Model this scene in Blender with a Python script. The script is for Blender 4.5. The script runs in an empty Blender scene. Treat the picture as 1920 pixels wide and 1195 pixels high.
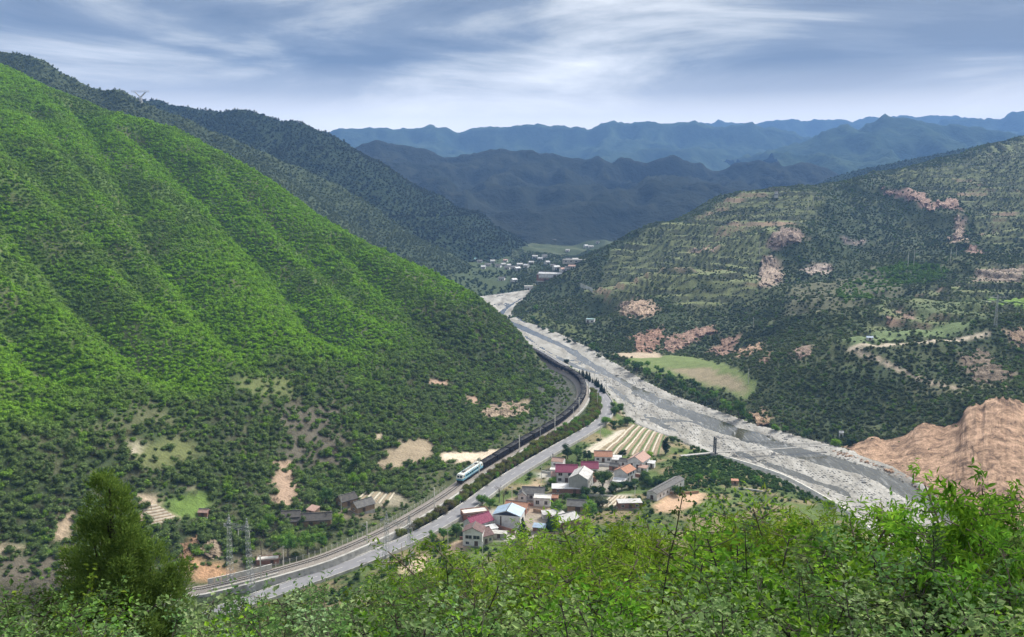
import bpy, bmesh, math, random
import numpy as np
R = math.radians
scene = bpy.context.scene
COL = scene.collection
rng = np.random.default_rng(7)
random.seed(7)

# ------------------------------------------------------------------ camera
FPX = 1663.0                      # focal length in photograph pixels (1920 wide)
HOR = 340.0                       # row of the horizon
CAMZ = 140.0
PITCH = math.atan((597.5 - HOR) / FPX)
cam_data = bpy.data.cameras.new('camera')
cam_data.sensor_width = 36.0
cam_data.lens = 36.0 * FPX / 1920.0
cam_data.clip_start = 0.1
cam_data.clip_end = 60000.0
cam = bpy.data.objects.new('camera', cam_data)
cam.location = (0, 0, CAMZ)
cam.rotation_euler = (math.pi / 2 - PITCH, 0, 0)
COL.objects.link(cam)
scene.camera = cam

# ------------------------------------------------------------------ sun, sky, exposure
SUN_AZ, SUN_EL = R(44), R(43)     # azimuth to the right of the view direction
sun_data = bpy.data.lights.new('sun', 'SUN')
sun_data.energy = 4.0
sun_data.angle = R(20)
sun_data.color = (1.0, 0.95, 0.86)
sun = bpy.data.objects.new('sun', sun_data)
sun.rotation_euler = (math.pi / 2 - SUN_EL, 0, -SUN_AZ + math.pi)
sun.location = (300, 200, 600)
COL.objects.link(sun)

scene.view_settings.view_transform = 'Standard'
scene.view_settings.look = 'None'
scene.view_settings.exposure = 0.85
scene.view_settings.gamma = 1.0
scene.view_settings.use_curve_mapping = False
scene.render.engine = 'CYCLES'
scene.cycles.use_denoising = True
try:
    scene.cycles.denoiser = 'OPENIMAGEDENOISE'
    scene.cycles.denoising_prefilter = 'ACCURATE'
except Exception:
    pass
scene.cycles.max_bounces = 5
scene.cycles.diffuse_bounces = 2
scene.cycles.glossy_bounces = 2
scene.cycles.transmission_bounces = 3
scene.cycles.transparent_max_bounces = 4
scene.cycles.volume_bounces = 0
scene.cycles.use_adaptive_sampling = False

class NT:
    """small node-tree helper"""
    def __init__(s, tree):
        s.t = tree
    def n(s, typ, **kw):
        nd = s.t.nodes.new(typ)
        for k, v in kw.items():
            if k.startswith('i_'):
                key = k[2:]
                key = int(key) if key.isdigit() else key.replace('_', ' ')
                nd.inputs[key].default_value = v
            else:
                setattr(nd, k, v)
        return nd
    def l(s, a, ao, b, bi):
        s.t.links.new(a.outputs[ao], b.inputs[bi])
    def math(s, op, a, b=None, clamp=False):
        nd = s.t.nodes.new('ShaderNodeMath'); nd.operation = op; nd.use_clamp = clamp
        for i, v in enumerate((a, b)):
            if v is None: continue
            if isinstance(v, (int, float)): nd.inputs[i].default_value = v
            else: s.t.links.new(v, nd.inputs[i])
        return nd.outputs[0]
    def mix(s, fac, a, b, blend='MIX'):
        nd = s.t.nodes.new('ShaderNodeMix'); nd.data_type = 'RGBA'; nd.blend_type = blend
        for sock, v in ((nd.inputs[0], fac), (nd.inputs[6], a), (nd.inputs[7], b)):
            if isinstance(v, (int, float)): sock.default_value = v
            elif isinstance(v, (tuple, list)): sock.default_value = (v[0], v[1], v[2], 1)
            else: s.t.links.new(v, sock)
        return nd.outputs[2]
    def ramp(s, fac, stops, interp='LINEAR'):
        nd = s.t.nodes.new('ShaderNodeValToRGB'); cr = nd.color_ramp; cr.interpolation = interp
        while len(cr.elements) < len(stops): cr.elements.new(0.5)
        for e, (p, c) in zip(cr.elements, stops):
            e.position = p; e.color = (c[0], c[1], c[2], 1)
        s.t.links.new(fac, nd.inputs[0])
        return nd.outputs[0]

world = bpy.data.worlds.new('World')
scene.world = world
world.use_nodes = True
wt = NT(world.node_tree); world.node_tree.nodes.clear()
def build_world():
    out = wt.n('ShaderNodeOutputWorld')
    tc = wt.n('ShaderNodeTexCoord')
    sky = wt.n('ShaderNodeTexSky', sky_type='NISHITA', sun_disc=False)
    sky.sun_elevation = SUN_EL; sky.sun_rotation = SUN_AZ
    sky.air_density = 1.6; sky.dust_density = 3.0; sky.altitude = 600
    sep = wt.n('ShaderNodeSeparateXYZ'); wt.l(tc, 'Generated', sep, 0)
    z = wt.math('MAXIMUM', sep.outputs[2], 0.0)
    mp = wt.n('ShaderNodeMapping'); wt.l(tc, 'Generated', mp, 0)
    mp.inputs['Location'].default_value = (SKY_OFF[0], SKY_OFF[1], SKY_OFF[2])
    mp.inputs['Rotation'].default_value = (0, R(7), 0)
    mp.inputs['Scale'].default_value = (2.6, 2.6, 13.0)
    n1 = wt.n('ShaderNodeTexNoise', i_Scale=1.0, i_Detail=11.0, i_Roughness=0.60, i_Distortion=0.5)
    wt.l(mp, 0, n1, 'Vector')
    n2 = wt.n('ShaderNodeTexNoise', i_Scale=0.55, i_Detail=3.0, i_Roughness=0.5, i_Distortion=0.3)
    wt.l(mp, 0, n2, 'Vector')
    d = wt.math('ADD', wt.math('MULTIPLY', n1.outputs[0], 0.55), wt.math('MULTIPLY', n2.outputs[0], 0.62))
    clouds = wt.ramp(d, [(0.475, (0.075, 0.090, 0.125)), (0.525, (0.15, 0.167, 0.20)), (0.565, (0.33, 0.335, 0.335)),
                         (0.61, (0.55, 0.545, 0.53)), (0.68, (0.92, 0.89, 0.83))])
    hor = wt.ramp(z, [(0.0, (1, 1, 1)), (0.065, (0.75, 0.75, 0.75)), (0.095, (0.2, 0.2, 0.2)), (0.125, (0, 0, 0))])
    clouds = wt.mix(hor, clouds, (1.45, 1.34, 1.16))
    skyc = wt.mix(1.0, sky.outputs[0], (0.085, 0.085, 0.085), 'MULTIPLY')
    final = wt.mix(0.90, skyc, clouds)
    bg = wt.n('ShaderNodeBackground', i_Strength=1.0)
    wt.t.links.new(final, bg.inputs[0])
    wt.l(bg, 0, out, 0)
SKY_OFF = (14.8, 0.0, 5.2)
build_world()

# ------------------------------------------------------------------ pixel <-> world helpers (photograph pixels)
cp, sp = math.cos(PITCH), math.sin(PITCH)
def ray(u, v):
    a = (u - 960.0) / FPX; b = (597.5 - v) / FPX
    return np.array([a, cp + b * sp, -sp + b * cp])
def atz(u, v, z):
    d = ray(u, v); t = (z - CAMZ) / d[2]
    return (d[0] * t, d[1] * t, z)
def aty(u, v, Y):
    d = ray(u, v); t = Y / d[1]
    return (d[0] * t, Y, CAMZ + d[2] * t)
def project(P):
    P = np.asarray(P, float); x, y, z = P[..., 0], P[..., 1], P[..., 2] - CAMZ
    dep = y * cp - z * sp
    dep = np.where(dep < 0.1, 0.1, dep)
    up = y * sp + z * cp
    return 960 + FPX * x / dep, 597.5 - FPX * up / dep, dep

# ------------------------------------------------------------------ numpy noise
_perm = np.random.default_rng(3).permutation(512)
_perm = np.concatenate([_perm, _perm, _perm])
def vnoise(x, y, seed=0):
    x = np.asarray(x, float) + seed * 17.31; y = np.asarray(y, float) + seed * 9.77
    xi = np.floor(x).astype(int); yi = np.floor(y).astype(int)
    xf = x - xi; yf = y - yi
    xf = xf * xf * xf * (xf * (xf * 6 - 15) + 10); yf = yf * yf * yf * (yf * (yf * 6 - 15) + 10)
    def h(a, b): return _perm[(_perm[a & 511] + b) & 511] / 511.0
    a = h(xi, yi); b = h(xi + 1, yi); c = h(xi, yi + 1); d = h(xi + 1, yi + 1)
    return (a * (1 - xf) + b * xf) * (1 - yf) + (c * (1 - xf) + d * xf) * yf
def fbm(x, y, oct=4, seed=0, gain=0.5):
    s = 0; amp = 1; tot = 0
    for o in range(oct):
        s = s + amp * vnoise(x * 2 ** o, y * 2 ** o, seed + o * 5); tot += amp; amp *= gain
    return s / tot
def sstep(a, b, x):
    t = np.clip((x - a) / (b - a), 0, 1); return t * t * (3 - 2 * t)
def inpoly(px, py, poly):
    px = np.asarray(px); py = np.asarray(py); r = np.zeros(px.shape, bool); n = len(poly)
    for i in range(n):
        x1, y1 = poly[i][0], poly[i][1]; x2, y2 = poly[(i + 1) % n][0], poly[(i + 1) % n][1]
        if y1 == y2: continue
        c = ((y1 > py) != (y2 > py)) & (px < (x2 - x1) * (py - y1) / (y2 - y1) + x1)
        r ^= c
    return r
def dist_poly(px, py, pl):
    """distance to an open polyline, arc length and signed side at the nearest point"""
    px = np.asarray(px, float); py = np.asarray(py, float)
    best = np.full(px.shape, 1e18); arc = np.zeros(px.shape); side = np.zeros(px.shape); idx = np.zeros(px.shape)
    L = 0.0
    for i in range(len(pl) - 1):
        ax, ay = pl[i][0], pl[i][1]; dx = pl[i + 1][0] - ax; dy = pl[i + 1][1] - ay
        l2 = dx * dx + dy * dy; l = math.sqrt(l2)
        t = np.clip(((px - ax) * dx + (py - ay) * dy) / l2, 0, 1)
        d = (px - ax - t * dx) ** 2 + (py - ay - t * dy) ** 2
        m = d < best
        best = np.where(m, d, best); arc = np.where(m, L + t * l, arc); idx = np.where(m, i + t, idx)
        side = np.where(m, np.sign(dx * (py - ay) - dy * (px - ax)), side)
        L += l
    return np.sqrt(best), arc, side, idx
def catmull(pts, n=8):
    P = [np.array(p, float) for p in pts]; P = [2 * P[0] - P[1]] + P + [2 * P[-1] - P[-2]]
    o = []
    for i in range(1, len(P) - 2):
        a, b, c, d = P[i - 1:i + 3]
        for k in range(n):
            t = k / n
            o.append(0.5 * (2 * b + (c - a) * t + (2 * a - 5 * b + 4 * c - d) * t * t + (3 * b - a - 3 * c + d) * t ** 3))
    o.append(P[-2]); return np.array(o)
def resample(pl, step):
    pl = np.asarray(pl, float); s = np.concatenate([[0], np.cumsum(np.linalg.norm(np.diff(pl, axis=0), axis=1))])
    n = max(2, int(round(s[-1] / step)) + 1); q = np.linspace(0, s[-1], n)
    return np.stack([np.interp(q, s, pl[:, k]) for k in range(pl.shape[1])], 1)

# ------------------------------------------------------------------ object helpers
def tag(o, label=None, cat=None, group=None, kind=None):
    if label: o['label'] = label
    if cat: o['category'] = cat
    if group: o['group'] = group
    if kind: o['kind'] = kind
    return o
def link_mesh(name, me, mat=None, parent=None, loc=None, rz=None):
    o = bpy.data.objects.new(name, me); COL.objects.link(o)
    if mat is not None:
        if not me.materials: me.materials.append(mat)
    if parent is not None: o.parent = parent
    if loc is not None: o.location = loc
    if rz is not None: o.rotation_euler = (0, 0, rz)
    return o
def empty(name, loc=(0, 0, 0), rz=0.0):
    o = bpy.data.objects.new(name, None); COL.objects.link(o)
    o.empty_display_size = 0.5; o.location = loc; o.rotation_euler = (0, 0, rz)
    return o
def np_mesh(name, V, F, smooth=False, cols=None):
    """fast mesh from numpy arrays; F is (n,3) or (n,4)"""
    V = np.ascontiguousarray(V, np.float32); F = np.ascontiguousarray(F, np.int32)
    me = bpy.data.meshes.new(name); k = F.shape[1]; n = len(F)
    me.vertices.add(len(V)); me.vertices.foreach_set('co', V.ravel())
    me.loops.add(n * k); me.loops.foreach_set('vertex_index', F.ravel())
    me.polygons.add(n); me.polygons.foreach_set('loop_start', np.arange(0, n * k, k, dtype=np.int32))
    me.polygons.foreach_set('use_smooth', np.full(n, smooth))
    if cols is not None:
        a = me.attributes.new('col', 'FLOAT_COLOR', 'POINT')
        c = np.ones((len(V), 4), np.float32); c[:, :3] = cols
        a.data.foreach_set('color', c.ravel())
    me.update(calc_edges=True)
    return me
class MB:
    """collects boxes, prisms and bars; build() links them as one mesh object"""
    def __init__(s): s.v = []; s.f = []
    def add(s, vs, fs):
        b = len(s.v); s.v += [tuple(map(float, p)) for p in vs]; s.f += [tuple(b + i for i in f) for f in fs]; return s
    def box(s, x0, y0, z0, x1, y1, z1):
        return s.add([(x0, y0, z0), (x1, y0, z0), (x1, y1, z0), (x0, y1, z0), (x0, y0, z1), (x1, y0, z1), (x1, y1, z1), (x0, y1, z1)],
                     [(0, 3, 2, 1), (4, 5, 6, 7), (0, 1, 5, 4), (1, 2, 6, 5), (2, 3, 7, 6), (3, 0, 4, 7)])
    def prism(s, poly, axis, a, b):
        """extrude a 2-D polygon along an axis: x -> (y,z) polygon, y -> (x,z), z -> (x,y)"""
        def P(p, t):
            return {'x': (t, p[0], p[1]), 'y': (p[0], t, p[1]), 'z': (p[0], p[1], t)}[axis]
        n = len(poly); vs = [P(p, a) for p in poly] + [P(p, b) for p in poly]
        fs = [tuple(range(n))[::-1], tuple(range(n, 2 * n))] + [(i, (i + 1) % n, n + (i + 1) % n, n + i) for i in range(n)]
        return s.add(vs, fs)
    def bar(s, p, q, r=0.05, r2=None, n=5):
        p = np.array(p, float); q = np.array(q, float); d = q - p; L = np.linalg.norm(d)
        if L < 1e-6: return s
        d /= L; a = np.cross(d, (0, 0, 1) if abs(d[2]) < 0.9 else (1, 0, 0)); a /= np.linalg.norm(a); b = np.cross(d, a)
        r2 = r if r2 is None else r2; vs = []
        for c, rr in ((p, r), (q, r2)):
            for k in range(n):
                t = 2 * math.pi * k / n; vs.append(c + rr * (a * math.cos(t) + b * math.sin(t)))
        fs = [(k, (k + 1) % n, n + (k + 1) % n, n + k) for k in range(n)] + [tuple(range(n))[::-1], tuple(range(n, 2 * n))]
        return s.add(vs, fs)
    def quad(s, a, b, c, d): return s.add([a, b, c, d], [(0, 1, 2, 3)])
    def slab(s, a, b, c, d, t):
        """thick quad: a b c d top corners, thickness t downwards"""
        lo = [(p[0], p[1], p[2] - t) for p in (a, b, c, d)]
        return s.add([a, b, c, d] + lo, [(0, 1, 2, 3), (7, 6, 5, 4), (0, 4, 5, 1), (1, 5, 6, 2), (2, 6, 7, 3), (3, 7, 4, 0)])
    def mesh(s, name, smooth=False):
        me = bpy.data.meshes.new(name); me.from_pydata(s.v, [], s.f)
        if smooth: me.polygons.foreach_set('use_smooth', np.full(len(me.polygons), True))
        me.update(); return me
    def build(s, name, mat, parent=None, smooth=False, loc=None, rz=None):
        return link_mesh(name, s.mesh(name, smooth), mat, parent, loc, rz)

# ------------------------------------------------------------------ materials
MAT = {}
def mat_basic(name, col, rough=0.8, var=0.15, scale=0.6, metal=0.0, dirt=None, bump=0.0, spec=0.3):
    """solid colour with procedural mottling (and optional dirt colour)"""
    m = bpy.data.materials.new(name); m.use_nodes = True; t = NT(m.node_tree)
    b = m.node_tree.nodes['Principled BSDF']; b.inputs['Roughness'].default_value = rough; b.inputs['Metallic'].default_value = metal
    b.inputs['Specular IOR Level'].default_value = spec
    tc = t.n('ShaderNodeTexCoord')
    no = t.n('ShaderNodeTexNoise', i_Scale=scale, i_Detail=5.0, i_Roughness=0.6); t.l(tc, 'Object', no, 'Vector')
    c2 = dirt or tuple(c * (1 - 2.2 * var) for c in col)
    c3 = tuple(min(1, c * (1 + var)) for c in col)
    c = t.ramp(no.outputs[0], [(0.3, c2), (0.52, col), (0.72, c3)])
    oi = t.n('ShaderNodeObjectInfo')
    hv = t.n('ShaderNodeHueSaturation'); t.t.links.new(c, hv.inputs['Color'])
    t.t.links.new(t.math('ADD', t.math('MULTIPLY', oi.outputs['Random'], 0.16), 0.92), hv.inputs['Value'])
    t.t.links.new(hv.outputs[0], b.inputs['Base Color'])
    if bump:
        bp = t.n('ShaderNodeBump', i_Strength=0.6, i_Distance=bump); t.t.links.new(no.outputs[0], bp.inputs['Height']); t.l(bp, 0, b, 'Normal')
    MAT[name] = m; return m
def mat_leaf(name, transl=0.3, var=0.35, gloss=0.0, fix=None):
    """foliage: colour comes from the instance / object property 'tint', varied leaf by leaf"""
    m = bpy.data.materials.new(name); m.use_nodes = True; t = NT(m.node_tree); m.node_tree.nodes.clear()
    out = t.n('ShaderNodeOutputMaterial'); ge = t.n('ShaderNodeNewGeometry')
    if fix is None:
        at = t.n('ShaderNodeAttribute', attribute_type='INSTANCER', attribute_name='tint'); c0 = at.outputs['Color']
    else:
        rg = t.n('ShaderNodeRGB'); rg.outputs[0].default_value = (*fix, 1); c0 = rg.outputs[0]
    hv = t.n('ShaderNodeHueSaturation'); t.t.links.new(c0, hv.inputs['Color'])
    rnd = ge.outputs['Random Per Island']
    t.t.links.new(t.math('ADD', t.math('MULTIPLY', rnd, 2 * var), 1 - var), hv.inputs['Value'])
    t.t.links.new(t.math('ADD', t.math('MULTIPLY', rnd, -0.03), 0.515), hv.inputs['Hue'])
    df = t.n('ShaderNodeBsdfDiffuse'); tr = t.n('ShaderNodeBsdfTranslucent'); mx = t.n('ShaderNodeMixShader', i_0=transl)
    t.l(hv, 0, df, 0); t.l(hv, 0, tr, 0); t.l(df, 0, mx, 1); t.l(tr, 0, mx, 2)
    last = mx
    if gloss:
        gl = t.n('ShaderNodeBsdfGlossy', i_Roughness=0.42); gl.inputs[0].default_value = (1, 1, 1, 1)
        m2 = t.n('ShaderNodeMixShader', i_0=gloss); t.l(mx, 0, m2, 1); t.l(gl, 0, m2, 2); last = m2
    t.l(last, 0, out, 0)
    MAT[name] = m; return m

def ico(sub):
    bm = bmesh.new(); bmesh.ops.create_icosphere(bm, subdivisions=sub, radius=1.0)
    bm.verts.index_update()
    V = np.array([v.co[:] for v in bm.verts]); F = np.array([[v.index for v in f.verts] for f in bm.faces]); bm.free(); return V, F
ICO1, ICO2 = ico(1), ico(2)
# ================================================================== TERRAIN
# centre lines of rail and road, read off the photograph at their own heights
RAILZ, ROADZ = 9.0, 6.0
rail_px = [(1046, 690), (1056, 694), (1076, 705), (1091, 720), (1094, 740), (1083, 762), (1052, 790), (1015, 813), (975, 836), (920, 869), (882, 893),
           (830, 930), (760, 972), (700, 1003), (610, 1041), (520, 1068), (450, 1086), (380, 1102), (300, 1122)]
rail_pl = [np.array(atz(u, v, RAILZ)) for u, v in rail_px]
rail_pl = [rail_pl[0] + np.array([-60, 170, 0]), rail_pl[0] + np.array([-18, 60, 0])] + rail_pl + [rail_pl[-1] + np.array([-70, -60, 0])]
rail = resample(catmull(rail_pl, 10), 2.0)
road_px = [(1052, 685), (1072, 697), (1094, 710), (1117, 729), (1133, 748), (1139, 766), (1128, 789), (1092, 813), (1048, 838), (1000, 866), (940, 903),
           (880, 947), (820, 985), (760, 1015), (690, 1046), (620, 1072), (530, 1104), (430, 1140), (330, 1175)]
road_pl = [np.array(atz(u, v, ROADZ)) for u, v in road_px]
road_pl = [road_pl[0] + np.array([-60, 170, 0]), road_pl[0] + np.array([-18, 60, 0])] + road_pl + [road_pl[-1] + np.array([-60, -50, 0])]
road = resample(catmull(road_pl, 10), 2.0)

# left hill: spur crest in the vertical plane through N along n
N0 = np.array([30.0, 650.0]); nU = np.array([-0.931, 0.365]); tU = np.array([0.365, 0.931])
crest_px = [(0, 120), (63, 147), (114, 177), (160, 197), (221, 218), (278, 231), (335, 248), (365, 258), (418, 284), (469, 318), (502, 338), (556, 371),
            (582, 393), (640, 431), (697, 463), (752, 488), (809, 512), (867, 533), (893, 551), (921, 577), (960, 608), (994, 632), (1020, 652)]
cs, cz = [], []
for u, v in crest_px:
    d = ray(u, v); nn = np.array([nU[1], -nU[0]])          # normal of the plane
    t = (N0 @ nn) / (d[:2] @ nn); P = d * t
    cs.append((P[:2] - N0) @ nU); cz.append(CAMZ + P[2])
o_ = np.argsort(cs); cs = np.array(cs)[o_]; cz = np.array(cz)[o_]
def zcrest(s):
    return np.interp(s, np.concatenate([[-10, 0], cs, [cs[-1] + 400]]), np.concatenate([[6, 9], cz, [cz[-1] + 110]]))

C = []                                                       # control points x y z
def cz_(u, v, z): C.append(atz(u, v, z))
def cy_(u, v, Y): C.append(aty(u, v, Y))
for s in (15, 50, 100, 170, 250, 340, 430, 520, 620, 760):
    zc = float(zcrest(s))
    for T, g in ((0, 1.0), (-90, 0.985), (-190, 0.97), (-300, 0.95), (-400, 0.93)):
        if T < -200 and s > 600: continue
        P = N0 + nU * s + tU * T
        C.append((P[0], P[1], 9 + (zc - 9) * g if s > 30 else 9 + (zc - 9) * 0.7))
    for T, dz, g in ((14, 8, 1), (45, 31, 1), (90, 62, 1), (140, 97, 0.6), (240, 200, 0.08), (330, 300, 0.01)):
        P = N0 + nU * s + tU * T
        C.append((P[0], P[1], max(2.0, min(zc - dz, 3 + (zc - 3) * g))))
for u, v in rail_px[1::3]: cz_(u, v, RAILZ - 1)
for u, v in road_px[1::3]: cz_(u, v, ROADZ - 1)
for u, v, z in [(900, 1000, 4.5), (1000, 930, 4.5), (1100, 900, 4.2), (1180, 870, 3.8), (1250, 900, 3.5), (1150, 960, 5), (1250, 960, 5), (1350, 900, 3),
                (1450, 950, 4), (1560, 1000, 5), (1180, 820, 3.2), (1240, 830, 3.0), (820, 1060, 6), (700, 1090, 8),
                (1300, 800, -1), (1450, 855, -1), (1600, 930, -1), (1750, 990, -1), (1200, 750, -1), (1100, 690, -1), (1000, 640, -1), (950, 592, -1), (930, 562, -1), (985, 550, -1),
                (1200, 690, 3.5), (1320, 715, 4), (1400, 745, 4.5), (1300, 680, 5), (1150, 670, 3),
                (950, 522, 4), (1000, 505, 7), (890, 500, 9), (1050, 485, 10), (1100, 470, 13), (950, 460, 18), (850, 500, 12), (1060, 440, 26), (960, 430, 34), (800, 545, 5), (780, 520, 12)]:
    cz_(u, v, z)
for u, v, Y in [(1010, 570, 985), (1050, 560, 960), (1100, 600, 850), (1200, 605, 800), (1190, 565, 850), (1120, 545, 960), (1040, 530, 1060),
                (1090, 497, 1090), (1180, 457, 1125), (1280, 416, 1155), (1357, 383, 1185), (1447, 369, 1225), (1540, 354, 1285), (1640, 339, 1335), (1765, 306, 1405), (1872, 279, 1455), (1925, 264, 1485), (2050, 240, 1510),
                (1300, 500, 930), (1400, 450, 1030), (1200, 530, 935), (1300, 570, 835), (1400, 560, 850), (1430, 640, 700), (1330, 640, 735), (1500, 600, 690),
                (1600, 470, 1060), (1700, 430, 1130), (1560, 520, 905), (1500, 560, 820), (1470, 432, 1030), (1430, 505, 935), (1560, 385, 1190),
                (1800, 385, 1150), (1815, 470, 1000), (1900, 440, 1050), (1900, 350, 1260), (1700, 520, 880), (1860, 500, 880), (1900, 565, 740), (1700, 580, 720), (1620, 620, 640),
                (1840, 632, 605), (1600, 657, 570), (1750, 642, 588), (1540, 700, 545), (1450, 762, 522), (1700, 720, 525), (1650, 785, 492), (1880, 690, 560), (1870, 728, 500),
                (1860, 752, 452), (1760, 792, 452), (1990, 560, 700), (2000, 700, 520), (1990, 450, 1000)]:
    cy_(u, v, Y)
for u, v, z in [(1420, 803, 1), (1540, 820, 1.5), (1600, 852, 1), (1700, 905, 1), (1800, 935, 2), (1920, 950, 4), (2050, 960, 8)]: cz_(u, v, z)
# behind the crest of the right hill
for u, v, Y in [(1090, 497, 1090), (1180, 457, 1125), (1280, 416, 1155), (1447, 369, 1225), (1640, 339, 1335), (1872, 279, 1455)]:
    P = aty(u, v, Y); C.append((P[0] - 20, P[1] + 90, P[2] - 12)); C.append((P[0] - 60, P[1] + 260, max(8, P[2] - 75)))
C += [(500, 2000, 60), (0, 2000, 45), (-500, 2000, 80), (900, 2000, 120), (-500, 1500, 60), (-250, 1500, 30)]
# the slope below the camera
for x in (-60, 0, 70):
    C += [(x, -30, 152), (x, 0, 138.2), (x, 8, 133.6), (x, 20, 126.6), (x, 40, 114.5), (x, 80, 90), (x, 140, 56), (x, 200, 28), (x, 240, 12)]
C += [(-150, 200, 26), (-150, 120, 62), (-150, 40, 110), (-220, 220, 40), (170, 40, 118), (170, 120, 68), (170, 200, 30), (170, 280, 9), (260, 200, 40), (250, 300, 6), (120, 250, 12), (300, 350, 6), (420, 400, 30)]
C = np.array(C, float)
SC = 500.0
def tps_kernel(r2): return 0.5 * r2 * np.log(r2 + 1e-12)
def tps_fit(P, lam=5e-5):
    X = P[:, :2] / SC; n = len(X)
    K = tps_kernel(((X[:, None] - X[None]) ** 2).sum(-1)) + lam * np.eye(n)
    Q = np.hstack([np.ones((n, 1)), X]); A = np.block([[K, Q], [Q.T, np.zeros((3, 3))]])
    return X, np.linalg.solve(A, np.concatenate([P[:, 2], np.zeros(3)]))
TX, TW = tps_fit(C)
def tps_eval(x, y):
    sh = np.shape(x); q = np.stack([np.ravel(x), np.ravel(y)], 1) / SC; out = np.empty(len(q))
    for a in range(0, len(q), 20000):
        b = q[a:a + 20000]; K = tps_kernel(((b[:, None] - TX[None]) ** 2).sum(-1))
        out[a:a + 20000] = K @ TW[:len(TX)] + TW[len(TX)] + b @ TW[len(TX) + 1:]
    return out.reshape(sh)

gx = np.arange(-720, 1130, 3.6)
gy = np.concatenate([np.arange(-40, 60, 2.0), np.arange(60, 820, 3.2), np.arange(820, 1400, 5.0), np.arange(1400, 1790, 14.0)])
# evaluate the smooth spline on a coarse grid, then interpolate (fast)
cgx = np.arange(-725, 1140, 9.0); cgy = np.concatenate([np.arange(-42, 70, 4.0), np.arange(70, 1420, 9.0), np.arange(1420, 2320, 30.0)])
CH = tps_eval(*np.meshgrid(cgx, cgy))
def bil(xs, ys, Hh, x, y):
    i = np.clip(np.searchsorted(xs, x) - 1, 0, len(xs) - 2); j = np.clip(np.searchsorted(ys, y) - 1, 0, len(ys) - 2)
    fx = np.clip((x - xs[i]) / (xs[i + 1] - xs[i]), 0, 1); fy = np.clip((y - ys[j]) / (ys[j + 1] - ys[j]), 0, 1)
    return (Hh[j, i] * (1 - fx) + Hh[j, i + 1] * fx) * (1 - fy) + (Hh[j + 1, i] * (1 - fx) + Hh[j + 1, i + 1] * fx) * fy
GX, GY = np.meshgrid(gx, gy)
H = bil(cgx, cgy, CH, GX, GY)

# river bed outline (photograph pixels at water level)
bankL_px = [(870, 560), (905, 558), (925, 582), (955, 612), (985, 640), (1030, 668), (1062, 690), (1100, 703), (1150, 745), (1172, 765), (1188, 790), (1215, 802), (1260, 818), (1310, 840),
            (1345, 852), (1400, 870), (1470, 897), (1540, 932), (1600, 967), (1640, 1000), (1700, 1060)]
bankR_px = [(1012, 541), (1000, 549), (962, 574), (950, 590), (975, 606), (1010, 613), (1060, 636), (1100, 656), (1160, 692), (1200, 717), (1260, 747), (1330, 772), (1400, 797), (1470, 817), (1560, 842),
            (1600, 853), (1680, 884), (1740, 921), (1800, 960), (1880, 1020)]
bankL = [atz(u, v, 0)[:2] for u, v in bankL_px]; bankR = [atz(u, v, 0)[:2] for u, v in bankR_px]
bed_poly = bankL + bankR[::-1]

# shape refinements -------------------------------------------------
Sg = (GX - N0[0]) * nU[0] + (GY - N0[1]) * nU[1]; Tg = (GX - N0[0]) * tU[0] + (GY - N0[1]) * tU[1]
dl_rail, _, side_rail, _ = dist_poly(GX, GY, rail[::4])
dl_road, _, side_road, _ = dist_poly(GX, GY, road[::4])
inbed = inpoly(GX, GY, bed_poly)
d_bed = np.minimum(dist_poly(GX, GY, bankL)[0], dist_poly(GX, GY, bankR)[0])
d_out = np.where(inbed, 0, d_bed)
left_zone = (side_rail < 0) & (GY > 250) & (GY < 1250)
upm = sstep(30, 120, Sg) * sstep(60, -10, Tg)
def hgt(x, y): return bil(gx, gy, H, np.asarray(x, float), np.asarray(y, float))
def ground(u, v, t0=30.0, t1=2400.0):
    """first hit of the photograph ray with the terrain"""
    d = ray(u, v); t = np.concatenate([np.arange(t0, 900, 1.0), np.arange(900, t1, 3.0)])
    z = CAMZ + d[2] * t; h = hgt(d[0] * t, d[1] * t); k = np.argmax(z < h)
    if not (z < h).any(): k = len(t) - 1
    return np.array([d[0] * t[k], d[1] * t[k], h[k]])
# gullies running down the left hill, traced from the photograph
GUL = [([(-60, 310), (0, 375), (33, 410), (67, 443), (100, 477), (144, 520), (200, 580), (261, 634), (334, 694), (430, 760)], 15, 15),
       ([(130, 185), (165, 215), (200, 280), (240, 370), (284, 450), (340, 515), (401, 587), (470, 670), (520, 735)], 13, 11),
       ([(230, 222), (270, 245), (330, 300), (400, 375), (428, 410), (495, 467), (535, 524), (585, 577), (650, 650), (700, 700)], 14, 14),
       ([(-60, 520), (0, 560), (10, 600), (60, 634), (110, 684), (144, 711), (200, 780)], 15, 13),
       ([(420, 300), (450, 340), (540, 430), (620, 510), (700, 590), (760, 650)], 11, 8), ([(-30, 215), (0, 250), (60, 300), (130, 370), (190, 430), (250, 500), (320, 580), (400, 670)], 12, 9),
       ([(600, 425), (640, 455), (720, 535), (800, 605), (870, 665), (920, 710)], 12, 9), ([(-60, 430), (0, 480), (60, 540), (130, 610), (200, 680)], 9, 6), ([(330, 262), (380, 320), (440, 390), (520, 470)], 8, 6), ([(60, 190), (110, 250), (170, 330), (220, 410)], 10, 7), ([(-40, 680), (30, 730), (90, 790), (140, 850)], 11, 8)]
gx2, gy2 = GX.copy(), GY.copy(); carve = np.zeros_like(H)
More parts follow.
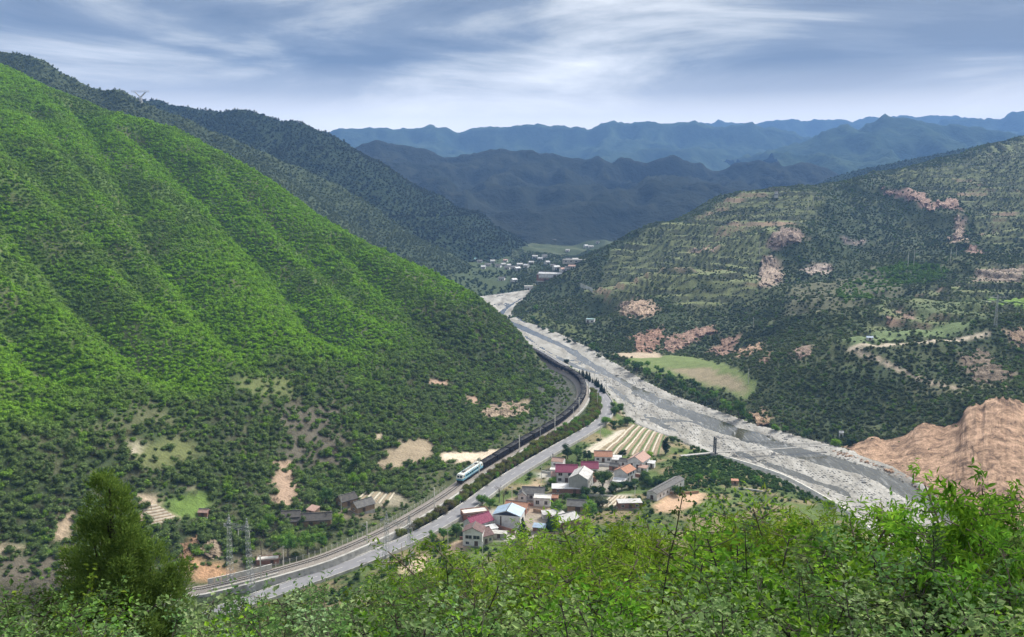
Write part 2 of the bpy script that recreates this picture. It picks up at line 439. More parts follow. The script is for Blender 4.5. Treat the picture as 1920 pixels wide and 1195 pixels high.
for i_, (px_, w_, dp_) in enumerate(GUL):
    pl_ = catmull([ground(u, v) for u, v in px_], 5)[:, :2]; d_, arc_, sd_, ix_ = dist_poly(GX + (fbm(GX / 28, GY / 28, 2, 70 + i_) - 0.5) * 9, GY, pl_)
    q_ = d_ / (w_ * (0.85 + 0.5 * fbm(arc_ / 60, 0 * arc_, 2, 80 + i_))); L_ = arc_.max()
    carve = np.maximum(carve, 1.15 * dp_ * (0.7 + 0.6 * fbm(arc_ / 90, 0 * arc_, 2, 90 + i_)) * (0.6 * np.exp(-q_ * 1.2) + 0.5 * np.exp(-q_ * q_ * 0.6)) * sstep(L_ + 1, L_ - 60, arc_) * sstep(-1, 25, arc_))
H -= np.where(left_zone, carve, 0) * sstep(12, 40, dl_rail)
H += np.where(left_zone, upm * (fbm(GX / 40, GY / 40, 4, 2) - 0.5) * 6, 0)
right_zone = (side_road > 0) & (GY > 380) & ~inbed & (GX > 0) & (d_out > 4)
dR = dist_poly(GX, GY, bankR)[0]
right_zone = right_zone & (dist_poly(GX, GY, bankL)[0] > dR) & (GX > -10)
rz_ = np.where(right_zone, sstep(10, 120, dR), 0)
H += rz_ * (((1 - np.abs(fbm(GX / 120 + GY / 260, GY / 150, 4, 14) - 0.5) * 4) - 0.3) * 11 * sstep(40, 160, dR) + (fbm(GX / 70, GY / 70, 4, 4) - 0.5) * 13 + (fbm(GX / 22, GY / 22, 3, 6) - 0.5) * 4)
# terraces on the right hill
def region_weight(poly, soft=10):
    m = inpoly(GX, GY, poly); d = dist_poly(GX, GY, poly + [poly[0]])[0]
    return np.where(m, sstep(0, soft, d), 0)
terr_poly = [aty(1080, 545, 950)[:2], aty(1150, 470, 1140)[:2], aty(1290, 405, 1180)[:2], aty(1450, 360, 1260)[:2], aty(1560, 385, 1190)[:2], aty(1470, 440, 1020)[:2], aty(1430, 500, 940)[:2], aty(1430, 560, 850)[:2], aty(1300, 585, 815)[:2], aty(1160, 560, 880)[:2]]
terr_poly2 = [aty(1640, 350, 1330)[:2], aty(1930, 265, 1500)[:2], aty(2050, 380, 1250)[:2], aty(1930, 470, 1000)[:2], aty(1835, 470, 1010)[:2], aty(1815, 390, 1150)[:2]]
terr_poly3 = [aty(1600, 640, 600)[:2], aty(1650, 560, 760)[:2], aty(1850, 500, 880)[:2], aty(2000, 520, 860)[:2], aty(2000, 600, 640)[:2], aty(1840, 630, 606)[:2]]
TERW = np.clip(region_weight(terr_poly) + region_weight(terr_poly2) * 0.9 + region_weight(terr_poly3) * 0.8, 0, 1)
STEP = 6.0
def terr(h, step, sharp=0.24):
    q = h / step; f = q - np.floor(q); return step * (np.floor(q) + sstep(0.5 - sharp / 2, 0.5 + sharp / 2, f))
Hw = H + (fbm(GX / 90, GY / 90, 2, 9) - 0.5) * 6
TERF = (Hw / STEP) % 1.0
H = H + TERW * (terr(Hw, STEP) - Hw)
# earthworks: rail and road benches, river bed
def bench(H, d, z, half, soft): return H + (z - H) * sstep(half + soft, half, d)
H += np.where((d_out > 3) & (GY < 1300), (fbm(GX / 12, GY / 12, 3, 8) - 0.5) * 1.6 * sstep(5, 25, d_out), 0)
H = bench(H, dl_rail, RAILZ - 1.25, 6.2, 5)
H = bench(H, dl_road, ROADZ - 0.7, 5.6, 3.6)
H = np.where(inbed, -2.0, np.where(d_out < 7, -0.6 + (np.minimum(H, 40) + 0.6) * sstep(0, 7, d_out), H))
CT_px = [(1570, 842, 463), (1600, 836, 458), (1635, 822, 455), (1660, 826, 456), (1700, 815, 456), (1730, 797, 452), (1772, 800, 450), (1800, 790, 448), (1812, 770, 447), (1840, 757, 446), (1870, 748, 446), (1900, 750, 447), (1925, 760, 448), (1980, 770, 448), (2060, 790, 448)]
CB_px = [(1570, 846), (1590, 853), (1620, 862), (1650, 874), (1680, 886), (1710, 900), (1735, 917), (1770, 940), (1800, 955), (1830, 970), (1860, 985), (1900, 1000), (1940, 1015), (1990, 1030), (2060, 1050)]
CTw = [aty(*p) for p in CT_px]; CBw = [atz(u, v, 0.2) for u, v in CB_px]
cpoly = [p[:2] for p in CBw] + [p[:2] for p in CTw][::-1]
cm = inpoly(GX, GY, cpoly); dB = dist_poly(GX, GY, CBw)[0]; dT, _, _, iT = dist_poly(GX, GY, CTw)
zt = np.interp(iT, np.arange(len(CTw)), [p[2] for p in CTw]); zc_ = 0.2 + (zt - 0.2) * dB / (dB + dT + 1e-6)
H = np.where(cm, np.minimum(H, zc_ - 6), H)
H = np.where(~cm & (dT < 30) & (GY > 440) & (GX > 150), zt + (H - zt) * sstep(0, 30, dT), H)
# keep the whole frame of view onto the village and rail free of the near slope
def gpoly(px): return [tuple(ground(u, v)[:2]) for u, v in px]
def visible(x, y, z, tol=6.0, lift=2.0):
    """rough visibility from the camera over the height grid"""
    vis = np.ones(len(x), bool)
    for f in np.linspace(0.08, 0.985, 90):
        h = hgt(x * f, y * f); vis &= (CAMZ + (z + lift - CAMZ) * f) > h - tol * (1.0 if f < 0.9 else 1.6)
    return vis
def in_view(x, y, z, m=160):
    u, v, d = project(np.stack([x, y, z], -1)); return (u > -m) & (u < 1920 + m) & (v < 1195 + m) & (v > -m) & (y > 1)

# ------------------------------------------------------------------ surface colours (real colours of soil, grass, gravel)
SOIL = np.array([0.30, 0.215, 0.145]); ORANGE = np.array([0.46, 0.265, 0.15]); PINKISH = np.array([0.40, 0.27, 0.20])
GRASS = np.array([0.105, 0.15, 0.045]); DGRASS = np.array([0.048, 0.068, 0.030]); TAN = np.array([0.44, 0.35, 0.25]); GREYG = np.array([0.10, 0.10, 0.095])
COLR = np.zeros(GX.shape + (3,)); VEG = np.ones(GX.shape)            # colour and how much shrub cover
nz = fbm(GX / 30, GY / 30, 4, 20); nz2 = fbm(GX / 9, GY / 9, 3, 22)
COLR[:] = DGRASS
def lay(mask, col, veg=None):
    global COLR, VEG
    m = np.clip(mask, 0, 1)[..., None]; COLR = COLR * (1 - m) + np.array(col) * m
    if veg is not None: VEG = VEG * (1 - m[..., 0]) + veg * m[..., 0]
lay(np.where(left_zone, upm, 0), (0.085, 0.14, 0.030))
lay(np.where(left_zone, sstep(0.5, 0.7, nz2) * 0.5, 0), (0.13, 0.12, 0.075))
lay(np.where(right_zone, 1.0, 0), (0.060, 0.082, 0.040))
lay(np.where(right_zone, sstep(0.45, 0.65, nz), 0) * 0.8, (0.088, 0.105, 0.050))
lay(TERW * (1 - sstep(0.14, 0.24, np.abs(TERF - 0.5))) , (0.06, 0.07, 0.04))
lay(TERW * sstep(0.20, 0.30, np.abs(TERF - 0.5)), (0.16, 0.185, 0.085), 0.16)
lay(TERW * 0.8 * sstep(0.66, 0.80, fbm(GX / 60, GY / 40, 2, 31)) * sstep(0.3, 0.1, np.abs(TERF - 0.5)), (0.34, 0.245, 0.17), 0.12)
flat = (side_road > 0) & ~inbed & (dist_poly(GX, GY, bankL)[0] < 260) & (GY < 700) & (GY > 260) & ~right_zone
lay(flat * (0.55 + 0.45 * sstep(0.4, 0.6, nz)), GRASS, 0.65)
lay(flat * sstep(0.56, 0.66, nz2) * 0.6, SOIL)
lay(((GY > 1030) & (GX > -330) & (GX < 330) & (H < 60) & ~right_zone & ~left_zone) * 0.8, (0.065, 0.09, 0.04))
strip = sstep(34, 14, dl_rail) * (GY < 640) * (side_rail < 0)
lay(strip * (0.4 + 0.5 * sstep(0.4, 0.6, nz2)), (0.10, 0.11, 0.055), 0.4)
bank = sstep(9, 2, d_out) * (~inbed) * (GY > 300)
lay(bank * 0.6 * sstep(0.35, 0.55, nz2), (0.36, 0.34, 0.31))
PATCH = []
def patch(px, col, veg=0.0, soft=3.0, rag=3.0):
    """bare or cultivated ground with an outline of its own"""
    P = gpoly(px); m = inpoly(GX, GY, P); d = dist_poly(GX, GY, P + [P[0]])[0]
    sd = np.where(m, d, -d) + (nz2 - 0.5) * 2 * rag
    lay(sstep(-soft * 0.5, soft * 0.5, sd), col, veg); PATCH.append(P)
    return P
# ------------------------------------------------------------------ patches of bare or worked ground (photograph outlines laid on the terrain)
F_TAN, F_ORG, F_PNK = (0.47, 0.38, 0.28), (0.46, 0.28, 0.165), (0.40, 0.28, 0.21)
patch([(828, 850), (862, 845), (930, 842), (925, 856), (880, 868), (828, 868)], (0.60, 0.50, 0.39))
patch([(735, 842), (775, 825), (815, 828), (818, 850), (790, 868), (722, 885), (705, 868)], (0.30, 0.245, 0.17))
patch([(898, 778), (925, 757), (990, 752), (990, 775), (950, 785), (910, 788)], F_TAN)
patch([(1000, 715), (1030, 690), (1050, 690), (1076, 705), (1086, 722), (1085, 745), (1068, 765), (1030, 790), (985, 800), (1000, 760)], (0.080, 0.086, 0.070), 0.42, 4, 5)
patch([(808, 715), (838, 712), (835, 722), (812, 722)], F_PNK)
patch([(884, 745), (902, 745), (896, 757), (884, 757)], F_PNK)
patch([(704, 815), (726, 808), (722, 824), (706, 828)], F_TAN)
patch([(610, 795), (640, 795), (650, 830), (625, 830)], F_PNK)
patch([(520, 760), (625, 760), (660, 830), (650, 870), (560, 880), (520, 850)], (0.115, 0.105, 0.08), 0.45, 6, 6)
patch([(515, 870), (540, 865), (560, 900), (550, 955), (515, 950)], (0.36, 0.26, 0.19), 0.15)
patch([(445, 700), (520, 700), (560, 715), (545, 740), (480, 745), (440, 725)], (0.13, 0.155, 0.06), 0.25, 6, 4)
patch([(243, 838), (262, 834), (276, 848), (262, 858), (246, 848)], (0.52, 0.45, 0.36))
patch([(262, 836), (310, 826), (390, 838), (420, 850), (330, 880), (260, 870)], (0.14, 0.16, 0.065), 0.15, 5, 4)
patch([(262, 948), (292, 945), (340, 978), (268, 992)], (0.44, 0.35, 0.27), 0, 1.2, 0.5)
patch([(298, 945), (392, 916), (398, 960), (380, 975), (342, 977)], (0.13, 0.20, 0.05), 0, 1.2, 0.5)
patch([(352, 908), (392, 903), (390, 916), (350, 925)], F_TAN)
patch([(270, 935), (295, 934), (292, 946), (266, 948)], F_TAN)
patch([(340, 1030), (380, 998), (385, 1005), (370, 1045), (400, 1060), (420, 1050), (430, 1085), (375, 1085), (345, 1060)], F_ORG, 0.1, 3, 3)
patch([(0, 1025), (60, 1020), (62, 1038), (0, 1045)], F_TAN)
patch([(90, 1005), (135, 960), (150, 985), (130, 1025), (105, 1025)], (0.36, 0.28, 0.2), 0.1)
patch([(0, 1050), (120, 1030), (140, 1100), (0, 1130)], (0.12, 0.105, 0.08), 0.3)
patch([(120, 800), (330, 770), (330, 800), (150, 830)], (0.11, 0.12, 0.06), 0.5, 8, 6)
# village yards, terraces and field plots
patch([(1095, 852), (1180, 795), (1255, 815), (1258, 845), (1225, 858), (1150, 850)], (0.26, 0.215, 0.14), 0, 2, 1)
patch([(1090, 850), (1160, 808), (1170, 808), (1110, 850)], (0.55, 0.50, 0.40), 0, 1.5, 0.5)
patch([(985, 912), (1010, 898), (1022, 908), (1010, 918)], (0.40, 0.31, 0.21), 0, 2, 1)
patch([(935, 955), (960, 935), (1000, 930), (1040, 945), (1030, 965), (985, 968)], (0.42, 0.31, 0.23), 0, 2, 1)
patch([(1125, 945), (1150, 928), (1180, 930), (1160, 952)], (0.50, 0.46, 0.38), 0, 2, 1)
patch([(1225, 945), (1268, 924), (1315, 926), (1320, 940), (1290, 958), (1235, 962)], (0.50, 0.345, 0.23), 0, 2, 1.5)
patch([(842, 1020), (870, 1010), (880, 1028), (850, 1040)], (0.44, 0.33, 0.24), 0, 2, 1)
patch([(745, 1065), (775, 1048), (800, 1045), (795, 1070), (760, 1080)], (0.52, 0.40, 0.29), 0, 2, 1)
patch([(860, 975), (915, 955), (985, 965), (1000, 1010), (960, 1020), (880, 1000)], (0.42, 0.39, 0.36), 0, 3, 1)
patch([(1030, 880), (1120, 870), (1220, 865), (1200, 900), (1130, 930), (1040, 915)], (0.30, 0.275, 0.235), 0.1, 3, 2)
patch([(940, 960), (1060, 960), (1080, 985), (1000, 1000), (945, 990)], (0.30, 0.26, 0.21), 0.15, 3, 2)
patch([(1004, 888), (1018, 886), (1058, 905), (1050, 912)], (0.52, 0.50, 0.45), 0, 1, 0.3)
patch([(660, 935), (700, 922), (760, 925), (765, 945), (690, 955)], (0.27, 0.245, 0.18), 0.1, 2, 1.5)
patch([(550, 975), (640, 950), (700, 945), (700, 970), (560, 990)], (0.17, 0.145, 0.10), 0.25, 3, 3)
patch([(430, 1040), (520, 1030), (540, 1045), (520, 1062), (440, 1080)], (0.15, 0.13, 0.095), 0.3, 3, 3)
# right bank
patch([(1175, 672), (1290, 668), (1380, 690), (1420, 715), (1415, 745), (1390, 748), (1300, 718), (1180, 690)], (0.155, 0.20, 0.075), 0, 3, 2)
patch([(1250, 690), (1330, 690), (1400, 720), (1395, 740), (1300, 712)], (0.27, 0.23, 0.15), 0, 5, 4)
patch([(1150, 663), (1235, 660), (1240, 670), (1160, 674)], (0.44, 0.36, 0.27), 0, 3, 2)
patch([(960, 600), (1010, 580), (1080, 610), (1130, 640), (1060, 632), (1000, 608)], (0.10, 0.125, 0.05), 0.55, 6, 5)
CLIFFS = [  # outline, colour, roughness of relief
    ([(1160, 575), (1185, 562), (1232, 575), (1225, 590), (1200, 600), (1165, 588)], (0.50, 0.37, 0.27), 1.6),
    ([(1186, 625), (1240, 612), (1248, 635), (1225, 660), (1195, 660)], (0.36, 0.225, 0.165), 2.0),
    ([(1248, 632), (1300, 618), (1335, 610), (1345, 625), (1300, 640), (1262, 662), (1246, 655)], (0.36, 0.24, 0.185), 1.8),
    ([(1330, 660), (1352, 635), (1385, 628), (1380, 645), (1355, 672)], (0.35, 0.235, 0.18), 1.6),
    ([(1384, 655), (1432, 640), (1430, 656), (1400, 672), (1386, 672)], (0.48, 0.33, 0.225), 1.6),
    ([(1420, 680), (1440, 660), (1440, 680), (1422, 690)], (0.38, 0.26, 0.19), 1.4),
    ([(1487, 655), (1500, 648), (1530, 650), (1520, 668), (1498, 675), (1488, 668)], (0.36, 0.27, 0.22), 1.4),
    ([(1420, 525), (1432, 480), (1452, 475), (1462, 500), (1466, 525), (1445, 540), (1425, 538)], (0.42, 0.335, 0.265), 2.6),
    ([(1440, 455), (1470, 428), (1490, 430), (1515, 450), (1480, 465), (1445, 470)], (0.40, 0.31, 0.25), 2.2),
    ([(1506, 505), (1525, 492), (1560, 498), (1555, 515), (1510, 515)], (0.46, 0.38, 0.32), 1.8),
    ([(1582, 450), (1620, 452), (1618, 462), (1585, 458)], (0.42, 0.35, 0.30), 1.2),
    ([(1652, 352), (1680, 360), (1735, 365), (1745, 380), (1795, 375), (1802, 395), (1740, 393), (1715, 380), (1660, 366)], (0.38, 0.26, 0.205), 2.4),
    ([(1797, 395), (1808, 425), (1815, 455), (1778, 455), (1790, 430)], (0.42, 0.32, 0.245), 2.4),
    ([(1815, 460), (1845, 470), (1845, 478), (1816, 478)], (0.38, 0.26, 0.21), 1.2),
    ([(1408, 775), (1425, 768), (1448, 792), (1440, 810), (1412, 798)], (0.45, 0.315, 0.21), 1.6),
    ([(1830, 505), (1920, 500), (1920, 528), (1830, 528)], (0.36, 0.29, 0.225), 0.8),
    ([(1885, 620), (1920, 612), (1925, 650), (1900, 650)], (0.42, 0.31, 0.22), 1.4),
    ([(1800, 665), (1850, 655), (1900, 700), (1890, 730), (1820, 715)], (0.24, 0.19, 0.14), 1.0),
    ([(1660, 594), (1675, 592), (1676, 608), (1664, 608)], (0.40, 0.28, 0.20), 1.0),
    ([(1688, 585), (1718, 592), (1715, 598), (1690, 597)], (0.34, 0.25, 0.19), 0.8),
    ([(1290, 465), (1345, 465), (1345, 472), (1290, 474)], (0.42, 0.315, 0.235), 0.6),
    ([(898, 778), (925, 757), (990, 752), (990, 775), (950, 785), (910, 788)], (0.44, 0.345, 0.25), 1.5),
    ([(340, 1030), (380, 998), (385, 1005), (370, 1045), (350, 1060)], (0.46, 0.29, 0.18), 1.2),
    ([(374, 1020), (415, 1010), (420, 1045), (385, 1050)], (0.42, 0.33, 0.235), 1.5),
]
for px, c, r in CLIFFS: patch(px, tuple(0.75 * a for a in c), 0.22, 6, 7)
# green and pale plots on the right terraces
patch([(1560, 640), (1660, 620), (1800, 605), (1850, 600), (1800, 625), (1700, 640), (1600, 655)], (0.14, 0.19, 0.085), 0.12, 5, 3)
patch([(1850, 560), (1930, 556), (1930, 580), (1870, 574)], (0.16, 0.26, 0.05), 0.0, 3, 2)
patch([(1700, 575), (1850, 560), (1850, 590), (1720, 598)], (0.11, 0.14, 0.065), 0.35, 5, 4)
patch([(1480, 540), (1640, 500), (1700, 540), (1560, 590), (1460, 600)], (0.12, 0.125, 0.075), 0.35, 10, 8)
patch([(1680, 720), (1920, 715), (1920, 735), (1760, 745)], (0.13, 0.135, 0.075), 0.5, 6, 5)
# footpaths on the right hill
def track(px, w, col):
    P = np.array([ground(u, v) for u, v in px]); pl = catmull(P, 6)
    d = dist_poly(GX, GY, pl[:, :2])[0]; lay(sstep(w + 1.8, w * 0.4, d), col, 0.0); return pl
PATHS = [([(1594, 655), (1650, 650), (1700, 645), (1745, 642), (1790, 640), (1830, 632), (1850, 626)], 2.2, (0.50, 0.43, 0.34)),
         ([(1600, 658), (1640, 672), (1690, 695), (1740, 716), (1790, 728)], 1.6, (0.40, 0.33, 0.26))]
path_lines = [track(*p) for p in PATHS]

# ------------------------------------------------------------------ terrain meshes
def terrain_mat():
    m = bpy.data.materials.new('earth'); m.use_nodes = True; t = NT(m.node_tree); b = m.node_tree.nodes['Principled BSDF']
    b.inputs['Roughness'].default_value = 0.95; b.inputs['Specular IOR Level'].default_value = 0.1
    at = t.n('ShaderNodeAttribute', attribute_name='col'); tc = t.n('ShaderNodeTexCoord')
    n1 = t.n('ShaderNodeTexNoise', i_Scale=0.16, i_Detail=8.0, i_Roughness=0.7); t.l(tc, 'Object', n1, 'Vector')
    n2 = t.n('ShaderNodeTexNoise', i_Scale=0.9, i_Detail=4.0, i_Roughness=0.6); t.l(tc, 'Object', n2, 'Vector')
    v = t.math('ADD', t.math('MULTIPLY', n1.outputs[0], 1.2), t.math('MULTIPLY', n2.outputs[0], 0.7))
    hv = t.n('ShaderNodeHueSaturation'); t.l(at, 'Color', hv, 'Color'); t.t.links.new(t.math('ADD', v, 0.05), hv.inputs['Value'])
    t.l(hv, 0, b, 'Base Color')
    bp = t.n('ShaderNodeBump', i_Strength=0.8, i_Distance=0.8); t.l(n2, 0, bp, 'Height'); t.l(bp, 0, b, 'Normal')
    MAT['earth'] = m; return m
terrain_mat()
ny_, nx_ = GX.shape
GI = np.arange(ny_ * nx_).reshape(ny_, nx_)
GF = np.stack([GI[:-1, :-1], GI[:-1, 1:], GI[1:, 1:], GI[1:, :-1]], -1).reshape(-1, 4)
GV = np.stack([GX, GY, H], -1).reshape(-1, 3); GC = COLR.reshape(-1, 3)
fcx = GV[GF[:, 0], 0]; fcy = GV[GF[:, 0], 1]
zl = left_zone.ravel()[GF[:, 0]]; zr = right_zone.ravel()[GF[:, 0]]; near_ = (fcy < 262) & ~zl
def sub_terrain(name, sel, label):
    f = GF[sel]; u, inv = np.unique(f, return_inverse=True)
    o = link_mesh(name, np_mesh(name, GV[u], inv.reshape(-1, 4), True, GC[u]), MAT['earth'])
    return tag(o, label, 'hillside' if 'hill' in name or 'slope' in name else 'ground', None, 'structure')
sub_terrain('left_hillside', zl & ~near_, 'steep shrub-covered green hillside with gullies above the railway')
sub_terrain('right_hillside', zr & ~near_, 'terraced dark green hillside with bare earth scars across the river')
sub_terrain('near_slope', near_, 'overgrown slope falling away below the viewpoint')
sub_terrain('valley_floor', ~(zl | zr | near_), 'flat valley floor with fields and village plots between road and river')

# relief on the bare cliffs: each scar is a rough earth face set over the slope
def cliff_mesh(px, col, rel, name='earth_scar', label=None):
    us = [p[0] for p in px]; vs = [p[1] for p in px]; st = 1.6
    uu = np.arange(min(us) - 3, max(us) + 3, st); vv = np.arange(min(vs) - 3, max(vs) + 3, st)
    U, Vv = np.meshgrid(uu, vv); ins = inpoly(U, Vv, px); d = dist_poly(U, Vv, list(px) + [px[0]])[0]
    sd = np.where(ins, d, -d) + (fbm(U / 9, Vv / 7, 4, 41 + int(px[0][0]) % 17) - 0.58) * 26
    keep = sd > -1.5
    P = np.zeros(U.shape + (3,))
    for j in range(U.shape[0]):
        for i in range(U.shape[1]):
            if keep[j, i]: P[j, i] = ground(U[j, i], Vv[j, i], 200.0)
    dd = P - np.array([0, 0, CAMZ]); L = np.linalg.norm(dd, axis=-1, keepdims=True) + 1e-6
    rib = 1 - np.abs(fbm(U / 7 + Vv / 30, Vv / 11, 4, 43) - 0.5) * 3.2
    e = sstep(-1.5, 3.5, sd)
    off = (rel * (rib * 0.9 + fbm(U / 4, Vv / 4, 2, 47) * 0.8 + 0.25)) * e - 1.2 * (1 - e)
    # push out of the slope, horizontally towards the valley and a little upward
    P = P + off[..., None] * np.array([-0.45, -0.75, 0.5])
    n = U.shape; I = np.arange(n[0] * n[1]).reshape(n)
    F = np.stack([I[1:, :-1], I[1:, 1:], I[:-1, 1:], I[:-1, :-1]], -1).reshape(-1, 4)
    k = keep.ravel(); F = F[k[F].all(1)]
    if not len(F): return None
    # drop stretched faces
    Pf = P.reshape(-1, 3)[F]; ext = np.linalg.norm(Pf.max(1) - Pf.min(1), axis=1); F = F[ext < 30]
    if not len(F): return None
    q, inv = np.unique(F, return_inverse=True)
    me = np_mesh(name, P.reshape(-1, 3)[q], inv.reshape(-1, 4), False)
    return me
def mat_cliff(name, col):
    m = bpy.data.materials.new(name); m.use_nodes = True; t = NT(m.node_tree); b = m.node_tree.nodes['Principled BSDF']
    b.inputs['Roughness'].default_value = 0.95; b.inputs['Specular IOR Level'].default_value = 0.1
    tc = t.n('ShaderNodeTexCoord'); mp = t.n('ShaderNodeMapping'); mp.inputs['Scale'].default_value = (1, 1, 0.75); t.l(tc, 'Object', mp, 0)
    n1 = t.n('ShaderNodeTexNoise', i_Scale=0.16, i_Detail=11.0, i_Roughness=0.76, i_Distortion=0.4); t.l(mp, 0, n1, 'Vector')
    c = t.ramp(n1.outputs[0], [(0.40, tuple(x * 0.36 for x in col)), (0.47, tuple(x * 0.74 for x in col)), (0.525, col), (0.61, tuple(min(1, x * 1.35 + 0.03) for x in col))])
    t.t.links.new(c, b.inputs['Base Color'])
    n2 = t.n('ShaderNodeTexNoise', i_Scale=0.8, i_Detail=6.0, i_Roughness=0.7); t.l(mp, 0, n2, 'Vector')
    bp = t.n('ShaderNodeBump', i_Strength=1.0, i_Distance=2.2); t.l(n2, 0, bp, 'Height'); t.l(bp, 0, b, 'Normal')
    MAT[name] = m; return m
for i, (px, c, r) in enumerate(CLIFFS):
    me = cliff_mesh(px, c, r)
    if me: tag(link_mesh('earth_scar', me, mat_cliff('scar_%d' % i, c)), 'bare eroded earth scar on the hillside', None, None, 'structure')

# the big orange cliff at the river bend
def big_cliff():
    T = catmull(CTw, 18); B = catmull(CBw, 18)
    n = len(T); rows = 60; w = np.linspace(0, 1, rows)
    P = B[None] * (1 - w[:, None, None]) + T[None] * w[:, None, None]
    W, I = np.meshgrid(w, np.arange(n), indexing='ij')
    # steepen: move the foot of the face back so that it stands up over a talus
    bend = (W ** 0.62 - W) * 7.0
    s = I * 0.7; ht = (T[:, 2] - B[:, 2])[None]
    rib = np.abs(fbm(s / 9 + W * 0.6, W * 1.2, 4, 51) - 0.5) * 2
    gul = np.abs(fbm(s / 3.2, W * 0.9, 3, 57) - 0.5) * 2
    hm = W * np.clip(ht, 4, 40)                                   # metres up the face
    led = np.abs(((hm + (fbm(s / 14, hm / 14, 3, 61) - 0.5) * 9) / 5.5) % 1 - 0.5) * 2
    off = (fbm(s / 22, hm / 18, 4, 51) - 0.5) * 7 + (fbm(s / 5.0 + hm / 9, hm / 4.0, 3, 63) - 0.5) * 4.2 + (1 - gul) * 1.6 + (1 - np.abs(fbm(s / 4.5 + hm / 12, hm / 5.0, 4, 53) - 0.5) * 4) * 1.5 + led * 0.9 + (fbm(s / 1.4, hm / 1.4, 2, 55) - 0.5) * 1.3 - 2.2
    env = sstep(0, 0.10, W) * (1 - 0.75 * sstep(0.88, 1.0, W)); sc = np.clip(ht / 25, 0.12, 1)
    P[..., 0] += -0.45 * (off * env * sc); P[..., 1] += -0.85 * (off * env * sc)
    P[..., 2] += bend * sc + (fbm(s / 5, W * 0, 3, 59) - 0.5) * 2.5 * W * sc
    Pb = P[-1] + np.array([3.0, 7.0, -1.5]); P = np.concatenate([P, (P[-1] + np.array([1.2, 2.5, 0.2]))[None], Pb[None]], 0)
    Pf = P[0] + np.array([-1, -2, -1.5]); P = np.concatenate([Pf[None], P], 0)
    m = P.shape[0]; G = np.arange(m * n).reshape(m, n)
    F = np.stack([G[:-1, :-1], G[:-1, 1:], G[1:, 1:], G[1:, :-1]], -1).reshape(-1, 4)
    o = link_mesh('earth_cliff', np_mesh('earth_cliff', P.reshape(-1, 3), F, False), mat_cliff('cliff_orange', (0.54, 0.36, 0.245)))
    tag(o, 'tall bare orange earth cliff above the river bend', None, None, 'structure')
big_cliff()
# ================================================================== FAR RANGES (ridges with spurs, each at its own distance)
def range_mat(name, c1, c2, sc):
    m = bpy.data.materials.new(name); m.use_nodes = True; t = NT(m.node_tree); b = m.node_tree.nodes['Principled BSDF']
    b.inputs['Roughness'].default_value = 1.0; b.inputs['Specular IOR Level'].default_value = 0.0
    tc = t.n('ShaderNodeTexCoord')
    n1 = t.n('ShaderNodeTexNoise', i_Scale=sc, i_Detail=9.0, i_Roughness=0.7); t.l(tc, 'Object', n1, 'Vector')
    n3 = t.n('ShaderNodeTexNoise', i_Scale=sc * 9, i_Detail=3.0, i_Roughness=0.6); t.l(tc, 'Object', n3, 'Vector')
    f = t.math('ADD', t.math('MULTIPLY', n1.outputs[0], 0.7), t.math('MULTIPLY', n3.outputs[0], 0.35))
    t.t.links.new(t.ramp(f, [(0.36, c1), (0.66, c2)]), b.inputs['Base Color'])
    bp = t.n('ShaderNodeBump', i_Strength=1.0, i_Distance=16.0); t.t.links.new(f, bp.inputs['Height']); t.l(bp, 0, b, 'Normal')
    MAT[name] = m; return m
RANGE_PTS = {}
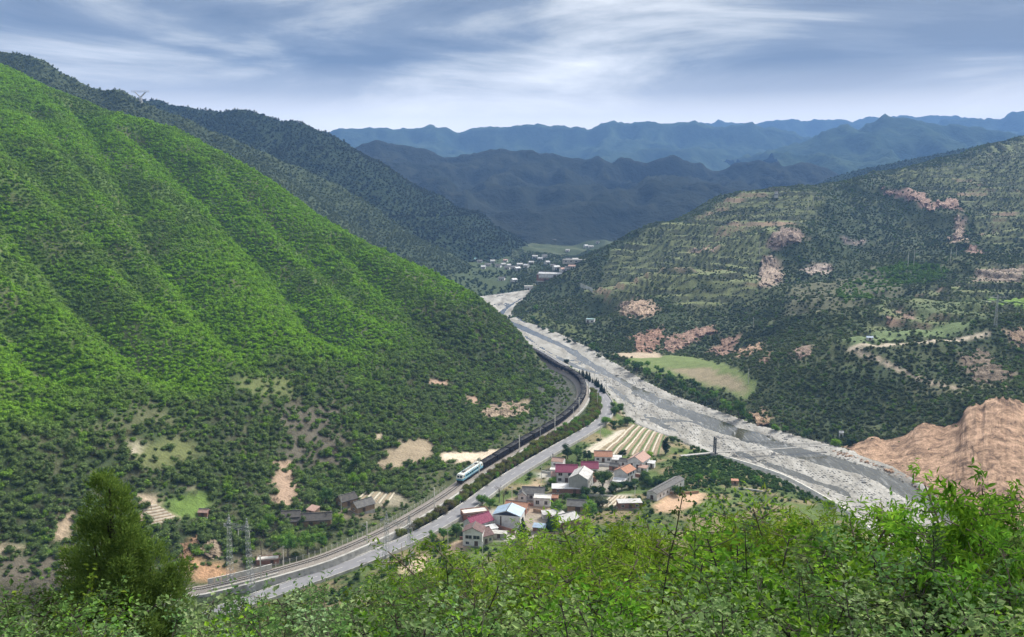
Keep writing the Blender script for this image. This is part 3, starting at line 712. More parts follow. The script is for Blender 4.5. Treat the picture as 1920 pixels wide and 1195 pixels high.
def ridge_range(name, label, crest, Y, slope, front, back, mat, dx, dy, amp=0.35, spur=260.0, zmin=-3, rough=6.0, seed=0, spurdir=0.0, lin=False):
    """crest: photograph pixels; Y: distance (number or one per point)"""
    Ys = Y if isinstance(Y, (list, tuple)) else [Y] * len(crest)
    if not lin:                                                   # broken, peaked skyline between the traced points
        cu = np.array([c[0] for c in crest], float); cv = np.array([c[1] for c in crest], float); uu = np.arange(cu[0], cu[-1], 7.0)
        jag = np.abs(fbm(uu / 26 + seed, uu * 0, 3, seed) - 0.5) * 2; vv = np.interp(uu, cu, cv) + (jag - 0.25) * 9 + (fbm(uu / 9, uu * 0, 2, seed + 4) - 0.5) * 4
        crest = list(zip(uu, vv)); Ys = [Y] * len(crest)
    K = np.array([aty(u, v, y) for (u, v), y in zip(crest, Ys)])
    xs = np.arange(K[:, 0].min() - 5, K[:, 0].max() + front * 0.5, dx)
    ys = np.arange(K[:, 1].min() - front, K[:, 1].max() + back, dy)
    X, Yg = np.meshgrid(xs, ys)
    wx = X + (fbm(X / spur, Yg / spur, 3, seed + 1) - 0.5) * spur * 0.5; wy = Yg + (fbm(X / spur, Yg / spur, 3, seed + 2) - 0.5) * spur * 0.5
    Hc = K[:, 2].max() + 25; d0 = 0.09 * front; s1 = max((Hc - slope * d0) / front, 0.12)
    best = np.full(X.shape, -1e9); L = 0.0; dmin = np.full(X.shape, 1e9)
    for i in range(len(K) - 1):
        a, b = K[i], K[i + 1]; d = b[:2] - a[:2]; l = np.linalg.norm(d)
        t = np.clip(((X - a[0]) * d[0] + (Yg - a[1]) * d[1]) / (l * l), 0, 1)
        ds = np.hypot(X - a[0] - t * d[0], Yg - a[1] - t * d[1])
        tw = np.clip(((wx - a[0]) * d[0] + (wy - a[1]) * d[1]) / (l * l), -0.2, 1.2)
        arc = L + tw * l + spurdir * ds
        rib = 1 - np.abs(fbm(arc / spur, ds / spur * 0.35, 3, seed + 3) - 0.5) * 4
        k = slope * (1 + amp * (0.35 - rib) * sstep(0, 120, ds))
        z = a[2] + t * (b[2] - a[2]) - (k * ds if lin else slope * d0 * (1 - np.exp(-ds / d0)) + s1 * (1 + amp * 1.6 * (0.3 - rib)) * ds)
        best = np.maximum(best, z); L += l; dmin = np.minimum(dmin, ds)
    if not lin:
        dsm = sstep(0, 140, K[:, 2].max() - best); best = best + dsm * sstep(-10, 90, best) * front * 0.05 * ((1 - np.abs(fbm(wx / (spur * 0.8), wy / (spur * 1.3), 4, seed + 8) - 0.5) * 4) - 0.35)
        fade = sstep(0.40, 0.95, dmin / front) ; best = best + (zmin - 6 - best) * fade ** 1.3
    Z = best + (fbm(X / 25, Yg / 25, 3, seed + 5) - 0.5) * rough
    Z = np.maximum(Z, zmin)
    n = X.shape; I = np.arange(n[0] * n[1]).reshape(n); F = np.stack([I[:-1, :-1], I[:-1, 1:], I[1:, 1:], I[1:, :-1]], -1).reshape(-1, 4)
    F = F[(Z.ravel()[F] > zmin + 0.01).any(1)]; V = np.stack([X, Yg, Z], -1).reshape(-1, 3)
    u, inv = np.unique(F, return_inverse=True)
    o = link_mesh(name, np_mesh(name, V[u], inv.reshape(-1, 4), True), MAT[mat]); tag(o, label, None, None, 'structure')
    RANGE_PTS[name] = (xs, ys, Z)
    return o
range_mat("range_near", (0.026, 0.040, 0.025), (0.052, 0.070, 0.038), 0.012)
range_mat("range_mid", (0.016, 0.022, 0.018), (0.042, 0.048, 0.036), 0.008)
range_mat("range_far", (0.024, 0.044, 0.030), (0.066, 0.095, 0.055), 0.0045)
range_mat('range_spur', (0.040, 0.058, 0.034), (0.085, 0.105, 0.055), 0.012)
ridge_range('left_spur_hill', 'dark wooded spur rising behind the bright green hillside', [(-140, 60), (-60, 85), (0, 97), (30, 100), (60, 107), (87, 117), (117, 137), (141, 147), (174, 164), (201, 171), (228, 171), (264, 187), (330, 215), (400, 245), (480, 280), (560, 312), (640, 350), (720, 402), (790, 458), (838, 498)],
            [1200] * 12 + [1220, 1240, 1270, 1310, 1350, 1390, 1430, 1450], 0.80, 420, 220, 'range_spur', 7, 7, 0.35, 130, rough=7, seed=3, spurdir=0.3, lin=True)
ridge_range('left_ridge', 'long wooded ridge descending towards the far village', [(150, 190), (220, 183), (271, 186), (301, 187), (321, 193), (351, 201), (402, 208), (442, 204), (479, 208), (502, 216), (532, 226), (549, 224), (569, 231), (602, 246), (640, 261), (690, 297), (760, 345), (830, 395), (880, 432), (905, 452)],
            [1700] * 14 + [1720, 1750, 1790, 1830, 1870, 1890], 0.72, 600, 350, 'range_near', 9, 9, 0.42, 150, rough=9, seed=13, spurdir=0.3, lin=True)
ridge_range('middle_ridge', 'blue grey wooded ridge closing the middle of the valley', [(560, 300), (620, 290), (670, 277), (690, 268), (705, 263), (730, 270), (755, 273), (800, 283), (830, 296), (875, 288), (900, 286), (940, 281), (975, 284), (1000, 281), (1015, 289), (1028, 297), (1040, 293), (1062, 304), (1085, 300), (1100, 301), (1118, 299), (1138, 309), (1180, 304), (1210, 314), (1240, 305), (1270, 301), (1300, 312), (1340, 318), (1375, 309), (1415, 302), (1440, 316), (1465, 320), (1490, 312), (1515, 322), (1540, 330), (1600, 345), (1700, 350)],
            2750, 0.85, 1080, 400, 'range_mid', 10, 10, 0.6, 200, rough=13, seed=23, spurdir=0.25)
ridge_range('far_range', 'blue hazy mountain range across the head of the valley', [(400, 262), (500, 256), (620, 247), (660, 250), (690, 246), (715, 250), (740, 244), (770, 243), (800, 237), (815, 238), (835, 246), (862, 253), (880, 243), (900, 239), (940, 238), (975, 236), (1000, 233), (1030, 234), (1060, 237), (1090, 243), (1115, 239), (1125, 232), (1140, 227), (1160, 231), (1185, 231), (1205, 229), (1225, 224), (1245, 230), (1260, 235), (1280, 230), (1300, 225), (1315, 231), (1335, 240), (1360, 238), (1385, 236), (1410, 227), (1430, 236), (1460, 244), (1490, 255), (1530, 262), (1580, 280), (1680, 300)],
            5400, 1.1, 1800, 350, 'range_far', 20, 20, 0.5, 400, rough=18, seed=33, spurdir=0.2)
ridge_range('right_mountain', 'broad blue mountain with a small summit knob behind the terraced hill', [(1380, 345), (1440, 322), (1480, 298), (1520, 275), (1560, 252), (1580, 241), (1590, 238), (1605, 240), (1625, 228), (1645, 222), (1655, 214), (1668, 215), (1680, 220), (1700, 219), (1725, 225), (1750, 230), (1790, 241), (1830, 250), (1880, 262), (1920, 268), (2050, 290)],
            4200, 0.9, 1400, 350, 'range_far', 17, 17, 0.42, 340, rough=14, seed=43, spurdir=0.2)
ridge_range('right_far_mountain', 'blue mountain shoulder rising behind the right summit', [(1640, 250), (1700, 236), (1760, 230), (1800, 226), (1840, 224), (1870, 213), (1900, 204), (1925, 199), (1980, 190), (2060, 196)],
            6200, 1.0, 1500, 350, 'range_far', 24, 24, 0.42, 400, rough=20, seed=53)
ridge_range('farthest_range', 'palest blue range on the skyline', [(1200, 246), (1290, 240), (1320, 230), (1345, 227), (1360, 231), (1372, 237), (1395, 231), (1430, 233), (1460, 228), (1487, 223), (1510, 227), (1560, 224), (1600, 227), (1640, 217), (1665, 219), (1700, 214), (1715, 219), (1740, 214), (1770, 216), (1795, 213), (1822, 224), (1860, 226), (1930, 222), (2050, 230)],
            7400, 1.1, 1500, 350, 'range_far', 28, 28, 0.42, 420, rough=22, seed=63)
ridge_range('right_rear_hill', 'smooth dark hill shoulder behind the terraced hill', [(1440, 385), (1500, 357), (1560, 334), (1620, 316), (1680, 304), (1740, 292), (1800, 280), (1880, 272), (1960, 262), (2060, 250)],
            [2000, 2000, 2020, 2050, 2080, 2100, 2130, 2160, 2200, 2230], 0.5, 420, 250, 'range_near', 11, 11, 0.25, 220, rough=6, seed=73, lin=True)

# ground reaching to the horizon behind everything
def far_ground():
    V = [(-9000, 1200, -3.5), (9000, 1200, -3.5), (9000, 9000, -3.5), (-9000, 9000, -3.5)]
    m = MB(); m.quad(*V); tag(m.build('far_ground', MAT['range_mid']), 'dark wooded ground between the far ranges', None, None, 'structure')
far_ground()
# the air: one even pale volume round camera and scene
HAZE_D = 1.3e-4
def haze():
    m = bpy.data.materials.new('air'); m.use_nodes = True; t = NT(m.node_tree); m.node_tree.nodes.clear()
    o = t.n('ShaderNodeOutputMaterial'); v = t.n('ShaderNodeVolumePrincipled')
    v.inputs['Color'].default_value = (0.24, 0.48, 1.0, 1); v.inputs['Density'].default_value = HAZE_D; v.inputs['Anisotropy'].default_value = 0.0
    t.l(v, 0, o, 'Volume')
    b = MB(); b.box(-10000, -400, -10, 10000, 9200, 780)
    ob = b.build('haze', m); tag(ob, 'thin blue haze filling the whole valley', None, None, 'stuff')
haze()
# ================================================================== RIVER, ROAD, RAILWAY
mat_basic('concrete', (0.42, 0.41, 0.38), 0.9, 0.18, 0.5)
mat_basic('concrete_pale', (0.62, 0.60, 0.55), 0.9, 0.14, 0.6)
mat_basic('asphalt', (0.235, 0.235, 0.25), 0.85, 0.07, 0.35)
mat_basic('line_paint', (0.62, 0.62, 0.60), 0.7, 0.2, 1.5)
mat_basic('ballast', (0.25, 0.225, 0.20), 0.95, 0.22, 2.0)
mat_basic('rail_steel', (0.10, 0.075, 0.06), 0.5, 0.2, 1.0, 0.6)
mat_basic('sleeper', (0.30, 0.29, 0.27), 0.9, 0.15, 1.0)
mat_basic('steel_galv', (0.44, 0.45, 0.46), 0.55, 0.12, 1.0, 0.3)
mat_basic('steel_dark', (0.05, 0.05, 0.055), 0.6, 0.2, 1.0, 0.2)
mat_basic('wood_pole', (0.34, 0.32, 0.29), 0.9, 0.2, 1.0)
mat_basic('soil_row', (0.30, 0.235, 0.165), 0.95, 0.2, 0.8)
mat_basic('film_row', (0.52, 0.47, 0.38), 0.8, 0.15, 0.8)
mat_basic('crop_row', (0.10, 0.16, 0.05), 0.9, 0.25, 1.2)

def gravel_mat():
    m = bpy.data.materials.new('gravel'); m.use_nodes = True; t = NT(m.node_tree); b = m.node_tree.nodes['Principled BSDF']
    b.inputs['Roughness'].default_value = 0.9; b.inputs['Specular IOR Level'].default_value = 0.25
    tc = t.n('ShaderNodeTexCoord'); mp = t.n('ShaderNodeMapping'); mp.inputs['Rotation'].default_value = (0, 0, R(-22)); mp.inputs['Scale'].default_value = (1, 0.3, 1); t.l(tc, 'Object', mp, 0)
    n1 = t.n('ShaderNodeTexNoise', i_Scale=0.10, i_Detail=8.0, i_Roughness=0.65, i_Distortion=0.6); t.l(mp, 0, n1, 'Vector')
    vo = t.n('ShaderNodeTexVoronoi', i_Scale=1.6); t.l(tc, 'Object', vo, 'Vector')
    c = t.ramp(n1.outputs[0], [(0.36, (0.22, 0.21, 0.19)), (0.46, (0.32, 0.31, 0.285)), (0.55, (0.39, 0.38, 0.355)), (0.66, (0.47, 0.46, 0.435))])
    sp = t.ramp(vo.outputs['Distance'], [(0.0, (1.12, 1.12, 1.12)), (0.55, (0.92, 0.92, 0.92)), (0.9, (0.70, 0.70, 0.70))])
    c = t.mix(0.8, c, sp, 'MULTIPLY')
    n5 = t.n('ShaderNodeTexNoise', i_Scale=0.45, i_Detail=8.0, i_Roughness=0.75, i_Distortion=0.5); t.l(tc, 'Object', n5, 'Vector')
    c = t.mix(1.0, c, t.ramp(n5.outputs[0], [(0.36, (0.74, 0.73, 0.70)), (0.48, (0.96, 0.96, 0.95)), (0.62, (1.1, 1.1, 1.1))]), 'MULTIPLY'); t.t.links.new(c, b.inputs['Base Color'])
    bp = t.n('ShaderNodeBump', i_Strength=0.8, i_Distance=0.35); t.l(vo, 'Distance', bp, 'Height'); t.l(bp, 0, b, 'Normal'); MAT['gravel'] = m
gravel_mat()
def water_mat():
    m = bpy.data.materials.new('water'); m.use_nodes = True; t = NT(m.node_tree); b = m.node_tree.nodes['Principled BSDF']
    b.inputs['Roughness'].default_value = 0.10; b.inputs['IOR'].default_value = 1.33; b.inputs['Specular IOR Level'].default_value = 0.6
    tc = t.n('ShaderNodeTexCoord'); mp = t.n('ShaderNodeMapping'); mp.inputs['Rotation'].default_value = (0, 0, R(-22)); mp.inputs['Scale'].default_value = (1, 0.25, 1); t.l(tc, 'Object', mp, 0)
    n1 = t.n('ShaderNodeTexNoise', i_Scale=0.35, i_Detail=6.0, i_Roughness=0.65, i_Distortion=0.8); t.l(mp, 0, n1, 'Vector')
    c = t.ramp(n1.outputs[0], [(0.36, (0.050, 0.048, 0.032)), (0.54, (0.080, 0.078, 0.058)), (0.64, (0.17, 0.17, 0.155)), (0.72, (0.52, 0.53, 0.53))])
    t.t.links.new(c, b.inputs['Base Color'])
    n2 = t.n('ShaderNodeTexNoise', i_Scale=1.2, i_Detail=4.0); t.l(mp, 0, n2, 'Vector')
    bp = t.n('ShaderNodeBump', i_Strength=0.35, i_Distance=0.25); t.l(n2, 0, bp, 'Height'); t.l(bp, 0, b, 'Normal'); MAT['water'] = m
water_mat()
def river():
    allp = np.array(bed_poly); x0, x1 = allp[:, 0].min() - 8, allp[:, 0].max() + 8; y0, y1 = allp[:, 1].min() - 8, allp[:, 1].max() + 8
    xs = np.arange(x0, x1, 1.5); ys = np.concatenate([np.arange(y0, 700, 1.5), np.arange(700, y1, 2.5)]); X, Y = np.meshgrid(xs, ys)
    ins = inpoly(X, Y, bed_poly); d = np.minimum(dist_poly(X, Y, bankL)[0], dist_poly(X, Y, bankR)[0]); sd = np.where(ins, d, -d)
    def chan(px, w, dep, seed):
        pl = catmull([atz(u, v, 0) for u, v in px], 6)[:, :2]; dd, arc, _, _ = dist_poly(X, Y, pl)
        return dep * sstep(w * 1.25, w * 0.55, dd + (fbm(X / 9, Y / 22, 3, seed) - 0.5) * w * 1.1)
    z = 0.22 + (fbm(X / 14, Y / 40, 5, 101, 0.55) - 0.5) * 0.8 + (fbm(X / 2.6, Y / 3.4, 2, 103) - 0.5) * 0.3
    z -= chan([(1850, 1020), (1790, 978), (1735, 934), (1700, 915), (1640, 892), (1560, 866), (1500, 850), (1440, 831), (1400, 815), (1350, 797), (1300, 779), (1250, 760), (1205, 738)], 6.8, 1.35, 111)
    z -= chan([(1240, 755), (1200, 735), (1160, 712), (1110, 684), (1060, 652), (1000, 624), (965, 608), (945, 596), (950, 580), (990, 556), (1012, 545)], 4.2, 0.62, 112)
    z -= chan([(1720, 985), (1660, 955), (1600, 930), (1500, 893), (1400, 856), (1330, 832), (1280, 812), (1230, 790), (1195, 770), (1160, 742), (1120, 715)], 3.6, 0.26, 113)
    z -= chan([(1230, 790), (1290, 790), (1340, 806), (1390, 820)], 3.0, 0.5, 117)
    z -= chan([(1120, 700), (1080, 688), (1040, 668), (1000, 645), (960, 612), (930, 585), (905, 568)], 3.0, 0.45, 119)
    z += sstep(7, 0, sd) * 0.7
    z = np.where(sd < -4, -1.5, z)
    I = np.arange(X.size).reshape(X.shape); F = np.stack([I[:-1, :-1], I[:-1, 1:], I[1:, 1:], I[1:, :-1]], -1).reshape(-1, 4)
    keep = (sd > -7).ravel(); F = F[keep[F].all(1)]; u, inv = np.unique(F, return_inverse=True)
    V = np.stack([X, Y, z], -1).reshape(-1, 3)
    tag(link_mesh('riverbed', np_mesh('riverbed', V[u], inv.reshape(-1, 4), True), MAT['gravel']), 'pale gravel bars of the braided riverbed', None, None, 'structure')
    W = np.array([(p[0], p[1], 0.0) for p in bed_poly])
    k2 = ((sd > -6) & (z < 0.3)).ravel(); F2 = np.stack([I[:-1, :-1], I[:-1, 1:], I[1:, 1:], I[1:, :-1]], -1).reshape(-1, 4); F2 = F2[k2[F2].any(1)]; u, inv = np.unique(F2, return_inverse=True)
    V2 = np.stack([X, Y, np.zeros_like(X)], -1).reshape(-1, 3)
    tag(link_mesh('river', np_mesh('river', V2[u], inv.reshape(-1, 4), True), MAT['water']), 'shallow river winding between gravel bars', None, None, 'structure')
    # boulders on the bars
    g = np.random.default_rng(5); VV, FF = [], []; b = 0
    cand = np.argwhere((sd > 2) & (z > 0.1) & (Y < 640)); sel = cand[g.choice(len(cand), 1500, replace=False)]
    for j, i in sel:
        r = g.uniform(0.18, 0.6) * (2.2 if g.random() < 0.06 else 1); v = ICO1[0] * (r * np.array([1.2, 0.9, 0.6])) * (1 + g.uniform(-0.25, 0.25, (len(ICO1[0]), 1))) + np.array([X[j, i], Y[j, i], z[j, i] + r * 0.2])
        VV.append(v); FF.append(ICO1[1] + b); b += len(v)
    tag(link_mesh('river_stones', np_mesh('river_stones', np.concatenate(VV), np.concatenate(FF)), mat_basic('stone', (0.40, 0.39, 0.37), 0.9, 0.2, 1.0)), 'loose pale stones strewn over the gravel bars', None, None, 'stuff')

def frames(pl):
    t = np.gradient(pl[:, :2], axis=0); t /= np.linalg.norm(t, axis=1, keepdims=True); return t, np.stack([t[:, 1], -t[:, 0]], 1)   # tangent, right-hand normal
def ribbon(pl, prof, closed=False):
    """sweep a profile of (offset to the right, height) along a polyline"""
    t, nr = frames(pl); k = len(prof); n = len(pl); V = np.zeros((n, k, 3))
    for j, (o, h) in enumerate(prof): V[:, j, :2] = pl[:, :2] + nr * o; V[:, j, 2] = pl[:, 2] + h
    I = np.arange(n * k).reshape(n, k); cols = k if closed else k - 1
    F = np.concatenate([np.stack([I[:-1, j], I[:-1, (j + 1) % k], I[1:, (j + 1) % k], I[1:, j]], -1) for j in range(cols)])
    return V.reshape(-1, 3), F
def sweep(name, pl, prof, mat, parent=None, closed=False, smooth=False):
    V, F = ribbon(np.asarray(pl), prof, closed); return link_mesh(name, np_mesh(name, V, F, smooth), mat, parent)
# the polylines run from far to near, so the right-hand normal points towards the hill (rail) side
road3 = road.copy(); road3[:, 2] = ROADZ; rail3 = rail.copy(); rail3[:, 2] = RAILZ
tR, nR = frames(road3)
def arc_of(pl, u):
    """index of the polyline point whose projection is nearest photo column u on the visible near part"""
    pu, pv, _ = project(pl); ok = pl[:, 1] < 640; d = np.where(ok, np.abs(pu - u), 1e9); 
    return int(np.argmin(d))
def road_build():
    o = sweep('road', road3, [(-3.5, 0), (-1.7, 0.05), (0, 0.08), (1.7, 0.05), (3.5, 0)], MAT['asphalt'])
    tag(o, 'pale two-lane valley road curving beside the railway', None, None, 'structure')
    sweep('edge_line', road3, [(-3.12, 0.017), (-3.0, 0.019)], MAT['line_paint'], o); sweep('edge_line', road3, [(3.0, 0.019), (3.12, 0.017)], MAT['line_paint'], o)
    sweep('kerb', road3, [(-3.75, -0.9), (-3.75, 0.28), (-3.5, 0.28), (-3.5, -0.2)], MAT['concrete'], o)
    sweep('kerb', road3, [(3.5, -0.2), (3.5, 0.22), (3.72, 0.22), (3.72, -0.6)], MAT['concrete_pale'], o)
    # dashed centre line
    m = MB(); i = 0
    while i < len(road3) - 3:
        a, b = road3[i], road3[i + 2]; na, nb = nR[i], nR[i + 2]; m.quad((*(a[:2] - na * 0.07), a[2] + 0.085), (*(b[:2] - nb * 0.07), b[2] + 0.085), (*(b[:2] + nb * 0.07), b[2] + 0.085), (*(a[:2] + na * 0.07), a[2] + 0.085)); i += 5
    m.build('centre_line', MAT['line_paint'], o)
    # village side retaining wall and guard posts
    a, b = arc_of(road3, 1120), arc_of(road3, 700)
    w = sweep('retaining_wall', road3[a:b], [(-3.78, 0.35), (-3.78, 0.6), (-4.15, 0.6), (-4.5, -3.2)], MAT['concrete']); tag(w, 'grey concrete retaining wall on the village side of the road', 'wall')
    return o
def rail_build():
    o = sweep('railway_track', rail3, [(-4.4, -1.2), (-2.0, -0.32), (-1.9, -0.30), (1.9, -0.30), (2.0, -0.32), (4.4, -1.2)], MAT['ballast'])
    tag(o, 'single railway track on a grey ballast bed', None, None, 'structure')
    for s in (-1, 1): sweep('rail', rail3, [(s * 0.7175 - 0.05, -0.2), (s * 0.7175 - 0.05, 0), (s * 0.7175 + 0.05, 0), (s * 0.7175 + 0.05, -0.2)], MAT['rail_steel'], o)
    pl = resample(rail3, 0.65); t, nr = frames(pl); a = arc_of(rail3, 905) * 2 / 0.65
    VV, FF = [], []; b = 0
    for i in range(int(a), len(pl)):
        p, tt, n = pl[i], t[i], nr[i]
        for (q, w) in ((-1, -1), (1, -1), (1, 1), (-1, 1)): VV.append((p[0] + n[0] * 1.25 * q + tt[0] * 0.13 * w, p[1] + n[1] * 1.25 * q + tt[1] * 0.13 * w, p[2] - 0.20))
        FF.append((b, b + 1, b + 2, b + 3)); b += 4
    s = link_mesh('sleepers', np_mesh('sleepers', np.array(VV), np.array(FF)), MAT['sleeper'], o); s['kind'] = 'stuff'
    # concrete walkway and drain on the road side
    a, b = arc_of(rail3, 1085), len(rail3) - 20
    k = sweep('drain_walkway', rail3[a:b], [(-3.3, -0.72), (-3.3, -0.5), (-4.3, -0.5), (-4.5, -4.2)], MAT['concrete']); tag(k, 'grey concrete walkway beside the railway ballast', None, None, 'structure')
    # wires of the overhead line
    for hname, hh, lab in (('contact_wire', 6.0, 'thin contact wire hanging over the railway track'), ('messenger_wire', 7.3, 'upper messenger wire above the railway contact wire')):
        w = sweep(hname, rail3[:, :], [(-0.02, hh), (0.02, hh), (0, hh + 0.035)], MAT['steel_dark'], None, True); tag(w, lab, 'wire')
    return o
river(); road_build(); rail_build()

# ------------------------------------------------------------------ overhead line masts
ORD = ['first', 'second', 'third', 'fourth', 'fifth', 'sixth', 'seventh', 'eighth', 'ninth', 'tenth', 'eleventh', 'twelfth', 'thirteenth', 'fourteenth', 'fifteenth', 'sixteenth', 'seventeenth', 'eighteenth', 'nineteenth', 'twentieth',
       'twenty-first', 'twenty-second', 'twenty-third', 'twenty-fourth', 'twenty-fifth', 'twenty-sixth', 'twenty-seventh', 'twenty-eighth', 'twenty-ninth', 'thirtieth', 'thirty-first', 'thirty-second', 'thirty-third', 'thirty-fourth', 'thirty-fifth', 'thirty-sixth', 'thirty-seventh', 'thirty-eighth', 'thirty-ninth', 'fortieth']
def ordinal(i):
    if i < 40: return ORD[i]
    tens = ['', '', '', '', 'forty', 'fifty', 'sixty', 'seventy', 'eighty', 'ninety']; n = i + 1
    if n < 100:
        return tens[n // 10] + ('-' + ORD[n % 10 - 1] if n % 10 else 'th').replace('fortyth', 'fortieth')
    return str(n) + 'th'
def copy_tree(root, parent=None):
    c = root.copy(); COL.objects.link(c)
    if parent is not None: c.parent = parent
    for ch in [x for x in bpy.data.objects if x.parent == root]: copy_tree(ch, c)
    return c
tL, nL = frames(rail3)
def mast_proto():
    r = empty('overhead_line_mast')
    m = MB(); m.box(-0.17, -0.17, -1.5, 0.17, 0.17, 8.3); m.build('mast', MAT['concrete_pale'], r)
    m = MB(); m.bar((0, 0, 6.4), (3.0, 0, 6.6), 0.045); m.bar((0, 0, 7.9), (3.0, 0, 7.4), 0.035); m.bar((1.6, 0, 6.5), (2.9, 0, 7.3), 0.03); m.build('cantilever', MAT['steel_galv'], r)
    m = MB(); m.bar((0.15, 0, 6.4), (0.6, 0, 6.43), 0.09); m.build('insulator', MAT['concrete_pale'], r); m = MB(); m.bar((0.15, 0, 7.88), (0.6, 0, 7.78), 0.09); m.build('insulator', MAT['concrete_pale'], r)
    m = MB(); m.box(-0.4, -0.4, -1.6, 0.4, 0.4, -0.25); m.build('footing', MAT['concrete'], r)
    return r
mast0 = mast_proto(); first = True; kmast = 0
i0, i1 = arc_of(rail3, 1090), len(rail3) - 22
for i in range(i0 - 10, i1, 21):
    o = mast0 if first else copy_tree(mast0); first = False
    p = rail3[i]; n = nL[i]; o.location = (p[0] - n[0] * 3.0, p[1] - n[1] * 3.0, RAILZ - 0.5); o.rotation_euler = (0, 0, math.atan2(n[1], n[0]))
    tag(o, 'pale concrete overhead line mast beside the track, %s from the far bend' % ordinal(kmast), 'mast', 'overhead line masts along the railway'); kmast += 1
# lineside fence on the hill side of the track
def fence_line():
    r = empty('lineside_fence'); tag(r, 'white concrete post fence along the hill side of the railway', 'fence')
    a, b = arc_of(rail3, 850), arc_of(rail3, 520); pl = resample(rail3[a:b], 2.6); t, n = frames(pl)
    mm = MB(); mm.box(-0.085, -0.085, -1.2, 0.085, 0.085, 1.55); me = mm.mesh('post'); me.materials.append(MAT['concrete_pale'])
    for i in range(len(pl)):
        o = bpy.data.objects.new('post', me); COL.objects.link(o); o.parent = r; o.location = (pl[i, 0] + n[i, 0] * 4.2, pl[i, 1] + n[i, 1] * 4.2, RAILZ - 0.8)
    for h in (0.0, 0.5): sweep('wire', np.c_[pl[:, :2] + n * 4.2, pl[:, 2]], [(-0.012, h), (0.012, h), (0, h + 0.02)], MAT['steel_galv'], r, True)
fence_line()
# bridge parapet where the line leaves the frame
def parapet():
    r = empty('bridge_parapet'); tag(r, 'pale concrete panel parapet of the rail bridge behind the lattice tower', 'parapet')
    a, b = arc_of(rail3, 518), arc_of(rail3, 385); pl = resample(rail3[a:b], 2.2); t, n = frames(pl)
    for i in range(len(pl) - 1):
        p, q = pl[i], pl[i + 1]; m = MB(); o1 = 2.5
        for sgn, nm in ((1, 'panel'),):
            A = p[:2] + n[i] * o1; B = q[:2] + n[i + 1] * o1; A = A + (B - A) * 0.03; B = B - (B - A) * 0.03
            m.add([(*A, RAILZ - 0.5), (*B, RAILZ - 0.5), (*B, RAILZ + 1.25), (*A, RAILZ + 1.25)] + [(*(A + n[i] * 0.1), RAILZ - 0.5), (*(B + n[i] * 0.1), RAILZ - 0.5), (*(B + n[i] * 0.1), RAILZ + 1.25), (*(A + n[i] * 0.1), RAILZ + 1.25)],
                  [(0, 1, 2, 3), (7, 6, 5, 4), (3, 2, 6, 7), (0, 3, 7, 4), (1, 5, 6, 2)])
            m.build('panel', MAT['concrete_pale'], r)
    sweep('coping', pl, [(2.42, 1.26), (2.42, 1.38), (2.68, 1.38), (2.68, 1.26)], MAT['concrete_pale'], r, True)
    sweep('deck_edge', pl, [(-2.6, -1.2), (-2.6, 0.0), (-2.3, 0.0), (-2.3, -1.2)], MAT['concrete_pale'], r)
    m = MB()
    for i in range(0, len(pl)): P = pl[i, :2] - n[i] * 2.45; m.bar((*P, RAILZ), (*P, RAILZ + 1.0), 0.04)
    m.build('handrail_posts', MAT['steel_galv'], r)['kind'] = 'stuff'; sweep('handrail', pl, [(-2.48, 0.95), (-2.42, 0.95), (-2.45, 1.02)], MAT['steel_galv'], r, True)
parapet()

# ------------------------------------------------------------------ the train
mat_basic('loco_blue', (0.13, 0.40, 0.56), 0.45, 0.08, 1.0, spec=0.5); mat_basic('loco_cream', (0.72, 0.73, 0.66), 0.5, 0.08, 1.0, spec=0.5)
mat_basic('glass_dark', (0.02, 0.025, 0.03), 0.12, 0.1, 1.0, spec=0.7); mat_basic('wagon_black', (0.013, 0.012, 0.014), 0.75, 0.2, 0.8); mat_basic('wagon_rib', (0.024, 0.022, 0.024), 0.7, 0.2, 0.8)
mat_basic('coal', (0.008, 0.008, 0.009), 0.7, 0.3, 2.5, bump=0.25); mat_basic('bogie', (0.04, 0.036, 0.033), 0.8, 0.2, 1.0); mat_basic('lamp_glass', (0.75, 0.75, 0.68), 0.3, 0.05)
raillen = np.concatenate([[0], np.cumsum(np.linalg.norm(np.diff(rail3[:, :2], axis=0), axis=1))])
def rail_at(s):
    x = np.interp(s, raillen, rail3[:, 0]); y = np.interp(s, raillen, rail3[:, 1]); s2 = s + 0.5
    return x, y, math.atan2(np.interp(s2, raillen, rail3[:, 1]) - y, np.interp(s2, raillen, rail3[:, 0]) - x)
def bogie(parent, x, n, wb):
    m = MB(); m.box(x - wb / 2 - 0.8, -1.05, 0.45, x + wb / 2 + 0.8, -0.85, 0.85); m.box(x - wb / 2 - 0.8, 0.85, 0.45, x + wb / 2 + 0.8, 1.05, 0.85); m.box(x - 0.3, -1.05, 0.5, x + 0.3, 1.05, 0.9)
    b = m.build('bogie', MAT['bogie'], parent)
    for k in range(n):
        xx = x - wb / 2 + wb * k / (n - 1); m = MB()
        for sy in (-0.76, 0.76): m.bar((xx, sy - 0.07, 0.44), (xx, sy + 0.07, 0.44), 0.44, n=12)
        m.bar((xx, -0.7, 0.44), (xx, 0.7, 0.44), 0.08); m.build('wheelset', MAT['rail_steel'], b)
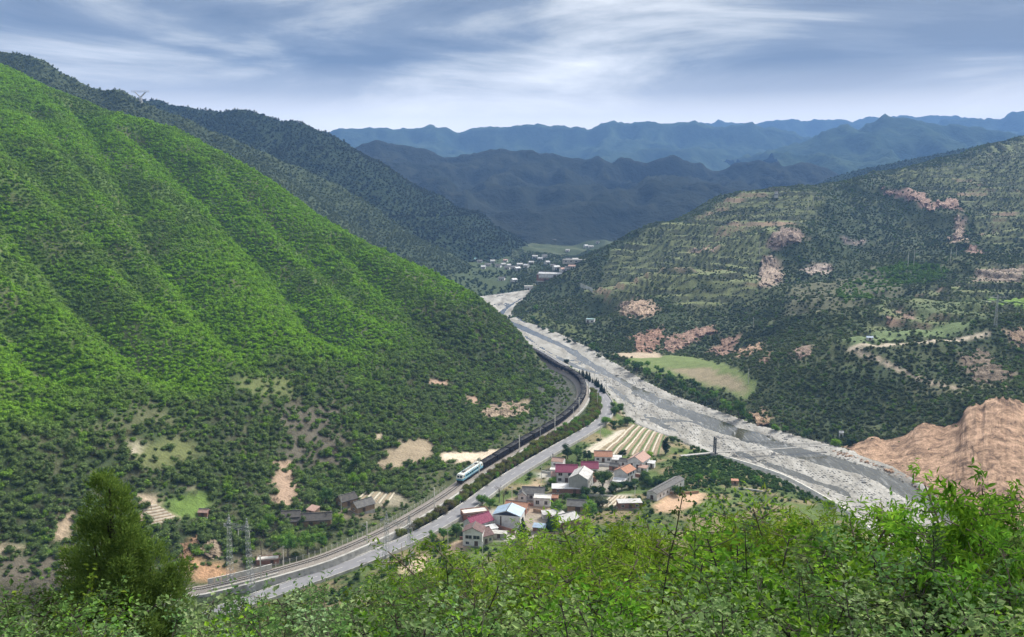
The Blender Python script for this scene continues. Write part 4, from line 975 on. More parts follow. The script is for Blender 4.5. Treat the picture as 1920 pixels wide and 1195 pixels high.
def locomotive():
    r = empty('electric_locomotive'); L = 10.3; W = 1.55
    pr = [(-L, 1.35), (-L - 0.25, 2.2), (-L + 0.28, 3.55), (-L + 0.75, 3.85), (L - 0.75, 3.85), (L - 0.28, 3.55), (L + 0.25, 2.2), (L, 1.35)]
    m = MB(); m.prism(pr[::-1], 'y', -W, W); m.build('body', MAT['loco_blue'], r)
    m = MB(); m.prism([(-1.56, 3.3), (1.56, 3.3), (1.56, 3.62), (1.15, 4.02), (-1.15, 4.02), (-1.56, 3.62)], 'x', -L + 0.5, L - 0.5); m.build('roof', MAT['loco_cream'], r)
    for s in (-1, 1):
        m = MB(); q = [(s * (L + 0.27), 2.18), (s * (L - 0.27), 3.57), (s * (L - 0.72), 3.88), (s * (L - 2.2), 3.88), (s * (L - 2.2), 2.18)]; q = q if s < 0 else q[::-1]; m.prism(q[::-1], 'y', -1.565, 1.565)
        c = m.build('cab', MAT['loco_cream'], r)
        for k in (-1, 1):
            m = MB(); a = (s * (L + 0.12), 2.62); b = (s * (L - 0.21), 3.46)
            m.add([(a[0] + s * 0.03, k * 0.14, a[1]), (a[0] + s * 0.03, k * 1.25, a[1]), (b[0] + s * 0.03, k * 1.2, b[1]), (b[0] + s * 0.03, k * 0.14, b[1])], [(0, 1, 2, 3)]); m.build('windscreen', MAT['glass_dark'], c)
            m = MB(); m.box(s * (L - 1.7), k * 1.57 - 0.02, 2.65, s * (L - 0.9), k * 1.57 + 0.02, 3.3); m.build('cab_window', MAT['glass_dark'], c)
            m = MB(); m.bar((s * (L + 0.2), k * 0.95, 1.95), (s * (L + 0.32), k * 0.95, 1.95), 0.14, n=10); m.build('headlight', MAT['lamp_glass'], c)
        m = MB(); m.box(min(s * (L + 0.02), s * (L - 0.5)), -1.4, 0.25, max(s * (L + 0.02), s * (L - 0.5)), 1.4, 1.1); m.build('pilot', MAT['bogie'], r)
        m = MB(); m.box(min(s * L, s * (L + 0.55)), -0.2, 0.75, max(s * L, s * (L + 0.55)), 0.2, 1.1); m.build('coupler', MAT['steel_dark'], r)
        x = s * 6.4; m = MB()
        for ya in (-0.75, 0.75): m.bar((x, ya, 4.3), (x - s * 1.6, ya * 0.8, 4.75), 0.035); m.bar((x - s * 1.6, ya * 0.8, 4.75), (x + s * 0.1, ya * 0.7, 5.3), 0.03)
        m.bar((x + s * 0.1, -0.9, 5.3), (x + s * 0.1, 0.9, 5.3), 0.05); m.box(x - 0.9, -0.7, 4.15, x + 0.9, 0.7, 4.28)
        for yy in (-0.6, 0.6):
            for xx in (-0.7, 0.7): m.bar((x + xx, yy, 4.02), (x + xx, yy, 4.2), 0.08)
        m.build('pantograph', MAT['steel_dark'], r)
    for x in (-4.2, -2.6, -0.8, 1.0, 2.8, 4.3): m = MB(); m.box(x - 0.5, -0.75, 4.0, x + 0.5, 0.75, 4.3); m.build('roof_equipment', MAT['concrete'], r)
    for s in (-1, 1):
        m = MB(); m.box(-L + 2.4, s * 1.56 - 0.012, 1.78, L - 2.4, s * 1.56 + 0.012, 2.02); m.build('side_stripe', MAT['loco_cream'], r)
        for k in range(8): m = MB(); x = -6.4 + k * 1.8; m.box(x - 0.6, s * 1.57 - 0.012, 2.45, x + 0.6, s * 1.57 + 0.012, 3.15); m.build('side_grille', MAT['glass_dark'], r)
    m = MB(); m.box(-L, -1.5, 1.0, L, 1.5, 1.36); m.box(-2.4, -1.3, 0.35, 2.4, 1.3, 1.0); m.build('underframe', MAT['steel_dark'], r)
    bogie(r, -6.2, 3, 4.2); bogie(r, 6.2, 3, 4.2)
    return r
s_front = raillen[arc_of(rail3, 861)]
loco = locomotive(); tag(loco, 'pale blue and cream electric locomotive leading the coal train', 'locomotive')
x, y, a = rail_at(s_front - 10.8); loco.location = (x, y, RAILZ); loco.rotation_euler = (0, 0, a)
def wagon():
    r = empty('coal_wagon'); L, W = 6.2, 1.58
    m = MB()
    m.box(-L, -W, 1.1, L, W, 1.25)
    for s in (-1, 1): m.box(-L, s * W - (0.06 if s > 0 else 0), 1.25, L, s * W + (0.06 if s < 0 else 0), 3.15); m.box(s * L - (0.06 if s > 0 else 0), -W + 0.07, 1.25, s * L + (0.06 if s < 0 else 0), W - 0.07, 3.15)
    m.build('body', MAT['wagon_black'], r)
    m = MB()
    for s in (-1, 1):
        for k in range(9): xx = -L + 0.1 + k * (2 * L - 0.2) / 8; m.box(xx - 0.07, s * (W + 0.06) - 0.06, 1.2, xx + 0.07, s * (W + 0.06) + 0.06, 3.1)
    m.build('side_ribs', MAT['wagon_rib'], r)['kind'] = 'stuff'
    m = MB()
    for s in (-1, 1): m.box(-L - 0.03, s * (W + 0.02) - 0.08, 3.1, L + 0.03, s * (W + 0.02) + 0.08, 3.24)
    for s in (-1, 1): m.box(s * L - 0.08, -W, 3.105, s * L + 0.08, W, 3.235)
    m.build('top_rim', MAT['steel_galv'] if False else MAT['wagon_rib'], r)
    g = np.random.default_rng(77); nx, nyy = 26, 8; X, Y = np.meshgrid(np.linspace(-L + 0.08, L - 0.08, nx), np.linspace(-W + 0.08, W - 0.08, nyy)); ex = np.minimum((L - np.abs(X)) / 1.2, 1) * np.minimum((W - np.abs(Y)) / 0.9, 1)
    Z = 2.85 + 0.55 * np.clip(ex, 0, 1) * (0.75 + 0.35 * np.sin(X * 1.1)) + g.uniform(-0.05, 0.05, X.shape); I = np.arange(X.size).reshape(X.shape)
    F = np.stack([I[:-1, :-1], I[:-1, 1:], I[1:, 1:], I[1:, :-1]], -1).reshape(-1, 4); link_mesh('coal_load', np_mesh('coal_load', np.stack([X, Y, Z], -1).reshape(-1, 3), F), MAT['coal'], r)
    for s in (-1, 1): m = MB(); m.box(min(s * L, s * (L + 0.5)), -0.15, 0.78, max(s * L, s * (L + 0.5)), 0.15, 1.05); m.build('coupler', MAT['steel_dark'], r)
    m = MB(); m.box(-L, -0.35, 0.8, L, 0.35, 1.1); m.build('sill', MAT['bogie'], r)
    bogie(r, -4.3, 2, 1.75); bogie(r, 4.3, 2, 1.75); return r
w0 = wagon(); s = s_front - 21.6 - 6.8; k = 0
while s > 8 and k < 40:
    o = w0 if k == 0 else copy_tree(w0)
    x, y, a = rail_at(s); o.location = (x, y, RAILZ); o.rotation_euler = (0, 0, a)
    tag(o, 'black open wagon heaped with coal, %s behind the locomotive' % ordinal(k), 'wagon', 'coal wagons of the train'); s -= 13.45; k += 1
# ================================================================== VILLAGE
HOUSE_ZONES = []; FAR_CLEAR = []
mat_basic('plaster_white', (0.66, 0.66, 0.66), 0.85, 0.10, 0.5, dirt=(0.42, 0.40, 0.37)); mat_basic('plaster_grey', (0.40, 0.40, 0.38), 0.9, 0.12, 0.5)
mat_basic('plaster_cream', (0.58, 0.52, 0.42), 0.9, 0.12, 0.5); mat_basic('timber', (0.12, 0.085, 0.06), 0.8, 0.2, 1.0); mat_basic('frame_pale', (0.55, 0.55, 0.52), 0.6, 0.1)
mat_basic('metal_blue', (0.30, 0.40, 0.52), 0.5, 0.12, 0.5, spec=0.5); mat_basic('metal_white', (0.62, 0.63, 0.64), 0.6, 0.15, 0.4, dirt=(0.36, 0.33, 0.30))
mat_basic('navy', (0.035, 0.045, 0.075), 0.6, 0.2, 0.6); mat_basic('mud_brick', (0.36, 0.25, 0.165), 0.95, 0.2, 0.7); mat_basic('teal_paint', (0.25, 0.50, 0.52), 0.6, 0.1)
def mat_brick(name, c1, c2):
    m = bpy.data.materials.new(name); m.use_nodes = True; t = NT(m.node_tree); b = m.node_tree.nodes['Principled BSDF']; b.inputs['Roughness'].default_value = 0.9
    tc = t.n('ShaderNodeTexCoord'); n = t.n('ShaderNodeTexNoise', i_Scale=0.7, i_Detail=6.0, i_Roughness=0.7); t.l(tc, 'Object', n, 'Vector')
    n2 = t.n('ShaderNodeTexNoise', i_Scale=7.0, i_Detail=2.0); t.l(tc, 'Object', n2, 'Vector')
    f = t.math('ADD', t.math('MULTIPLY', n.outputs[0], 0.6), t.math('MULTIPLY', n2.outputs[0], 0.4))
    t.t.links.new(t.ramp(f, [(0.36, c1), (0.62, c2)]), b.inputs['Base Color']); MAT[name] = m
mat_brick('brick', (0.17, 0.085, 0.06), (0.34, 0.18, 0.125))
def mat_tile(name, c1, c2, wave=3.4):
    """tiled roof: ribs running down the slope, courses across, weathering"""
    m = bpy.data.materials.new(name); m.use_nodes = True; t = NT(m.node_tree); b = m.node_tree.nodes['Principled BSDF']; b.inputs['Roughness'].default_value = 0.8; b.inputs['Specular IOR Level'].default_value = 0.3
    tc = t.n('ShaderNodeTexCoord'); w = t.n('ShaderNodeTexWave', i_Scale=wave * 0.5, i_Distortion=0.4, i_Detail=1.0); w.bands_direction = 'X'; t.l(tc, 'Object', w, 'Vector')
    w2 = t.n('ShaderNodeTexWave', i_Scale=wave * 0.35, i_Distortion=0.3); w2.bands_direction = 'Y'; t.l(tc, 'Object', w2, 'Vector')
    n = t.n('ShaderNodeTexNoise', i_Scale=0.9, i_Detail=6.0, i_Roughness=0.7); t.l(tc, 'Object', n, 'Vector')
    f = t.math('ADD', t.math('MULTIPLY', n.outputs[0], 0.75), t.math('MULTIPLY', t.math('ADD', w.outputs['Fac'], w2.outputs['Fac']), 0.12))
    t.t.links.new(t.ramp(f, [(0.34, c1), (0.66, c2)]), b.inputs['Base Color'])
    bp = t.n('ShaderNodeBump', i_Strength=0.7, i_Distance=0.12); t.l(w, 'Fac', bp, 'Height'); t.l(bp, 0, b, 'Normal'); MAT[name] = m
mat_tile('tile_maroon', (0.23, 0.055, 0.095), (0.33, 0.085, 0.15)); mat_tile('tile_orange', (0.40, 0.19, 0.12), (0.58, 0.31, 0.21)); mat_tile('tile_grey', (0.10, 0.10, 0.10), (0.22, 0.215, 0.205))
mat_tile('tile_brown', (0.12, 0.075, 0.07), (0.26, 0.17, 0.16)); mat_tile('tile_dark', (0.055, 0.052, 0.05), (0.14, 0.13, 0.12)); mat_tile('sheet_white', (0.36, 0.34, 0.32), (0.68, 0.68, 0.68), 2.0); mat_tile('tile_pink', (0.42, 0.26, 0.21), (0.58, 0.40, 0.34))

def opening(parent, face, c, z0, w, h, fr='frame_pale', pane='glass_dark', name='window', x0=0, x1=0, y0=0, y1=0):
    """window or door set in a wall face: 's' y0, 'n' y1, 'w' x0, 'e' x1"""
    e = 0.05; sg = {'s': -1, 'n': 1, 'w': -1, 'e': 1}[face]; p = {'s': y0, 'n': y1, 'w': x0, 'e': x1}[face]
    def bx(m, a0, a1, b0, b1, d0, d1):
        lo, hi = sorted((p + sg * d0, p + sg * d1))
        if face in 'sn': m.box(a0, lo, b0, a1, hi, b1)
        else: m.box(lo, a0, b0, hi, a1, b1)
    m = MB(); bx(m, c - w / 2, c + w / 2, z0, z0 + h, -0.03, 0.03); o = m.build(name, MAT[pane], parent)
    m = MB(); f = 0.09
    bx(m, c - w / 2 - f, c + w / 2 + f, z0 + h, z0 + h + f, -0.02, 0.07); bx(m, c - w / 2 - f, c + w / 2 + f, z0 - f, z0, -0.02, 0.10)
    bx(m, c - w / 2 - f, c - w / 2, z0, z0 + h, -0.02, 0.07); bx(m, c + w / 2, c + w / 2 + f, z0, z0 + h, -0.02, 0.07); bx(m, c - 0.035, c + 0.035, z0, z0 + h, 0.031, 0.06)
    m.build('frame', MAT[fr], o); return o
def house(label, u, v, w, d, h, rot, roof='gable', rise=1.8, wall='plaster_white', tile='tile_orange', over=0.45, wins=(), doors=(), z=None, ridge='x', name='house', cat='house', base=None, para=0.4, chimney=False, group=None, gable=None):
    """w along local x, d along local y; front (-y) faces the viewer when rot is 0. (u, v): photograph pixel of the front wall foot"""
    P = np.array(base) if base is not None else (ground(u, v) if z is None else np.array(atz(u, v, z)))
    r = empty(name, (P[0], P[1], P[2]), R(rot)); tag(r, label, cat, group)
    x0, x1, y0, y1 = -w / 2, w / 2, 0.0, d; b = -1.2
    m = MB()
    if roof == 'gable' and ridge == 'x': m.prism([(y0, b), (y1, b), (y1, h), (d / 2, h + rise), (y0, h)], 'x', x0, x1)
    elif roof == 'gable': m.prism([(x0, b), (x0, h), (0, h + rise), (x1, h), (x1, b)], 'y', y0, y1)
    elif roof == 'mono': m.prism([(y0, b), (y1, b), (y1, h + rise), (y0, h)], 'x', x0, x1)
    else: m.box(x0, y0, b, x1, y1, h)
    m.build('wall', MAT[wall], r)
    t = 0.16; e = 0.03; rf = None
    if roof == 'gable' and ridge == 'x':
        k = rise / (d / 2); zo = h - over * k + e + t
        m = MB(); m.slab((x0 - over, y0 - over, zo), (x1 + over, y0 - over, zo), (x1 + over, d / 2, h + rise + e + t), (x0 - over, d / 2, h + rise + e + t), t); rf = m.build('roof_slope', MAT[tile], r)
        m = MB(); m.slab((x0 - over, d / 2, h + rise + e + t), (x1 + over, d / 2, h + rise + e + t), (x1 + over, y1 + over, zo), (x0 - over, y1 + over, zo), t); m.build('roof_slope', MAT[tile], r)
        m = MB(); m.box(x0 - over, d / 2 - 0.14, h + rise + t, x1 + over, d / 2 + 0.14, h + rise + t + 0.22); m.build('ridge_cap', MAT['tile_grey' if tile != 'tile_maroon' else tile], r)
    elif roof == 'gable':
        k = rise / (w / 2); zo = h - over * k + e + t
        m = MB(); m.slab((x0 - over, y0 - over, zo), (0, y0 - over, h + rise + e + t), (0, y1 + over, h + rise + e + t), (x0 - over, y1 + over, zo), t); rf = m.build('roof_slope', MAT[tile], r)
        m = MB(); m.slab((0, y0 - over, h + rise + e + t), (x1 + over, y0 - over, zo), (x1 + over, y1 + over, zo), (0, y1 + over, h + rise + e + t), t); m.build('roof_slope', MAT[tile], r)
        m = MB(); m.box(-0.14, y0 - over, h + rise + t, 0.14, y1 + over, h + rise + t + 0.22); m.build('ridge_cap', MAT['tile_grey' if tile != 'tile_maroon' else tile], r)
        if gable:
            m = MB(); m.prism([(x0 + 0.25, h - 0.1), (0, h + rise - 0.35), (x1 - 0.25, h - 0.1)][::-1], 'y', y0 - 0.03, y0 + 0.03); m.build('gable_panel', MAT[gable], r)
    elif roof == 'mono':
        k = rise / d; m = MB(); m.slab((x0 - over, y0 - over, h - over * k + e + t), (x1 + over, y0 - over, h - over * k + e + t), (x1 + over, y1 + over, h + rise + over * k + e + t), (x0 - over, y1 + over, h + rise + over * k + e + t), t); m.build('roof_slope', MAT[tile], r)
    else:
        m = MB(); m.box(x0 - 0.12, y0 - 0.12, h + 0.003, x1 + 0.12, y1 + 0.12, h + 0.15); rf = m.build('roof', MAT[tile], r)
        if para:
            m = MB(); q = h + 0.153
            m.box(x0 - 0.12, y0 - 0.12, q, x1 + 0.12, y0 + 0.1, q + para); m.box(x0 - 0.12, y1 - 0.1, q, x1 + 0.12, y1 + 0.12, q + para); m.box(x0 - 0.12, y0 + 0.1, q, x0 + 0.1, y1 - 0.1, q + para); m.box(x1 - 0.1, y0 + 0.1, q, x1 + 0.12, y1 - 0.1, q + para)
            m.build('roof_parapet', MAT[wall], r)
    if chimney: m = MB(); m.box(w * 0.25, d * 0.55, h, w * 0.25 + 0.6, d * 0.55 + 0.6, h + rise + 0.9); m.build('chimney', MAT['brick'], r)
    m = MB(); m.box(x0 - 0.08, y0 - 0.08, b, x1 + 0.08, y1 + 0.08, 0.25); m.build('plinth', MAT['concrete'], r)
    for q in wins: opening(r, q[0], q[1], q[2], q[3], q[4], x0=x0, x1=x1, y0=y0, y1=y1)
    for q in doors: opening(r, q[0], q[1], 0.1, q[2], q[3], fr='timber', pane='timber', name='door', x0=x0, x1=x1, y0=y0, y1=y1)
    c, s = math.cos(R(rot)), math.sin(R(rot)); mgn = 0.8
    HOUSE_ZONES.append([(P[0] + c * a - s * bb, P[1] + s * a + c * bb) for a, bb in ((x0 - mgn, y0 - 2.0), (x1 + mgn, y0 - 2.0), (x1 + mgn, y1 + mgn), (x0 - mgn, y1 + mgn))])
    return r
# --- upper cluster
house('two-storey white house with maroon tiled roof left of the grey gabled block', 1062, 907, 9.4, 7.0, 5.2, -4, rise=2.2, tile='tile_maroon', wins=[('s', -2.8, 3.4, 1.7, 1.3), ('s', 1.6, 3.4, 1.7, 1.3), ('w', 3.5, 3.4, 1.2, 1.2), ('s', -3.0, 0.9, 1.4, 1.3)], doors=[('s', 0, 1.3, 2.2), ('s', 2.6, 1.0, 2.1)])
house('tall grey rendered block with its plain gable towards the viewer', 1084, 926, 8.4, 11.5, 6.6, -17, rise=2.3, ridge='y', wall='plaster_grey', tile='sheet_white', over=0.15, wins=[('e', 2.5, 4.2, 1.2, 1.4), ('e', 5.5, 4.2, 1.2, 1.4), ('e', 8.6, 4.2, 1.2, 1.4), ('e', 2.5, 1.0, 1.2, 1.4), ('e', 8.6, 1.0, 1.2, 1.4), ('s', 0.2, 6.9, 0.5, 0.4)], doors=[('e', 5.5, 1.3, 2.2)])
house('long low brick shed with white sheet roof below the grey block', 1063, 928, 13.0, 4.0, 2.4, -3, roof='mono', rise=0.7, wall='brick', tile='metal_white', over=0.25, wins=[('s', -4, 1.0, 0.9, 0.8)], doors=[('s', 3.4, 1.1, 1.9)], name='shed', cat='shed')
house('white house with maroon tiled roof beside the big round tree', 1106, 892, 7.4, 6.0, 3.4, -2, rise=2.0, tile='tile_maroon', wins=[('s', -2.2, 1.2, 1.3, 1.3), ('s', 2.2, 1.2, 1.3, 1.3)], doors=[('s', 0, 1.3, 2.2)])
house('white house with pale orange roof below the striped field', 1131, 868, 8.2, 5.6, 3.2, -5, rise=1.7, tile='tile_orange', wins=[('s', -2.6, 1.1, 1.3, 1.2), ('s', 2.6, 1.1, 1.3, 1.2)], doors=[('s', 0, 1.2, 2.1)])
house('grey sheet roofed annexe beside the pale orange house', 1155, 872, 4.4, 4.4, 2.5, -12, roof='mono', rise=0.8, wall='plaster_grey', tile='metal_white', over=0.25, wins=[('s', 0, 1.0, 0.9, 0.9)], name='annexe', cat='shed')
house('white gabled house with faded orange roof nearest the river', 1190, 880, 7.6, 10.0, 3.8, -30, rise=2.2, ridge='y', tile='tile_pink', wins=[('e', 2.2, 1.2, 1.1, 1.3), ('e', 7.2, 1.2, 1.1, 1.3), ('s', -1.6, 1.3, 1.0, 1.2)], doors=[('e', 4.8, 1.2, 2.1), ('s', 1.4, 1.0, 2.0)])
house('white two-storey house with small orange roof right of the big tree', 1163, 904, 6.6, 7.6, 4.8, -38, rise=1.6, ridge='y', tile='tile_orange', wins=[('e', 1.6, 3.1, 0.9, 1.4), ('e', 3.8, 3.1, 0.9, 1.4), ('e', 6.0, 3.1, 0.9, 1.4), ('e', 1.6, 0.8, 0.9, 1.2)], doors=[('e', 4.6, 1.1, 2.1)])
house('low white sheet roof beside the two-storey orange-roofed house', 1160, 912, 5.4, 3.4, 1.9, -16, roof='mono', rise=0.5, wall='plaster_white', tile='metal_white', over=0.3, doors=[('s', 0.6, 1.0, 1.6)], name='lean_to', cat='shed')
house('dark grey lean-to between the river-side houses', 1176, 895, 5.0, 4.0, 2.2, -34, roof='mono', rise=0.6, wall='plaster_grey', tile='tile_grey', over=0.2, doors=[('s', 0, 1.0, 1.8)], name='lean_to', cat='shed')
house('white stepped house close to the road with pink tiled top', 1044, 884, 5.6, 5.0, 4.4, -18, rise=1.2, tile='tile_pink', over=0.1, wins=[('s', -1.2, 2.6, 0.9, 1.0), ('s', 1.4, 2.6, 0.9, 1.0), ('w', 2.5, 2.4, 0.8, 1.0)], doors=[('s', 0.4, 1.0, 2.0)])
house('tiny white block house below the stepped house', 1038, 892, 3.6, 3.2, 2.6, -14, roof='flat', wall='plaster_white', tile='concrete_pale', para=0.15, wins=[('s', -0.8, 1.0, 0.7, 0.8)], doors=[('s', 0.7, 0.8, 1.8)], name='outhouse', cat='shed')
house('small orange roofed porch house between the grey block and the tree', 1109, 905, 4.6, 3.6, 2.4, -8, roof='mono', rise=1.0, wall='brick', tile='tile_orange', over=0.3, doors=[('s', 0, 1.6, 1.9)], name='porch_house', cat='shed')
house('white roofed hut standing alone by the riverside scrub', 1220, 878, 3.4, 3.0, 2.3, -20, roof='mono', rise=0.4, wall='plaster_white', tile='metal_white', over=0.2, doors=[('s', 0.3, 0.9, 1.8)], name='hut', cat='shed')
house('small brick courtyard shed between the two orange roofed houses', 1150, 884, 4.2, 3.4, 2.3, -22, rise=0.9, wall='brick', tile='tile_grey', over=0.2, doors=[('s', 0, 1.0, 1.8)], name='shed', cat='shed')
# --- middle cluster
house('white house with weathered grey tiled roof above the yard', 999, 940, 9.2, 6.2, 3.1, -6, rise=1.9, tile='tile_grey', wins=[('s', -0.8, 1.0, 1.2, 1.3), ('s', 3.2, 1.0, 1.2, 1.3), ('w', 3.1, 1.1, 1.0, 1.1)], doors=[('s', 1.2, 1.2, 2.1)], chimney=True)
house('white gable wing at the left end of the grey tiled house', 979, 942, 3.6, 6.0, 2.6, -6, rise=1.3, ridge='y', tile='tile_grey', over=0.25, wins=[('s', 0, 1.0, 1.0, 1.0)], name='house_wing', cat='house')
house('white flat roofed box house with two dark windows', 1016, 952, 7.0, 4.6, 3.4, -8, roof='flat', tile='concrete_pale', para=0.3, wins=[('s', -1.9, 1.0, 1.4, 1.6), ('s', 1.7, 1.0, 1.2, 1.5)], doors=[('e', 2.2, 1.0, 2.0)])
house('low brick shed with orange tiled roof behind the blue gabled warehouse', 966, 966, 9.0, 6.0, 2.9, -16, rise=1.6, wall='brick', tile='tile_orange', wins=[('s', 2.6, 1.0, 1.0, 1.0), ('e', 3.0, 1.0, 1.0, 1.2)], doors=[('s', -1.0, 1.3, 2.0)])
house('white warehouse with dark blue gable panel and grey sheet roof', 950, 992, 10.8, 8.5, 5.4, -13, rise=1.9, ridge='y', wall='plaster_white', tile='metal_blue', over=0.35, gable='navy', doors=[('s', -2.4, 0.35, 4.6)], wins=[('e', 4.0, 2.5, 1.2, 1.0)], name='warehouse', cat='warehouse')
house('white flat roofed yard building beside the road above the maroon roof', 893, 975, 10.5, 5.0, 2.8, 18, roof='flat', wall='brick', tile='concrete_pale', para=0.35, wins=[('s', -3, 1.0, 1.0, 1.0), ('s', 2.6, 1.0, 1.0, 1.0)], doors=[('s', 0, 1.2, 2.0)])
house('white house with long maroon roof turned towards the yard', 906, 1000, 10.0, 6.2, 4.0, 40, rise=2.1, tile='tile_maroon', wins=[('s', -2.8, 1.4, 1.2, 1.4), ('s', 2.4, 1.4, 1.2, 1.4)], doors=[('s', 0.0, 1.2, 2.2), ('s', 4.0, 1.0, 2.0)])
house('white two-storey gabled house with wide window band above the near trees', 886, 1026, 7.4, 6.0, 5.6, -9, rise=1.7, ridge='y', tile='tile_brown', over=0.3, wins=[('s', -1.5, 3.0, 2.4, 1.3), ('s', 1.5, 3.0, 2.4, 1.3), ('s', -2.0, 0.8, 1.2, 1.0)], doors=[('s', 1.4, 1.2, 2.0)])
house('brick house with brown tiled roof joined to the near white gable', 911, 1022, 6.4, 6.6, 3.4, 34, rise=1.7, wall='plaster_cream', tile='tile_brown', wins=[('s', -1.9, 1.0, 1.0, 1.2), ('s', 2.0, 1.0, 1.0, 1.2)], doors=[('s', 0.1, 1.1, 2.0)])
house('grey flat roofed low shed beside the brick yard wall', 930, 1012, 8.0, 3.2, 2.0, -8, roof='flat', wall='plaster_grey', tile='concrete', para=0, doors=[('s', 1.0, 1.0, 1.7)], name='shed', cat='shed')
house('brick shed with patchy white sheet roof at the edge of the woods', 1068, 990, 9.0, 6.8, 2.9, 33, rise=1.5, wall='brick', tile='sheet_white', over=0.5, wins=[('s', 2.6, 1.0, 0.9, 0.9)], doors=[('s', -1.6, 1.3, 1.9)], name='shed', cat='shed')
house('smaller white sheet roof tucked behind the patchy roofed shed', 1048, 978, 5.6, 4.0, 2.6, 30, roof='mono', rise=0.8, wall='brick', tile='sheet_white', over=0.3, doors=[('s', 0, 1.0, 1.8)], name='shed', cat='shed')
house('dark grey tiled barn half hidden between two round trees', 1083, 962, 8.6, 5.6, 2.7, -9, rise=1.5, wall='mud_brick', tile='tile_grey', doors=[('s', 0, 2.0, 2.0)], name='barn', cat='barn')
house('little shed with pale blue sheet roof in the trees', 1010, 1000, 4.8, 3.0, 1.9, -14, roof='mono', rise=0.5, wall='brick', tile='metal_blue', over=0.25, doors=[('s', 0, 0.9, 1.6)], name='shed', cat='shed')
house('brick ruin with broken white roof beside the striped plot', 1182, 955, 10.0, 5.0, 2.6, 4, roof='flat', wall='brick', tile='sheet_white', para=0, wins=[('s', -3.2, 0.9, 1.2, 1.0), ('s', 2.8, 0.9, 1.2, 1.0)], doors=[('s', 0, 1.2, 2.0)], name='ruin', cat='ruin')
house('long narrow pale shed with grey roof slabs running towards the river', 1222, 938, 5.0, 25.0, 3.0, -38, rise=0.9, ridge='y', wall='plaster_white', tile='tile_grey', over=0.15, wins=[('e', 3 + 3.1 * k, 0.9, 1.0, 1.2) for k in range(7)], doors=[('s', 0, 1.2, 1.9)], name='pig_shed', cat='shed')
house('small orange brick hut in the scrub near the embankment', 1378, 911, 3.2, 2.8, 2.0, -10, roof='flat', wall='mud_brick', tile='tile_orange', para=0, doors=[('s', 0, 0.9, 1.5)], name='hut', cat='shed')
house('small white store with grey roof between the grey block and the porch house', 1100, 915, 4.0, 3.4, 2.6, -15, rise=0.9, tile='tile_grey', over=0.2, doors=[('s', 0, 0.9, 1.8)], name='store', cat='shed')
house('low red roofed kitchen behind the white flat box house', 1036, 944, 4.4, 3.6, 2.3, -8, rise=0.9, wall='brick', tile='tile_orange', over=0.25, doors=[('s', 0, 0.9, 1.7)], name='kitchen', cat='shed')
house('white walled pen with sheet roof left of the patchy roofed shed', 1030, 975, 5.0, 3.4, 2.0, 12, roof='mono', rise=0.5, wall='plaster_white', tile='sheet_white', over=0.2, doors=[('s', 0, 0.9, 1.6)], name='pen', cat='shed')
house('tiny brick toilet block beside the tan yard wall', 1043, 962, 2.4, 2.2, 2.0, -5, roof='flat', wall='brick', tile='concrete_pale', para=0.1, doors=[('s', 0, 0.8, 1.6)], name='outhouse', cat='shed')
house('pale grey roofed shed between the white gabled house and the annexe', 1168, 876, 4.6, 3.6, 2.4, -28, rise=0.9, wall='plaster_white', tile='tile_grey', over=0.2, doors=[('s', 0, 0.9, 1.7)], name='shed', cat='shed')
house('little pink roofed porch in front of the white gabled house', 1204, 886, 4.0, 2.6, 2.1, -30, roof='mono', rise=0.5, wall='plaster_white', tile='tile_pink', over=0.25, doors=[('s', 0, 0.9, 1.6)], name='porch', cat='shed')
house('white lean-to on the left side of the two-storey maroon house', 1040, 905, 3.2, 4.0, 2.8, -4, roof='mono', rise=0.8, wall='plaster_white', tile='tile_pink', over=0.2, wins=[('s', 0, 1.2, 0.8, 0.8)], doors=[('w', 2.0, 0.8, 1.8)], name='lean_to', cat='shed')
house('low white store below the near maroon roof', 924, 1003, 4.6, 3.0, 2.2, 28, roof='mono', rise=0.5, wall='plaster_white', tile='metal_white', over=0.2, doors=[('s', 0, 0.9, 1.7)], name='store', cat='shed')
house('brick shed with white sheets left of the white warehouse', 918, 985, 5.0, 3.6, 2.3, -13, roof='mono', rise=0.5, wall='brick', tile='sheet_white', over=0.2, doors=[('s', 0, 0.9, 1.7)], name='shed', cat='shed')
# --- hamlet on the hill side of the railway
house('long mud brick house with dark tiled roof left of the round trees', 583, 990, 15.0, 5.6, 2.8, 8, rise=1.6, wall='mud_brick', tile='tile_dark', wins=[('s', -4.6, 0.9, 1.0, 1.1), ('s', 4.6, 0.9, 1.0, 1.1)], doors=[('s', 0.0, 1.2, 1.9)])
house('small dark roofed wing at the left end of the long mud brick house', 545, 982, 6.5, 5.0, 2.5, 8, rise=1.4, wall='mud_brick', tile='tile_dark', doors=[('s', 0, 1.1, 1.8)], name='house_wing')
house('mud brick gable house with dark roof below the terraced plot', 636, 952, 5.0, 7.0, 2.7, -48, rise=1.6, ridge='y', wall='mud_brick', tile='tile_dark', wins=[('s', 0, 1.0, 0.9, 0.9)], doors=[('e', 3.0, 1.0, 1.8)])
house('mud brick gable house nearer the railway fence', 664, 962, 5.2, 8.0, 2.7, -48, rise=1.6, ridge='y', wall='mud_brick', tile='tile_grey', wins=[('s', 0, 1.0, 0.9, 0.9)], doors=[('e', 3.0, 1.0, 1.8)])
house('little tan ruin with sloping roof behind the long mud brick house', 582, 966, 4.0, 3.2, 1.8, -30, roof='mono', rise=0.8, wall='mud_brick', tile='tile_pink', over=0.2, doors=[('s', 0, 0.9, 1.4)], name='ruin', cat='ruin')
house('small red roofed brick pump house by the green plot', 380, 972, 3.4, 2.6, 1.9, -5, rise=0.8, wall='brick', tile='tile_pink', over=0.2, doors=[('s', 0, 0.9, 1.5)], name='pump_house', cat='shed')
